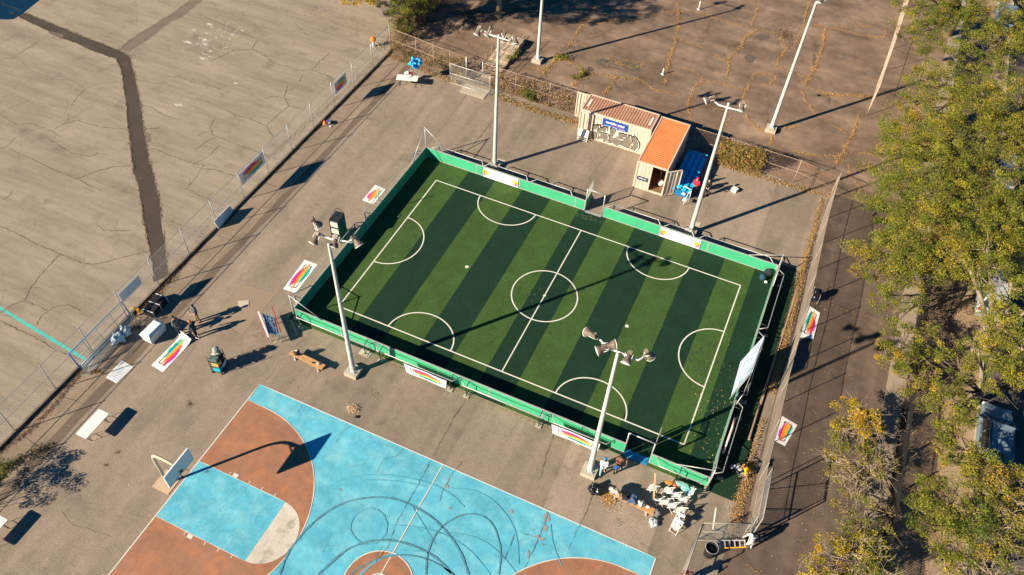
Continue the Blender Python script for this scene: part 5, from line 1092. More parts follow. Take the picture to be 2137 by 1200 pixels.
# ------------------------------------------------------------------ balloons
def balloons(c,z,rad,n,cols,lab,seed):
    rg=random.Random(seed); r=empty('balloon_bunch',(c.x,c.y,0),0,lab,'balloons','balloon bunches tied by the far corner'); s=MB()
    k=0
    while k<n:
        p=Vector((rg.uniform(-1,1),rg.uniform(-1,1),rg.uniform(-1,1)))
        if p.length>1: continue
        p*=rad; col=rg.choice(cols); k+=1
        MB().lathe([(.001,-.16),(.02,-.15),(.03,-.13),(.09,-.07),(.125,.0),(.125,.05),(.095,.11),(.04,.145),(.001,.15)],(p.x,p.y,z+p.z),(p.x*1.2,p.y*1.2,.6),10,cap=False).build('balloon',col,r)
        s.tube([(p.x,p.y,z+p.z),(0,0,.3)],.003,3)
    s.build('strings',M_wht,r)
balloons(v(866,131,1.75),1.7,.52,34,[mat('balloon_blue',(.01,.32,.72),rough=.25,spec=.6),mat('balloon_azure',(.02,.42,.80),rough=.25,spec=.6)],'bunch of blue balloons behind the white table at the far corner',2)
balloons(v(854,150,1.0),.75,.34,16,[mat('balloon_red',(.68,.10,.08),rough=.25,spec=.6),mat('balloon_white',(.75,.65,.62),rough=.25,spec=.6)],'bunch of red and white balloons just behind the white table',9)
# ------------------------------------------------------------------ shelf trolley near the people
tr=empty('loaded_trolley',(-15.75,-14.25,0),R(12),'tall wheeled trolley loaded with bins and grey bundles standing alone on the asphalt','trolley')
for x in(-.3,.3):
    for y in(-.4,.4): MB().tube([(x,y,.1),(x,y,1.7)],.02,6).build('upright',M_dark,tr); MB().lathe([(.06,-.02),(.06,.02)],(x,y,.06),(1,0,0),10).build('wheel',M_blk,tr)
for z in(.15,.65,1.15): MB().box((0,0,z),(.62,.82,.03)).build('shelf',M_dark,tr)
rg=random.Random(4)
for (x,y,z,d,m) in [(-.02,-.2,.32,(.5,.34,.3),mat('tray_blue',(.03,.42,.55),rough=.5)),(0,.2,.3,(.5,.36,.26),M_wht),(-.02,-.18,.83,(.52,.36,.32),mat('box_ochre',(.55,.36,.12),rough=.7)),(0,.2,.84,(.5,.34,.34),M_blkc),(0,-.22,1.3,(.5,.3,.26),mat('case_green',(.10,.15,.13),rough=.6))]:
    MB().box((x,y,z),d).build('bin',m,tr)
for k,(x,y,z) in enumerate([(-.08,.12,1.34),(.1,.22,1.42),(-.05,.3,1.36),(0,.18,1.66),(-.08,.32,1.6)]): b=MB(); b.ball((x,y,z),(.2,.17,.15),10,7,jit=.2,rg=rg); b.build('bundle',mat('bundle_grey',(.42,.45,.40),(.20,.23,.20),rough=.8,scale=10),tr)
# tall rack outside the left barrier
rk=empty('storage_rack',(-15.15,-1.5,0),R(6),'tall dark rack of white crates behind the front left floodlights','rack')
for x in(-.32,.32):
    for y in(-.5,.5): MB().tube([(x,y,0),(x,y,2.15)],.025,6).build('upright',M_dark,rk)
for z in(.15,.8,1.45,2.1): MB().box((0,0,z),(.66,1.02,.03)).build('shelf',M_dark,rk)
for z in(.35,1.0,1.65): MB().box((-.02,-.02,z+.1),(.6,.94,.44)).build('crate',mat('crate_white',(.55,.56,.50),(.42,.44,.40),rough=.6,scale=7),rk)
MB().box((.34,0,1.1),(.02,1.0,2.0)).build('side_sheet',mat('tarp_teal',(.02,.10,.11),(.015,.07,.08),rough=.6),rk)
MB().tube([(-.3,-.5,2.15),(-.3,.2,2.4),(-.1,.5,2.45),(.3,.5,2.15)],.02,6).build('top_rail',M_dark,rk)
# ------------------------------------------------------------------ tilted table football board
tf=empty('table_game',(-14.55,-10.55,0),0,'blue table game with black pitch lines and red sides by the near left corner','game table')
c0=Vector((-14.55,-10.55,0)); P=[v(548,654,.95)-c0,v(573,661,.75)-c0,v(583,699,.75)-c0,v(560,694,.95)-c0]
c=(P[0]+P[1]+P[2]+P[3])/4
def plate(b,P,t):
    n_=(P[1]-P[0]).cross(P[3]-P[0]).normalized()*t
    b.add(list(P)+[p-n_ for p in P],[(0,1,2,3),(7,6,5,4),(0,4,5,1),(1,5,6,2),(2,6,7,3),(3,7,4,0)]); return n_.normalized()
P=P[::-1]
b=MB(); nn=plate(b,P,.05); fb=b.build('board',mat('game_blue',(.20,.48,.62),(.24,.54,.66),rough=.5,scale=3),tf)
b=MB(); S_=lambda u,w_:(P[0].lerp(P[1],u)).lerp(P[3].lerp(P[2],u),w_)+nn*.006
for a,c_ in (((.08,.1),(.92,.1)),((.92,.1),(.92,.9)),((.92,.9),(.08,.9)),((.08,.9),(.08,.1)),((.08,.5),(.92,.5)),((.3,.1),(.3,.3)),((.7,.1),(.7,.3)),((.3,.3),(.7,.3)),((.3,.9),(.3,.7)),((.7,.9),(.7,.7)),((.3,.7),(.7,.7))): b.bar(S_(*a),S_(*c_),.035,.005,up=nn)
ci=[S_(.5+.26*math.cos(t),.5+.14*math.sin(t)) for t in np.linspace(0,2*math.pi,17)]
for p,q in zip(ci[:-1],ci[1:]): b.bar(p,q,.035,.005,up=nn)
b.build('black_lines',M_ink,fb)
e1=v(539,651,1.0)-c0; e2=v(561,705,1.0)-c0; b=MB(); b.bar(e1,e2,.10,.10); b.build('side_rail',M_wht,tf)
b=MB(); b.add([e1+Vector((-.03,-.05,-.05)),e2+Vector((-.03,-.05,-.05)),e2+Vector((-.03,-.08,-.32)),e1+Vector((-.03,-.08,-.32))],[(0,1,2,3)]); b.bar(e1+Vector((-.02,-.06,-.16)),e2+Vector((-.02,-.06,-.16)),.03,.2); b.build('side_panel',mat('game_red',(.36,.025,.02),rough=.5),tf)
f1=v(568,641,1.05)-c0; f2=v(585,690,.85)-c0; b=MB(); b.bar(f1,f2,.05,.34); b.build('side_panel',MATS['game_red'],tf)
for p in P: b=MB(); b.tube([p-nn*.05,Vector((p.x,p.y,0))],.03,6); b.build('leg',M_wht,tf)
# ------------------------------------------------------------------ white bin / cooler
ck=empty('white_box_trolley',(-20.95,-14.0,0),R(-2),'large white box with sloping lid standing near the left fence','box')
b=MB(); Q=lambda x,y:[(-x,-y),(x,-y),(x,y),(-x,y)]
vs=[(x,y,.08) for x,y in Q(.36,.64)]+[(x,y,.62) for x,y in Q(.40,.68)]; b.add(vs,[(3,2,1,0),(0,1,5,4),(1,2,6,5),(2,3,7,6),(3,0,4,7),(4,5,6,7)]); b.build('body',mat('cool_white',(.66,.74,.74),(.58,.67,.68),rough=.35,scale=2),ck)
b=MB(); vs=[(x,y,.625) for x,y in Q(.42,.70)]+[(x*1,y,.70) for x,y in Q(.42,.70)]+[(x,y,.84) for x,y in Q(.26,.54)]; b.add(vs,[(0,1,5,4),(1,2,6,5),(2,3,7,6),(3,0,4,7),(4,5,9,8),(5,6,10,9),(6,7,11,10),(7,4,8,11),(8,9,10,11),(3,2,1,0)]); b.build('lid',MATS['cool_white'],ck)
for x in(-.3,.3):
    for y in(-.5,.5): MB().lathe([(.06,-.02),(.06,.02)],(x,y,.06),(1,0,0),10).build('wheel',M_blk,ck)
MB().tube([(-.15,.68,.5),(-.15,.78,.5),(.15,.78,.5),(.15,.68,.5)],.015,6).build('handle',M_dark,ck)
# black cases
cs=empty('equipment_case',(-22.35,-12.2,0),R(4),'low black equipment case with three silver straps by the left fence','case')
MB().box((0,0,.25),(.75,1.5,.48)).build('body',M_blkc,cs); MB().box((0,0,.51),(.77,1.52,.04)).build('lid',M_blkc,cs)
for y in(-.7,0,.7): MB().box((-.0,y,.54),(.80,.05,.02)).box((.395,y,.27),(.02,.05,.5)).build('strap',M_wht,cs)
hc=empty('hand_cart',(-22.65,-13.8,0),R(30),'small dark hand cart with an orange-yellow handle grip by the left fence','hand cart')
b=MB(); [b.tube([(x,-.4,.2),(x,.4,.25),(x,.55,.9)],.018,6) for x in(-.2,.2)]; [b.tube([(-.2,y,.22),(.2,y,.22)],.014,6) for y in(-.4,-.15,.1,.35)]; b.build('frame',M_rust,hc)
for x in(-.25,.25): MB().lathe([(.12,-.03),(.12,.03)],(x,-.35,.12),(1,0,0),12).build('wheel',M_blk,hc)
MB().tube([(-.2,.55,.9),(.0,.62,.98),(.2,.55,.9)],.035,8).box((.25,.5,.7),(.12,.16,.4)).build('grip',mat('safety_yellow',(.80,.38,.02),rough=.5),hc)
# blue frame goal and grey mesh panels leaning on the left fence
gf=empty('goal_frame',(-23.2,-15.4,0),0,'blue tubular frame with mesh leaning along the left fence','frame')
b=MB(); Pp=[(0,-2.6,.1),(-.3,-2.6,1.5),(-.3,1.9,1.5),(0,1.9,.1)]; b.tube(Pp,.05,8); b.build('top_tube',mat('blue_tube',(.03,.18,.42),(.05,.25,.5),rough=.5),gf)
b=MB(); b.tube([(0,-2.6,.1),(0,1.9,.1)],.03,6).tube([(-.15,-2.6,.8),(-.15,1.9,.8)],.02,6); [b.tube([(0,y,.1),(-.3,y,1.5)],.02,6) for y in(-1.5,-.4,.8)]; b.build('lower_frame',mat('steel_blue_grey',(.20,.28,.34),rough=.5,metal=.3),gf)
mp=empty('barrier_panel',(-22.75,-16.2,0),0,'bundle of grey mesh crowd panels leaning on the kerb behind the plastic bags','barrier panel')
for k in range(3):
    b=MB(); x=.12*k; gateleaf(b,(x,-1.9),(x,2.6-.2*k),.05,1.05,.02); b.build('panel_frame',M_gal if k%2 else MATS['steel_blue_grey'],mp)
b=MB(); chain(b,(.0,-1.9),(0,2.6),.05,1.05,.08,.004); b.build('wire_mesh',MATS['steel_blue_grey'],mp)
# toys, cone
t=empty('toy_pile',v(684,258),0,'small pile of bright orange, purple and green sports cones by the left kerb','toys')
MB().lathe([(.19,0),(.17,.02),(.06,.26),(.04,.28)],(-.22,-.1,0),n=14).build('orange_cone',mat('cone_orange',(.85,.20,.03),rough=.5),t)
MB().box((.1,.05,.14),(.32,.3,.28),rz=.5).build('purple_bag',mat('purple',(.16,.08,.42),rough=.6),t); MB().ball((.28,-.06,.24),(.09,.16,.1),10,7).build('green_vest',mat('lime',(.30,.50,.12),rough=.7),t); MB().ball((.08,.28,.1),(.12,.1,.1),10,7).build('navy_ball',M_nav,t); MB().ball((.42,-.24,.06),(.1,.07,.06),8,6).build('white_shoe',M_wht,t)
t=empty('traffic_cone',v(780,97,TZ),0,'orange and white cone standing beyond the left fence corner','traffic cone')
MB().lathe([(.16,0),(.13,.5),(.12,.62)],n=14).build('white_base',M_wht,t); MB().lathe([(.26,.62),(.27,.70),(.20,.9),(.12,.98),(.001,1.0)],n=14,cap=False).build('orange_top',MATS['cone_orange'],t)
# blue stacked benches behind the orange container
bs=empty('stacked_benches',(5.42,15.8,0),R(0),'stack of bright blue folded benches in the shade of the orange container','benches')
M_bb=mat('bright_blue',(.02,.50,.85),(.02,.42,.78),rough=.45,scale=2)
for k,(x,z) in enumerate([(-.62,.75),(-.2,.95),(.2,.85),(.6,.75)]): MB().box((x,0,z),(.34,4.7-.15*(k%2),.06)).build('plank',M_bb,bs)
for y in(-2.1,0,2.25): MB().box((0,y,1.02),(1.6,.07,.06)).box((-.65,y,.45),(.06,.06,.9)).box((.65,y,.45),(.06,.06,.9)).build('cross_frame',M_bb,bs)
MB().box((0,0,.35),(1.4,4.4,.5)).build('lower_stack',mat('deep_blue',(.01,.16,.36),rough=.5),bs)
wc=empty('white_stand',(5.9,13.35,0),R(-15),'white metal stand beside the blue benches','stand')
b=MB(); b.tube([(-.4,.25,1.1),(.25,.25,1.1),(.25,-.2,1.1)],.03,6).tube([(.25,-.2,1.1),(.2,-.45,.5),(.2,-.45,0)],.03,6).tube([(-.4,.25,1.1),(-.4,.25,0)],.03,6).tube([(.25,.25,1.1),(.25,.25,0)],.03,6); b.build('frame',M_wht,wc); MB().box((.2,-.42,.55),(.3,.3,.06)).box((-.15,-.1,.7),(.28,.2,.06)).build('plate',M_wht,wc)
# black bin, ladder
bn=empty('rubbish_bin',(14.98,-12.75,0),0,'open black wire rubbish bin below the swung mesh gate','bin')
b=MB(); b.lathe([(.27,.0),(.28,.02),(.33,.85),(.35,.87),(.33,.88),(.31,.85),(.26,.05)],n=20,cap=False); b.build('body',M_dark,bn); MB().lathe([(.27,.02),(.30,.70),(.001,.72)],n=16,cap=False).build('liner',M_blk,bn)
MB().tube([(.345*math.cos(t),.345*math.sin(t),.88) for t in np.linspace(0,2*math.pi,25)],.018,6,cap=False).build('rim',M_gal,bn)
ld=empty('ladder',(15.85,-12.05,0),R(20),'aluminium step ladder lying tilted in the hands of the person in white','ladder')
M_al=mat('aluminium',(.70,.68,.62),rough=.35,metal=.5)
for s in(-1,1): MB().bar((-.65,s*.22,.55),(.75,s*.19,.95),.05,.03).build('side_rail',M_al if s>0 else MATS['safety_yellow'],ld)
for k in range(6): t_=-.55+k*.25; MB().box((t_,0,.58+.07*k),(.07,.40,.02)).build('rung',M_al,ld)
MB().tube([(-.6,-.2,.5),(-.75,-.2,.0)],.015,6).tube([(-.6,.2,.5),(-.75,.2,.0)],.015,6).build('rear_leg',M_al,ld)
# dark trolley in the alley and dark gear at the pitch corner
dk=empty('litter_trolley',v(1697,628),0,'dark wire trolley stuffed with black bags in the alley outside the tall fence','trolley')
b=MB(); 
for s in(-.25,.25):
    b.tube([(s,-.35,.1),(s,-.35,.9)],.015,6).tube([(s,.3,.1),(s,.4,1.0)],.015,6).tube([(s,-.35,.15),(s,.3,.15)],.015,6).tube([(s,-.35,.85),(s,.35,.85)],.015,6)
b.build('frame',M_gal,dk); rg=random.Random(8)
for (x,y,z,q) in((0,0,.45,.32),(.05,.12,.8,.27),(-.1,-.05,1.0,.2)): b=MB(); b.ball((x,y,z),(q,q*1.1,q),12,8,jit=.15,rg=rg); b.build('black_bag',MATS['black_plastic'],dk)
dg_=empty('kit_bag',(13.25,8.35,.03),0,'dark kit bags piled in the far right corner of the pitch','kit bags'); rg=random.Random(6)
MB().ball((.1,.2,.38),(.3,.2,.38),12,8,jit=.12,rg=rg).build('tall_bag',M_blkc,dg_); MB().ball((-.15,-.2,.22),(.24,.3,.22),12,8,jit=.12,rg=rg).build('round_bag',mat('teal_dark',(.02,.06,.08),rough=.7),dg_); MB().ball((.15,-.45,.1),(.13,.1,.1),8,6).build('white_shoe',M_wht,dg_)
t=MB().box((0,0,.01),(.08,1.3,.02)).build('white_strip',M_white,label='short white stick lying on the asphalt right of the lone chairs',cat='stick'); t.location=v(1491,1082); t.rotation_euler.z=R(8)
t=MB().box((0,0,.01),(.035,.4,.02)).build('white_stick',M_white,label='short white stick lying beside the table game',cat='stick'); t.location=v(576,711); t.rotation_euler.z=R(10)
# cable pushchair like plant holder by balloons
t=empty('dried_wreath',v(890,131),0,'pale dried plant bundle by the fence behind the blue balloons','plant'); rg=random.Random(1); b=MB()
for k in range(26): a=rg.uniform(0,6.28); q=rg.uniform(.1,.45); b.tube([(0,0,.05),(q*.5*math.cos(a),q*.5*math.sin(a),.5),(q*math.cos(a),q*math.sin(a),rg.uniform(.4,1.1))],.012,4)
b.build('stems',mat('straw',(.60,.48,.30),(.45,.34,.2),rough=.9),t)
# ------------------------------------------------------------------ people
SKIN1=mat('skin_light',(.55,.33,.23),rough=.6); SKIN2=mat('skin_dark',(.16,.085,.05),rough=.6)
def remesh(b,name,m,parent,vox,smooth=2):
    me=bpy.data.meshes.new('tmp'); me.from_pydata(b.v,[],b.f); o=bpy.data.objects.new('tmp',me); link(o)
    r=o.modifiers.new('r','REMESH'); r.mode='VOXEL'; r.voxel_size=vox; r.use_smooth_shade=True
    if smooth: s=o.modifiers.new('s','SMOOTH'); s.iterations=smooth; s.factor=.5
    dg=bpy.context.evaluated_depsgraph_get(); nm=bpy.data.meshes.new_from_object(o.evaluated_get(dg)); bpy.data.objects.remove(o)
    nm.name=name; nm.materials.clear(); nm.materials.append(m); q=bpy.data.objects.new(name,nm); link(q); q.parent=parent; return q
def person(label,c,head,h=1.72,skin=SKIN1,top=None,bottom=None,shoe=None,hair=None,lean=0,armL=None,armR=None,stride=.18,knee=0,coat=0,hood=None,long_hair=0,look=(0,1,-.2),sleeve=1,side=0):
    """local frame: facing +y. arm targets are hand positions in body units (1.75 m tall)"""
    r=empty('person',(c.x,c.y,c.z),head,label,'person'); k=h/1.75; r.scale=(k,k,k)
    ph=.95-knee; pel=Vector((0,0,ph)); up=Vector((side,math.sin(lean),math.cos(lean))).normalized(); fw=Vector((0,math.cos(lean),-math.sin(lean)))
    wa=pel+up*.14; ch=pel+up*.36; nk=pel+up*.52; hd=pel+up*.68+Vector((0,.03,0)); X=Vector((1,0,0))
    B=MB(); 
    lk=Vector(look).normalized()
    # head, with jaw, nose and ears
    B.ball(hd+Vector((0,0,.02)),(.078,.095,.105),16,12); B.ball(hd+lk*.03-Vector((0,0,.05)),(.055,.062,.062),12,8); B.caps(hd+lk*.088+Vector((0,0,.01)),hd+lk*.108-Vector((0,0,.018)),.010,.014,8)
    rt=lk.cross(Vector((0,0,1))).normalized()
    for s in(-1,1): B.ball(hd+rt*s*.08,(.014,.022,.032),8,6)
    B.caps(nk-up*.04,hd-Vector((0,0,.03)),.055,.05)
    B.caps(ch+X*.07,ch-X*.07,.11,.11); B.caps(wa+X*.05,wa-X*.05,.10,.10); B.caps(pel+X*.06,pel-X*.06,.105,.105); B.caps(ch,wa,.12,.11); B.caps(wa,pel,.11,.11); B.caps(ch+up*.07-X*.13,ch+up*.07+X*.13,.06,.06)
    T=MB(); Tr=MB(); Sh=MB()
    T.caps(ch+X*.08,ch-X*.08,.135,.135,14); T.caps(ch,pel+up*.02,.145,.14,14); T.caps(wa+X*.06,wa-X*.06,.125,.125,14); T.caps(ch+up*.08-X*.14,ch+up*.08+X*.14,.075,.075,12); T.caps(pel+up*.04+X*.06,pel+up*.04-X*.06,.125,.125,12)
    if coat:
        T.lathe([(.15,0),(.17,.1),(.21,coat),(.20,coat+.02)],pel+up*.12,(0,-math.sin(lean)*.5,-1),14)
    for s in(-1,1):
        tgt=armR if s>0 else armL
        sh_=ch+up*.09+X*s*.185
        if tgt is None: tgt=(s*.30,.06,ph-.10)
        hn=Vector(tgt); d=hn-sh_; 
        if d.length>.53: hn=sh_+d.normalized()*.53; d=hn-sh_
        L=.275; m_=sh_+d/2; hgt=math.sqrt(max(0,L*L-(d.length/2)**2)); bend=Vector((s*.6,-.5,-.6)); bend=(bend-d.normalized()*bend.dot(d.normalized())).normalized(); el=m_+bend*hgt
        B.caps(sh_,el,.05,.038); B.caps(el,hn,.038,.026)
        T.caps(sh_,el,.068,.055,12)
        if sleeve: T.caps(el,el.lerp(hn,.88),.053,.042,12)
        # hand: palm, four fingers and a thumb
        hx=(hn-el).normalized(); sp=hx.cross(Vector((0,0,1))); sp=sp.normalized() if sp.length>.2 else Vector((0,1,0)); dn=hx.cross(sp)
        if dn.z>0: dn=-dn
        for q in(-.022,-.007,.008,.023): B.caps(hn+sp*q*.7,hn+hx*.075+sp*q,.014,.012,6)
        for q,Lf in((-.030,.062),(-.010,.075),(.010,.070),(.029,.055)):
            p0=hn+hx*.085+sp*q; p1=p0+hx*Lf*.55+dn*.008; p2=p1+hx*Lf*.4+dn*.024; B.caps(p0,p1,.0095,.009,6); B.caps(p1,p2,.009,.0075,6)
        t0=hn+hx*.025-sp*.028*s; t1=t0+hx*.03-sp*.03*s+dn*.01; t2=t1+hx*.03-sp*.006*s+dn*.012; B.caps(t0,t1,.012,.011,6); B.caps(t1,t2,.011,.009,6)
        hip=pel+X*s*.09-Vector((0,0,.03)); f=stride*s*.5
        an=Vector((s*.11,f,.085)); mid=(hip+an)/2+Vector((s*.01,.03+knee*1.1,.02)); 
        B.caps(hip,mid,.082,.055); B.caps(mid,an,.054,.036); B.caps(an-Vector((0,.04,.03)),an+Vector((s*.03,.13,-.05)),.036,.03)
        Tr.caps(hip,mid,.098,.07,12); Tr.caps(mid,an+Vector((0,0,.02)),.068,.052,12)
        Sh.caps(an-Vector((0,.05,.04)),an+Vector((s*.03,.14,-.05)),.043,.036,10)
    Tr.caps(pel+X*.07-up*.02,pel-X*.07-up*.02,.118,.118,12); 
    remesh(B,'body',skin,r,.0095,1); remesh(T,'shirt' if not coat else 'coat',top,r,.016); remesh(Tr,'trousers',bottom,r,.018); remesh(Sh,'shoes',shoe or M_blkc,r,.014)
    H=MB(); H.ball(hd+Vector((0,0,.035))-lk*.018,(.09,.105,.10),16,10); 
    if long_hair: H.caps(hd-lk*.05,hd-lk*.09-Vector((0,0,long_hair)),.085,.06); [H.caps(hd+rt*s*.06-lk*.02,hd+rt*s*.07-lk*.03-Vector((0,0,long_hair*.8)),.04,.03) for s in(-1,1)]
    hb=remesh(H,'hair',hair or mat('hair_dark',(.03,.018,.012),rough=.7),r,.016)
    # keep the face clear: push hair vertices in front of the face backwards
    for vv in hb.data.vertices:
        dd=vv.co-hd; 
        if dd.dot(lk)>.035 and dd.z<.07: vv.co-=lk*(dd.dot(lk)-.03)
    for s in(-1,1):
        MB().ball(hd+lk*.088+rt*s*.032+Vector((0,0,.018)),(.011,.011,.008),8,6).build('eye',mat('eye_white',(.7,.7,.68),rough=.3),r)
        MB().ball(hd+lk*.097+rt*s*.032+Vector((0,0,.018)),(.005,.005,.005),6,5).build('iris',mat('iris_dark',(.03,.02,.015),rough=.3),r)
    MB().bar(hd+lk*.090+rt*.022-Vector((0,0,.052)),hd+lk*.090-rt*.022-Vector((0,0,.052)),.008,.008).build('mouth',mat('lip',(.42,.14,.12),rough=.5),r)
    if hood:
        Hd=MB(); Hd.ball(hd-lk*.04+Vector((0,0,.02)),(.125,.13,.135),16,10); Hd.caps(hd-lk*.1-Vector((0,0,.1)),ch-fw*.12,.10,.13); o=remesh(Hd,'hood',hood,r,.018)
        for vv in o.data.vertices:
            dd=vv.co-hd
            if dd.dot(lk)>.03: vv.co-=lk*(dd.dot(lk)-.02)
    return r
tw=mat('khaki_trousers',(.40,.24,.12),(.34,.20,.10),rough=.85); M_jean=mat('light_jeans',(.24,.44,.52),(.30,.50,.56),rough=.85,scale=6); M_slate=mat('slate_shirt',(.05,.075,.09),(.07,.10,.12),rough=.85,scale=6); M_grysh=mat('grey_jacket',(.16,.18,.19),(.09,.11,.13),rough=.85,scale=6)
G0=lambda px,py:at(px,py,0)
person('person in slate shirt and tan trousers, uppermost of the three near the left fence',G0(415,671),R(150),1.72,top=M_slate,bottom=tw,armL=(-.16,.30,1.12),armR=(.14,.32,1.16),look=(0,1,-.6),sleeve=0)
person('person in grey jacket and dark trousers, leftmost of the three near the left fence',G0(375,695),R(-80),1.72,top=M_grysh,bottom=M_nav,shoe=M_wht,armL=(-.25,.2,.95),armR=(.22,.25,1.0),look=(0,1,-.4))
person('person with long reddish hair and navy jacket, lowest of the three by the fence',G0(412,703),R(100),1.68,top=M_nav,bottom=M_blkc,shoe=M_wht,hair=mat('hair_red',(.46,.22,.10),(.38,.16,.07),rough=.7,scale=20),long_hair=.2,armL=(-.2,.30,1.05),armR=(.2,.26,1.0),look=(0,1,-.5),lean=.15)
person('person in a crimson hooded top looking down beside the blue benches',G0(1448,405),R(170),1.72,top=mat('crimson',(.58,.03,.07),(.50,.02,.06),rough=.8),bottom=M_blkc,armL=(-.08,.30,1.15),armR=(.08,.30,1.15),look=(0,1,-.9),hood=MATS['crimson'] if 'crimson' in MATS else None,lean=.12)
person('person in black standing just behind the back right light pole',G0(1471,409),R(190),1.74,top=M_blkc,bottom=M_blkc,armL=(-.1,.28,1.1),armR=(.12,.26,1.1))
person('person in blue hood, white top and pale jeans beside the front gate light pole',G0(1256,987),R(195),1.68,skin=SKIN2,top=mat('white_top',(.68,.66,.70),(.60,.58,.64),rough=.8),bottom=M_jean,shoe=mat('peach_shoe',(.75,.5,.38),rough=.6),hood=mat('blue_hood',(.02,.22,.55),(.03,.28,.6),rough=.8),armL=(-.05,.28,1.05),armR=(.05,.30,1.05),stride=.5)
person('person in a wide brown coat and camel boots leaning over beside the front gate',G0(1290,976),R(200),1.74,skin=SKIN2,top=mat('brown_coat',(.30,.13,.08),(.22,.09,.06),rough=.7,scale=4),bottom=M_blkc,shoe=mat('camel',(.45,.28,.12),rough=.7),coat=.35,lean=.35,hair=M_blkc,armL=(-.35,.22,.95),armR=(.15,.3,1.0))
person('small child in a blue jacket next to the person in the brown coat',G0(1283,988),R(20),1.08,skin=SKIN2,top=mat('blue_jacket',(.03,.10,.32),(.04,.14,.38),rough=.7),bottom=M_blkc,stride=.1)
person('person in a yellow shirt bending over black gear at the lower right pitch corner',G0(1555,996),R(115),1.66,skin=SKIN2,top=mat('yellow_shirt',(.85,.45,.02),(.78,.38,.02),rough=.8),bottom=mat('sand_trousers',(.42,.34,.26),rough=.85),shoe=M_wht,hair=mat('hair_orange',(.40,.13,.04),rough=.7),lean=.75,armL=(-.3,.5,.75),armR=(.3,.5,.75),knee=.08,sleeve=0)
person('person in a white hooded top carrying the step ladder by the mesh gate',G0(1562,1141),R(120),1.66,top=mat('offwhite_top',(.80,.74,.68),(.74,.68,.62),rough=.8),bottom=mat('white_trousers',(.6,.56,.52),rough=.85),hood=MATS['offwhite_top'] if 'offwhite_top' in MATS else None,lean=.4,armL=(-.2,.45,.9),armR=(.25,.42,.9))
person('person in a maroon top reaching for the hanging mesh gate at the bottom edge',G0(1415,1222),R(-60),1.74,top=mat('maroon',(.20,.02,.03),rough=.8),bottom=M_blkc,hair=mat('hair_brown',(.20,.09,.04),rough=.7),armL=(-.15,.50,1.35),armR=(.15,.5,1.3),lean=.2)
# black gear / wheelchair in front of the yellow-shirted person
wcx=empty('wheelchair',G0(1541,990),R(60),'black folding wheelchair with white details at the lower right pitch corner','wheelchair')
for x in(-.28,.28):
    MB().tube([(x,.3*math.cos(t),.3+.3*math.sin(t)) for t in np.linspace(0,2*math.pi,21)],.02,6,cap=False).build('wheel',M_blk,wcx)
    MB().tube([(x*.85,-.3,.95),(x*.85,-.15,.5),(x*.85,.35,.5),(x*.85,.5,.12)],.018,6).build('side_frame',M_gal,wcx)
MB().box((0,.08,.5),(.44,.45,.05)).build('seat',M_blkc,wcx); MB().box((0,-.2,.72),(.44,.05,.4)).build('backrest',M_blkc,wcx); MB().box((0,.52,.14),(.36,.16,.03)).box((.0,.15,.56),(.22,.2,.08)).build('footrest',M_wht,wcx)
MB().ball((0,.1,.62),(.2,.2,.12),10,7).build('grey_bag',M_grc,wcx)
# ------------------------------------------------------------------ trees and plants
M_bark=mat('bark',(.20,.145,.095),(.12,.085,.055),rough=.95,scale=5,bump=.6,grain=.2,gscale=25); M_barkp=mat('bark_pale',(.34,.27,.19),(.24,.18,.12),rough=.9,scale=5,grain=.2,gscale=25)
GRN=[(.195,.225,.026),(.30,.28,.032),(.105,.145,.022),(.42,.345,.036),(.52,.33,.03),(.32,.23,.07)]
def wts(kind): return {'green':[7,5,5,2,.2,.4],'mixed':[6,5,4,3,.8,.7],'gold':[2,3.5,1.2,4.5,3,1.5],'sparse':[3,3,1.5,2,1.5,3.5],'dark':[2,1,6,.5,.2,.3],'yellow':[1.2,3,.6,6,4.5,0]}[kind]
def crown_cloud(c,r,kind,n,twigs=None):
    """leaf sprays gathered in clumps over an uneven blob"""
    c=np.array(c); r=np.array(r)
    k=max(6,int(n/135)); d=nr.normal(size=(k,3)); d[:,2]=d[:,2]*.8+.25; d/=np.linalg.norm(d,axis=1)[:,None]; rad=nr.uniform(.3,1.0,(k,1))**.5
    cc=c+d*rad*r*np.array([1,1,.8]); cr=nr.uniform(.26,.66,k)*min(1.0,.55+float(r[0])*.2)
    i=nr.integers(0,k,n); d=nr.normal(size=(n,3)); d/=np.linalg.norm(d,axis=1)[:,None]
    P=cc[i]+d*(cr[i]*nr.uniform(.2,1,n)**.5)[:,None]*np.array([1,1,.55])
    w_=np.array(wts(kind),float); base=nr.choice(6,k,p=w_/w_.sum()); own=nr.choice(6,n,p=w_/w_.sum()); sel=np.where(nr.random(n)<.6,base[i],own)
    col=np.array(GRN)[sel]*nr.uniform(.8,1.18,(n,1))*nr.uniform(.68,1.18,(k,1))[i]
    if kind=='yellow': col*=np.array([1.3,1.15,.8])
    return randquads(P,.10,.052,.4),col,cc
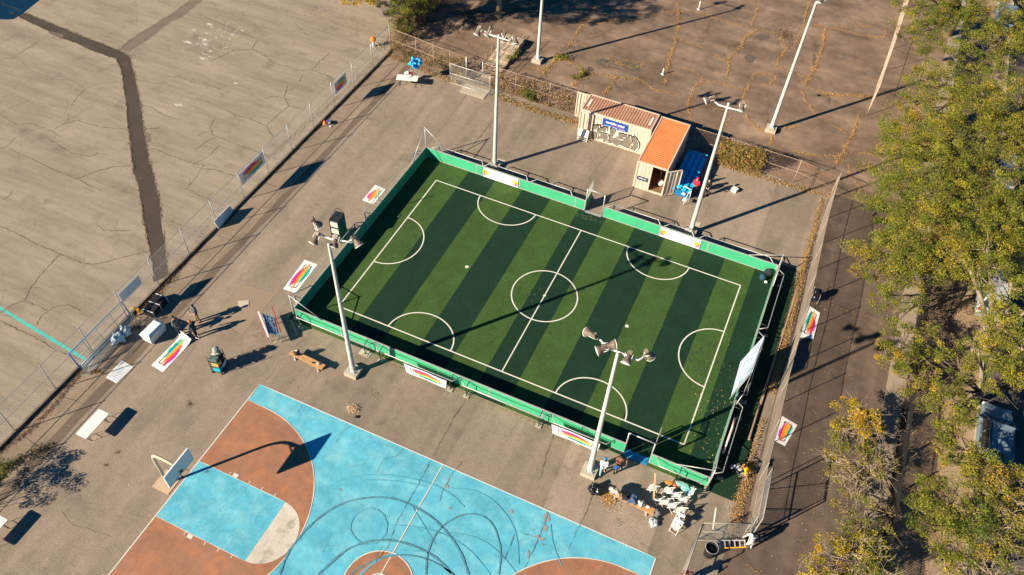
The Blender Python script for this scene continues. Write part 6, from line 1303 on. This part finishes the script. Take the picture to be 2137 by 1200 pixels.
def tree(label,base,blobs,kind,hb=2.2,tr=.28,bark=None,z0=0,dens=1.0,name='tree',trunkpts=None,group='trees along the street side',lean=(0,0)):
    bark=bark or M_bark
    o=Vector((base[0],base[1],z0)); r=empty(name,o,0,label,'tree',group)
    top=Vector((lean[0],lean[1],hb)); b=MB(); b.tube([(0,0,-.05),(lean[0]*.4+.03,lean[1]*.4,hb*.5),top],tr*1.15,10,r1=tr*.85); b.ball((0,0,.05),(tr*1.6,tr*1.6,.2),10,6); b.build('trunk',bark,r)
    QP=[];QC=[];lb=MB();tb=MB()
    for (bx,by,bz,br,kd) in blobs:
        c=Vector((bx,by,bz))-o; n=int(4300*dens*(br/2.2)**2)
        q,cl,cc=crown_cloud(c,(br,br,br*.75),kd or kind,n); QP.append(q);QC.append(cl)
        mid=top.lerp(c,.5)+Vector((nr.normal()*.3,nr.normal()*.3,.25)); lb.tube([top-Vector((0,0,.15)),mid,c],tr*.5,7,r1=tr*.18)
        for j in nr.choice(len(cc),min(len(cc),9),replace=False):
            e=Vector(cc[j]); s_=mid.lerp(c,nr.uniform(.2,1)); m2=s_.lerp(e,.5)+Vector((nr.normal()*.12,nr.normal()*.12,nr.normal()*.12)); lb.tube([s_,m2,e],.045,5,r1=.012)
            for _ in range(5 if kind in('sparse','gold') else 2):
                t=m2.lerp(e,nr.uniform(.2,1)); q_=t+Vector((nr.normal()*.5,nr.normal()*.5,nr.normal()*.3+.1)); tb.tube([t,t.lerp(q_,.5)+Vector((nr.normal()*.06,nr.normal()*.06,.04)),q_],.014,3,r1=.006)
    lb.add(tb.v,tb.f,smooth=False); lb.build('limbs',M_barkp if kind in('sparse','gold') else bark,r)
    quads('crown',np.concatenate(QP),np.concatenate(QC),LEAF,parent=r); return r
def bl(px,py,z,rad,kd=None): p=at(px,py,z); return (p.x,p.y,z,rad,kd)
T=lambda px,py: gp(px,py,0)
tree('big tree at the top of the street side whose crown meets the tall far fence',T(1978,75),[bl(1935,10,6.5,3.2),bl(1920,62,5.5,2.4,'green'),bl(1985,-20,8,3.2,'green'),bl(1990,55,6.5,2.8,'dark'),bl(1900,-25,6,2.4),bl(1925,85,5,1.6,'green'),bl(2040,30,7,2.2)],'mixed',3,.3,z0=0)
tree('tall tree at the top right corner with a bare upper branch',T(2118,95),[bl(2120,-10,8,3,'green'),bl(2125,55,6.5,2.4),bl(2075,100,7,2.6),bl(2145,110,6,2.4),bl(2060,-30,8,2.4)],'mixed',3,.28)
tree('spreading tree with leafy crown between the far fence shadow and the street',T(1982,260),[bl(1925,165,5,1.7,'sparse'),bl(1965,180,6.5,2.7),bl(2030,140,7,2.9),bl(2010,215,6.8,3.0,'mixed'),bl(1900,215,5.5,1.4),bl(2080,185,7,2.6,'green'),bl(1950,235,5.5,2.4,'gold')],'green',2.6,.3)
tree('yellowing tree above the parked white car',T(2085,300),[bl(2060,250,7,2.8,'mixed'),bl(2125,225,7.5,2.6),bl(2110,285,6.5,2.3,'gold'),bl(2025,285,6.8,2.7,'mixed'),bl(2160,290,6.5,2.5)],'mixed',2.6,.27)
tree('broad tree overhanging the alley beside the pole shadow tip',T(1965,380),[bl(1885,300,5.5,2.6,'green'),bl(1860,335,5,2.2,'mixed'),bl(1920,335,6.3,2.8,'mixed'),bl(1925,275,6,2.4,'gold'),bl(1885,395,5.2,2.3,'green'),bl(1965,330,7,2.9,'mixed'),bl(1975,280,7,2.5,'green'),bl(1870,250,5,1.6,'green')],'mixed',2.4,.3)
tree('densest tree of the street side, halfway down, reaching over the alley',T(1985,470),[bl(1870,430,5.2,2.5,'green'),bl(1925,410,6.2,2.8),bl(1975,405,7,2.9,'green'),bl(2010,450,7,2.8,'mixed'),bl(1930,465,5.8,2.6,'green'),bl(1965,500,6,2.2,'dark'),bl(1905,475,5.2,1.8,'mixed'),bl(2030,375,7,2.6,'green')],'green',2.4,.32)
tree('tree at the right edge beside the half hidden pale van',T(2105,480),[bl(2075,430,7.2,2.8),bl(2125,400,7,2.7,'green'),bl(2140,470,6.8,2.7,'mixed'),bl(2070,500,6.2,2.2,'mixed'),bl(2130,540,6,2.4,'green'),bl(2120,350,7,2.4,'mixed')],'green',2.6,.28)
tree('low golden-edged tree leaning out over the alley near the black trolley',T(1930,600),[bl(1805,548,4.0,1.7,'gold'),bl(1835,530,4.3,1.9,'mixed'),bl(1850,570,4.4,1.9,'green'),bl(1885,545,5,2.1,'green'),bl(1900,560,4.8,2.0,'mixed'),bl(1925,555,5.4,2.2,'green'),bl(1870,500,4.6,1.5,'mixed'),bl(1955,520,5.6,2.2,'sparse'),bl(1960,535,5.4,1.8,'sparse')],'green',2.0,.24,lean=(-.8,.2))
tree('thin tree with small drooping clusters at the top of the picket fence',T(1990,640),[bl(1848,628,3.6,1.05,'green'),bl(1862,655,3.4,.9,'green'),bl(1885,615,4,1.3,'green'),bl(1870,480,4.6,.6,'green'),bl(1975,545,5,1.4,'sparse')],'green',2.2,.14,dens=.9)
tree('great forked tree with thick pale limbs rising behind the picket fence',T(2045,730),[bl(2110,590,6.8,2.7,'green'),bl(2140,650,6.4,2.7,'green'),bl(2100,690,6,1.6,'mixed'),bl(2015,540,6.2,1.8,'sparse'),bl(2055,700,4.5,.8,'sparse'),bl(2135,730,6,2.0,'sparse'),bl(2060,520,7,2.0,'mixed')],'mixed',1.6,.42,bark=M_barkp)
tree('small green and gold tree growing through the picket fence beside the pale walkway',T(1935,800),[bl(1880,720,2.66,1.7,'green'),bl(1850,745,2.24,1.1,'yellow'),bl(1895,760,2.52,1.5,'green'),bl(1915,700,2.66,.9,'sparse'),bl(1935,760,2.52,1.0,'mixed'),bl(1895,795,2.24,1.0,'gold'),bl(1925,800,2.10,1.0,'gold'),bl(1950,685,2.45,.8,'mixed')],'green',1.6,.16)
tree('leafy tree standing left of the silver car roof',T(2020,850),[bl(2000,755,4.6,1.5,'green'),bl(2030,735,4.4,1.1,'green'),bl(1975,835,4.3,1.6,'green'),bl(1992,850,4.6,1.4,'mixed'),bl(2035,785,4.6,1.0,'mixed'),bl(1990,890,4.2,1.5,'mixed'),bl(1968,905,4,.9,'green')],'mixed',1.8,.2)
tree('golden topped tree hanging over the upper windscreen of the silver car',T(2110,810),[bl(2080,755,4.6,1.2,'mixed'),bl(2092,785,4.6,1.2,'gold'),bl(2128,770,4.8,1.3,'green'),bl(2070,812,4.4,.7,'green'),bl(2140,760,5,1.6,'green')],'mixed',1.8,.18)
tree('bright yellow leaved young tree in the alley nearest the lower fence shadow',T(1850,925),[bl(1765,870,2.23,1.25,'yellow'),bl(1800,880,2.36,1.20,'yellow'),bl(1775,905,1.98,1.12,'gold'),bl(1750,925,1.80,0.77,'green'),bl(1775,845,2.36,0.69,'yellow'),bl(1820,905,1.98,0.86,'gold'),bl(1785,935,1.74,0.86,'mixed')],'gold',1.2,.1,group='young trees along the pale walkway',lean=(-1.2,.6),dens=1.25)
tree('sparse half-bare young tree with orange tips beside the lower alley',T(1860,1040),[bl(1725,960,1.86,0.69,'gold'),bl(1750,955,1.86,0.77,'yellow'),bl(1770,1000,1.74,1.12,'sparse'),bl(1790,1020,1.67,1.03,'sparse'),bl(1780,1030,1.55,0.43,'dark'),bl(1820,990,1.86,1.03,'sparse'),bl(1735,990,1.61,0.69,'gold'),bl(1800,970,1.86,0.95,'sparse'),bl(1840,960,1.86,0.77,'sparse')],'sparse',1.2,.1,group='young trees along the pale walkway',lean=(-1,.3),dens=.45)
tree('muted green young tree between the half-bare one and the yellow one at the bottom',T(1865,1110),[bl(1760,1070,1.74,0.86,'sparse'),bl(1800,1080,1.86,1.12,'green'),bl(1830,1100,1.86,0.95,'green'),bl(1780,1110,1.67,0.86,'mixed'),bl(1820,1130,1.61,0.77,'green'),bl(1840,1060,1.86,0.60,'sparse')],'mixed',1.2,.1,group='young trees along the pale walkway',lean=(-.8,.3),dens=.55)
tree('yellow and olive tree cut by the bottom edge of the picture beside the alley',T(1835,1230),[bl(1740,1160,1.86,1.29,'yellow'),bl(1775,1150,2.05,1.29,'gold'),bl(1705,1195,1.74,0.95,'yellow'),bl(1800,1180,1.98,1.20,'mixed'),bl(1830,1165,1.86,1.03,'green'),bl(1760,1200,1.74,1.20,'green'),bl(1690,1170,1.61,0.52,'gold')],'gold',1.2,.12,group='young trees along the pale walkway',lean=(-.8,.2),dens=.85)
tree('wide tree with golden side below the silver car',T(2050,1010),[bl(2008,935,4.3,1.2,'mixed'),bl(2060,990,4.5,1.3,'gold'),bl(2100,1015,4.3,1.3,'gold'),bl(2060,985,4.2,1.4,'mixed'),bl(2010,965,4,1.3,'sparse'),bl(1990,930,4,1.2,'mixed'),bl(2125,1000,4.2,1.0,'sparse'),bl(2040,1030,4,1.3,'sparse')],'mixed',1.8,.2,dens=.9)
tree('round crowned tree right of the picket fence near the bottom',T(1985,1110),[bl(1955,1055,3.8,1.5,'green'),bl(1980,1060,4.2,1.9,'mixed'),bl(1965,1100,3.9,1.8,'green'),bl(2010,1085,4.2,1.6,'dark'),bl(1995,1130,3.9,1.4,'mixed'),bl(1950,1110,3.4,.9,'green')],'green',1.6,.17,dens=1.05)
tree('dry half-bare tree in the lower right corner',T(2110,1120),[bl(2085,1060,4.2,1.6,'sparse'),bl(2125,1050,4.4,1.7,'sparse'),bl(2070,1110,4,1.4,'sparse'),bl(2120,1110,4.2,1.7,'mixed'),bl(2090,1150,4,1.6,'mixed'),bl(2040,1080,4,1.1,'gold')],'sparse',1.8,.18,dens=.7)
tree('low straggly tree on the bottom edge over the dirt strip',T(2000,1225),[bl(1960,1195,3.6,1.2,'sparse'),bl(2030,1180,4,1.5,'mixed'),bl(2080,1200,4,1.6,'green'),bl(1850,1195,3,.9,'green')],'sparse',1.6,.15,dens=.6)
# bare twiggy spots of brush along the picket fence
QP=[];QC=[];tb=MB()
for k in range(420):
    y=nr.uniform(-18,6); x=23.6+nr.normal()*.45; z=abs(nr.normal())*.6+.05; p=Vector((x,y,z)); d=Vector((nr.normal(),nr.normal(),nr.normal()*.6)).normalized()*nr.uniform(.4,1.1); m=p+d*.5+Vector((nr.normal()*.1,nr.normal()*.1,.1)); tb.tube([p,m,p+d],.012,3,r1=.005)
tb.build('brush_twigs',mat('twig',(.36,.25,.16),(.28,.19,.12),rough=.9),kind='stuff')
qb=MB(); bc=at(1640,75); 
for k in range(260):
    a_=nr.uniform(0,6.28); rr=abs(nr.normal())*1.0; p=Vector((bc.x+rr*math.cos(a_),bc.y+rr*1.3*math.sin(a_),.03)); d=Vector((nr.normal(),nr.normal(),.25)).normalized()*nr.uniform(.15,.5); qb.tube([p,p+d],.012,3,r1=.006)
qb.build('dead_brush',mat('dead_twig',(.11,.07,.045),(.16,.10,.06),rough=.9),kind='stuff')
# top of the picture: ivy clad dark tree casting the big shade, shrubs beyond the corner
wb=lambda B,L:[(B[0]+x,B[1]+y,z,r_,k) for x,y,z,r_,k in L]
tree('dark ivy-clad tree at the top edge by the fence shading the upper court',(-23.5,25.2),wb((-23.5,25.2),[(0,0,2.4,1.1,'dark'),(.4,1.2,4.2,2.2,'dark'),(-1.5,.5,5.2,2.2,'dark'),(1.6,1.2,6,2.8,'dark'),(0,0,8.2,3.4,'dark'),(2.6,2.0,8,3.0,'dark'),(-1,1,11,3.2,'dark'),(2,3,10.5,3,'dark'),(0,-2.9,3.2,1.3,'dark'),(-.2,-1.9,4.6,1.8,'dark'),(1.2,-2.2,6.6,2.0,'dark'),(-.5,-4.0,8.2,2.1,'dark'),(1.5,-4.2,8.4,2.1,'dark'),(3.5,-3.2,8.4,2.1,'dark'),(5.5,-1.7,8.4,2.1,'dark'),(7.5,-.2,8.4,2.1,'dark'),(2,-1,9.8,2.4,'dark')]),'dark',3.0,.35,z0=.1,group='trees beyond the far corner',dens=1.7)
tree('dull dark tree at the top edge just left of the upper court light pole',(-17.4,30.0),wb((-17.4,30.0),[(0,.6,2.6,1.1,'dark'),(0,1,4.6,2.3,'dark'),(2,1.5,5.6,2.6,'dark'),(0,1,7.8,3.0,'dark'),(3,3,7.5,2.8,'dark'),(1.5,2,10,3.0,'dark')]),'dark',2.4,.25,bark=M_barkp,group='trees beyond the far corner',dens=1.7)
tree('bright yellow tree peeking in at the top edge beyond the fence corner',T(760,-30),[bl(735,-5,2.6,1.3,'yellow'),bl(765,-12,3,1.4,'yellow'),bl(715,-15,3,1.2,'yellow'),bl(795,0,2.4,.9,'green'),bl(750,-35,4,1.9,'yellow'),bl(705,-35,3.5,1.2,'yellow')],'yellow',1.4,.16,z0=TZ,group='trees beyond the far corner',dens=1.3)
def bush(name,label,blobs,kind,dens=1,group=None,z0=0,sz=(.13,.07)):
    p=blobs[0]; o=Vector((p[0],p[1],z0)); r=empty(name,o,0,label,'plant',group); QP=[];QC=[];b=MB()
    for (bx,by,bz,br,kd) in blobs:
        c=Vector((bx,by,bz))-o; n=int(900*dens*br**2); q,cl,cc=crown_cloud(c,(br,br,br*.8),kd or kind,n); QP.append(q);QC.append(cl)
        for e in cc[:8]: b.tube([(c.x,c.y,.0),((c.x+e[0])/2,(c.y+e[1])/2,c.z*.6),tuple(e)],.02,4,r1=.008)
    b.build('stems',M_bark,r); quads('foliage',np.concatenate(QP),np.concatenate(QC),LEAF,parent=r)
    for q in range(1): pass
    return r
bush('shrub','green shrub in the top edge between the yellow tree and the dark tree',[bl(880,8,1.2,.9,'green'),bl(800,14,1.0,.7,'dark')],'green',1.6,z0=TZ)
bush('shrub','dark green shrub at the foot of the rusty fence left of the containers',[bl(1100,190,.8,.75,'dark'),bl(1112,200,.5,.5,'green'),bl(1090,185,.6,.5,'dark')],'dark',2.4)
bush('shrub','green leafy weed beside the upper court light pole base',[bl(1215,148,.35,.5,'green'),bl(1200,160,.2,.4,'mixed'),bl(1165,120,.2,.4,'mixed'),bl(1180,118,.25,.4,'green')],'green',2)
bush('shrub','green weed beside the handrail of the steps',[bl(1068,120,.5,.45,'green'),bl(1080,108,.4,.35,'dark')],'green',2.2)
bush('shrub','dark green bush in the alley at the top of the tall right fence shadow',[bl(1823,440,.6,.65,'dark'),bl(1815,425,.5,.5,'green'),bl(1830,455,.4,.5,'dark')],'dark',2.2)
bush('shrub','dark shrub clump growing around the corner post',[(-23.5,22.3,1.6,1.2,'dark'),(-23.6,23.8,2.6,1.5,'dark'),(-22.6,24.8,3.2,1.5,'mixed'),bl(845,55,1.4,.8,'green'),bl(830,25,2.0,.9,'mixed'),bl(862,15,1.6,1.0,'mixed'),bl(870,-5,1.8,1.1,'dark')],'dark',1.4,z0=TZ)
bush('shrub','dark straggly bush on the left edge beside the kerb casting a long shadow',[bl(5,975,.25,.3,'dark'),bl(-45,995,1.5,1.2,'dark'),bl(-70,1040,1.6,1.4,'dark')],'dark',1.6)
def vine(label,p0,p1,h,th,n,kinds,sel=None,z0=.1):
    p0=np.array(p0);p1=np.array(p1); k=max(4,int(n/45)); s=nr.uniform(0,1,k); zc=nr.uniform(0,1,k)
    if sel: m=np.array([sel(a,b_) for a,b_ in zip(s,zc)]); s=s[m]; zc=zc[m]; k=len(s)
    cc=np.column_stack([p0[0]+(p1[0]-p0[0])*s,p0[1]+(p1[1]-p0[1])*s,z0+zc*h]); i=nr.integers(0,k,n); P=cc[i]+nr.normal(size=(n,3))*np.array([.16,th,.16]); P[:,2]=np.clip(P[:,2],.03,h+.35)
    cols_,w_=kinds; o=Vector((p0[0],p0[1],0)); P-=np.array(o)
    r=empty('climbing_plant',o,0,label,'plant'); quads('foliage',randquads(P,.14,.07,.1),pal(n,cols_,w_,.3),LEAF,parent=r)
    b=MB()
    for _ in range(int(12+n/300)):
        a=nr.uniform(0,1); x=(p1-p0)*a; b.tube([(x[0],x[1],0),(x[0]+nr.normal()*.3,x[1]+.03,h*.5),(x[0]+nr.normal()*.5,x[1]+.04,h*nr.uniform(.7,1.0))],.012,4,r1=.006)
    b.build('stems',M_barkp,r); return r
VC=([(.34,.22,.08),(.42,.30,.07),(.22,.20,.045),(.30,.15,.06),(.14,.15,.035)],[4,3,4,3,2]); VD=([(.40,.26,.13),(.30,.20,.10),(.25,.16,.09),(.22,.19,.06)],[3,3,3,2]); VG=([(.14,.15,.04),(.30,.22,.08),(.36,.24,.10),(.09,.11,.03)],[3,3,2,2])
vine('dense golden-brown creeper covering the fence right of the orange container',(6.9,19.1),(10.35,19.0),2.0,.22,9500,VC)
vine('thin dry creeper on the fence panels left of the small gate',(-20.6,19.95),(-15.8,19.5),1.9,.08,1800,VG,lambda a,b_:a>.35 or b_<.4)
vine('dry tan creeper on the rusty fence between the gate and the cream container',(-13.8,19.4),(-5.0,19.35),1.9,.09,3600,VD,lambda a,b_: nr.random()<.8)
vine('dull mixed creeper at the foot of the corner post fence',(-23.3,20.5),(-20.9,20.0),.9,.18,900,VG)
vine('ivy covering the fence climbing past the dark tree',(-23.55,21.0),(-23.3,33),2.3,.28,6500,([(.10,.11,.03),(.30,.22,.07),(.06,.08,.02),(.34,.18,.06)],[4,3,3,2]),z0=TZ)
# vine tree trunk shade
# ------------------------------------------------------------------ parked cars
def car(label,c,rz,paint,glass=M_glass,L=4.6,Wd=1.85,Hh=1.6,suv=True):
    r=empty('parked_car',c,rz,label,'car','cars parked along the street')
    def loft(secs):
        """secs: list of (y, halfwidth, z0, z1) -> closed rounded shell"""
        b=MB(); vs=[];n=10
        for (y,w_,z0,z1) in secs:
            e=.12*min(1,w_); vs+=[(-w_+e*.4,y,z0),(w_-e*.4,y,z0),(w_,y,z0+e),(w_,y,(z0+z1)/2),(w_-.02,y,z1-e),(w_-e,y,z1),(0,y,z1+.02),(-w_+e,y,z1),(-w_+.02,y,z1-e),(-w_,y,(z0+z1)/2)]
        fs=[]
        for i in range(len(secs)-1):
            for k in range(n): fs.append((i*n+k,i*n+(k+1)%n,(i+1)*n+(k+1)%n,(i+1)*n+k))
        fs+=[tuple(range(n))[::-1],tuple((len(secs)-1)*n+k for k in range(n))]; b.add(vs,fs,smooth=False); return b
    h=L/2; W2=Wd/2
    loft([(-h,W2*.86,.42,.80),(-h+.12,W2*.95,.34,.95),(-h+.6,W2,.28,1.0),(0,W2,.26,1.0),(h-1.3,W2,.28,.98),(h-.5,W2*.96,.30,.90),(h-.1,W2*.88,.36,.78),(h,W2*.78,.42,.66)]).build('body',paint,r)
    rr=-h+.25 if suv else -h+.7
    b=MB()
    vs=[(-W2*.93,rr,.99),(W2*.93,rr,.99),(W2*.93,h-1.15,.98),(-W2*.93,h-1.15,.98),(-W2*.74,rr+.3,Hh-.03),(W2*.74,rr+.3,Hh-.03),(W2*.74,h-2.0,Hh-.02),(-W2*.74,h-2.0,Hh-.02)]
    b.add(vs,[(0,1,5,4),(1,2,6,5),(2,3,7,6),(3,0,4,7),(4,5,6,7)]); cab=b.build('windows',glass,r)
    b=MB(); 
    for i,j in((0,4),(1,5),(2,6),(3,7)): b.bar(vs[i],vs[j],.09,.07)
    for sgn in(-1,1):
        for yy in(-.3,.75): b.bar((sgn*W2*.935,yy,.99),(sgn*W2*.745,yy-.05 if yy<h-2 else h-2.0,Hh-.03),.06,.05)
    b.add([(x,y,z) for z in(Hh-.02,Hh+.03) for x,y in((-W2*.76,rr+.26),(W2*.76,rr+.26),(W2*.74,h-1.98),(-W2*.74,h-1.98))],[(3,2,1,0),(4,5,6,7),(0,1,5,4),(1,2,6,5),(2,3,7,6),(3,0,4,7)]); b.build('roof',paint,r)
    for sgn in(-1,1):
        b=MB(); b.bar((sgn*W2*.66,rr+.5,Hh+.07),(sgn*W2*.66,h-2.2,Hh+.07),.035); b.build('roof_rail',M_dark,r)
        for yy in(-h+.85,h-.9):
            w_=MB().lathe([(.20,-.11),(.32,-.10),(.335,-.06),(.335,.06),(.32,.10),(.20,.11)],(sgn*(W2-.10),yy,.335),(1,0,0),20).build('wheel',M_blk,r); MB().lathe([(.001,.0),(.19,.012),(.2,.0)],(sgn*(W2+.005),yy,.335),(sgn,0,0),14,cap=False).build('rim',M_gal,w_)
        MB().box((sgn*W2*.72,h-.12,.68),(.34,.16,.14)).build('headlight',M_lens,r); MB().box((sgn*W2*.80,-h+.07,.86),(.26,.14,.2)).build('tail_light',mat('tail_red',(.5,.02,.01),rough=.3),r)
        MB().box((sgn*(W2+.09),h-1.45,1.02),(.2,.12,.14)).build('mirror',paint,r)
    MB().box((0,-h-.02,.45),(Wd*.86,.12,.2)).box((0,h-.0,.45),(Wd*.8,.12,.2)).build('bumper',mat('bumper_grey',(.25,.27,.28),rough=.5),r)
    MB().box((0,-h-.0,.72),(.5,.02,.12)).build('number_plate',M_wht,r); return r
M_sil=mat('silver_blue_paint',(.16,.23,.27),rough=.4,spec=.3,metal=0); M_sil2=mat('white_car_paint',(.45,.48,.50),rough=.4,spec=.3); M_dkc=mat('dark_car_paint',(.03,.05,.08),rough=.2,spec=.6)
z_=.0
def cy(px,py,z=1.6): p=at(px,py,z); return Vector((p.x,p.y,0))
p=cy(2092,902); car('silver-blue estate car seen from behind between the trees at the right edge',Vector((p.x,p.y+.3,0)),R(0),M_sil)
p=cy(2108,328); car('white car mostly hidden under the yellowing tree at the right edge',p,R(2),M_sil2)
p=cy(2085,590); car('pale car half hidden under the trees beside the densest tree',p,R(0),M_sil2)
p=cy(2110,15); car('pale blue car glimpsed at the top right corner',p,R(0),M_sil)
p=cy(2150,700); car('dark car parked in deep shade beyond the great forked tree',Vector((p.x+.5,p.y,0)),R(0),M_dkc)
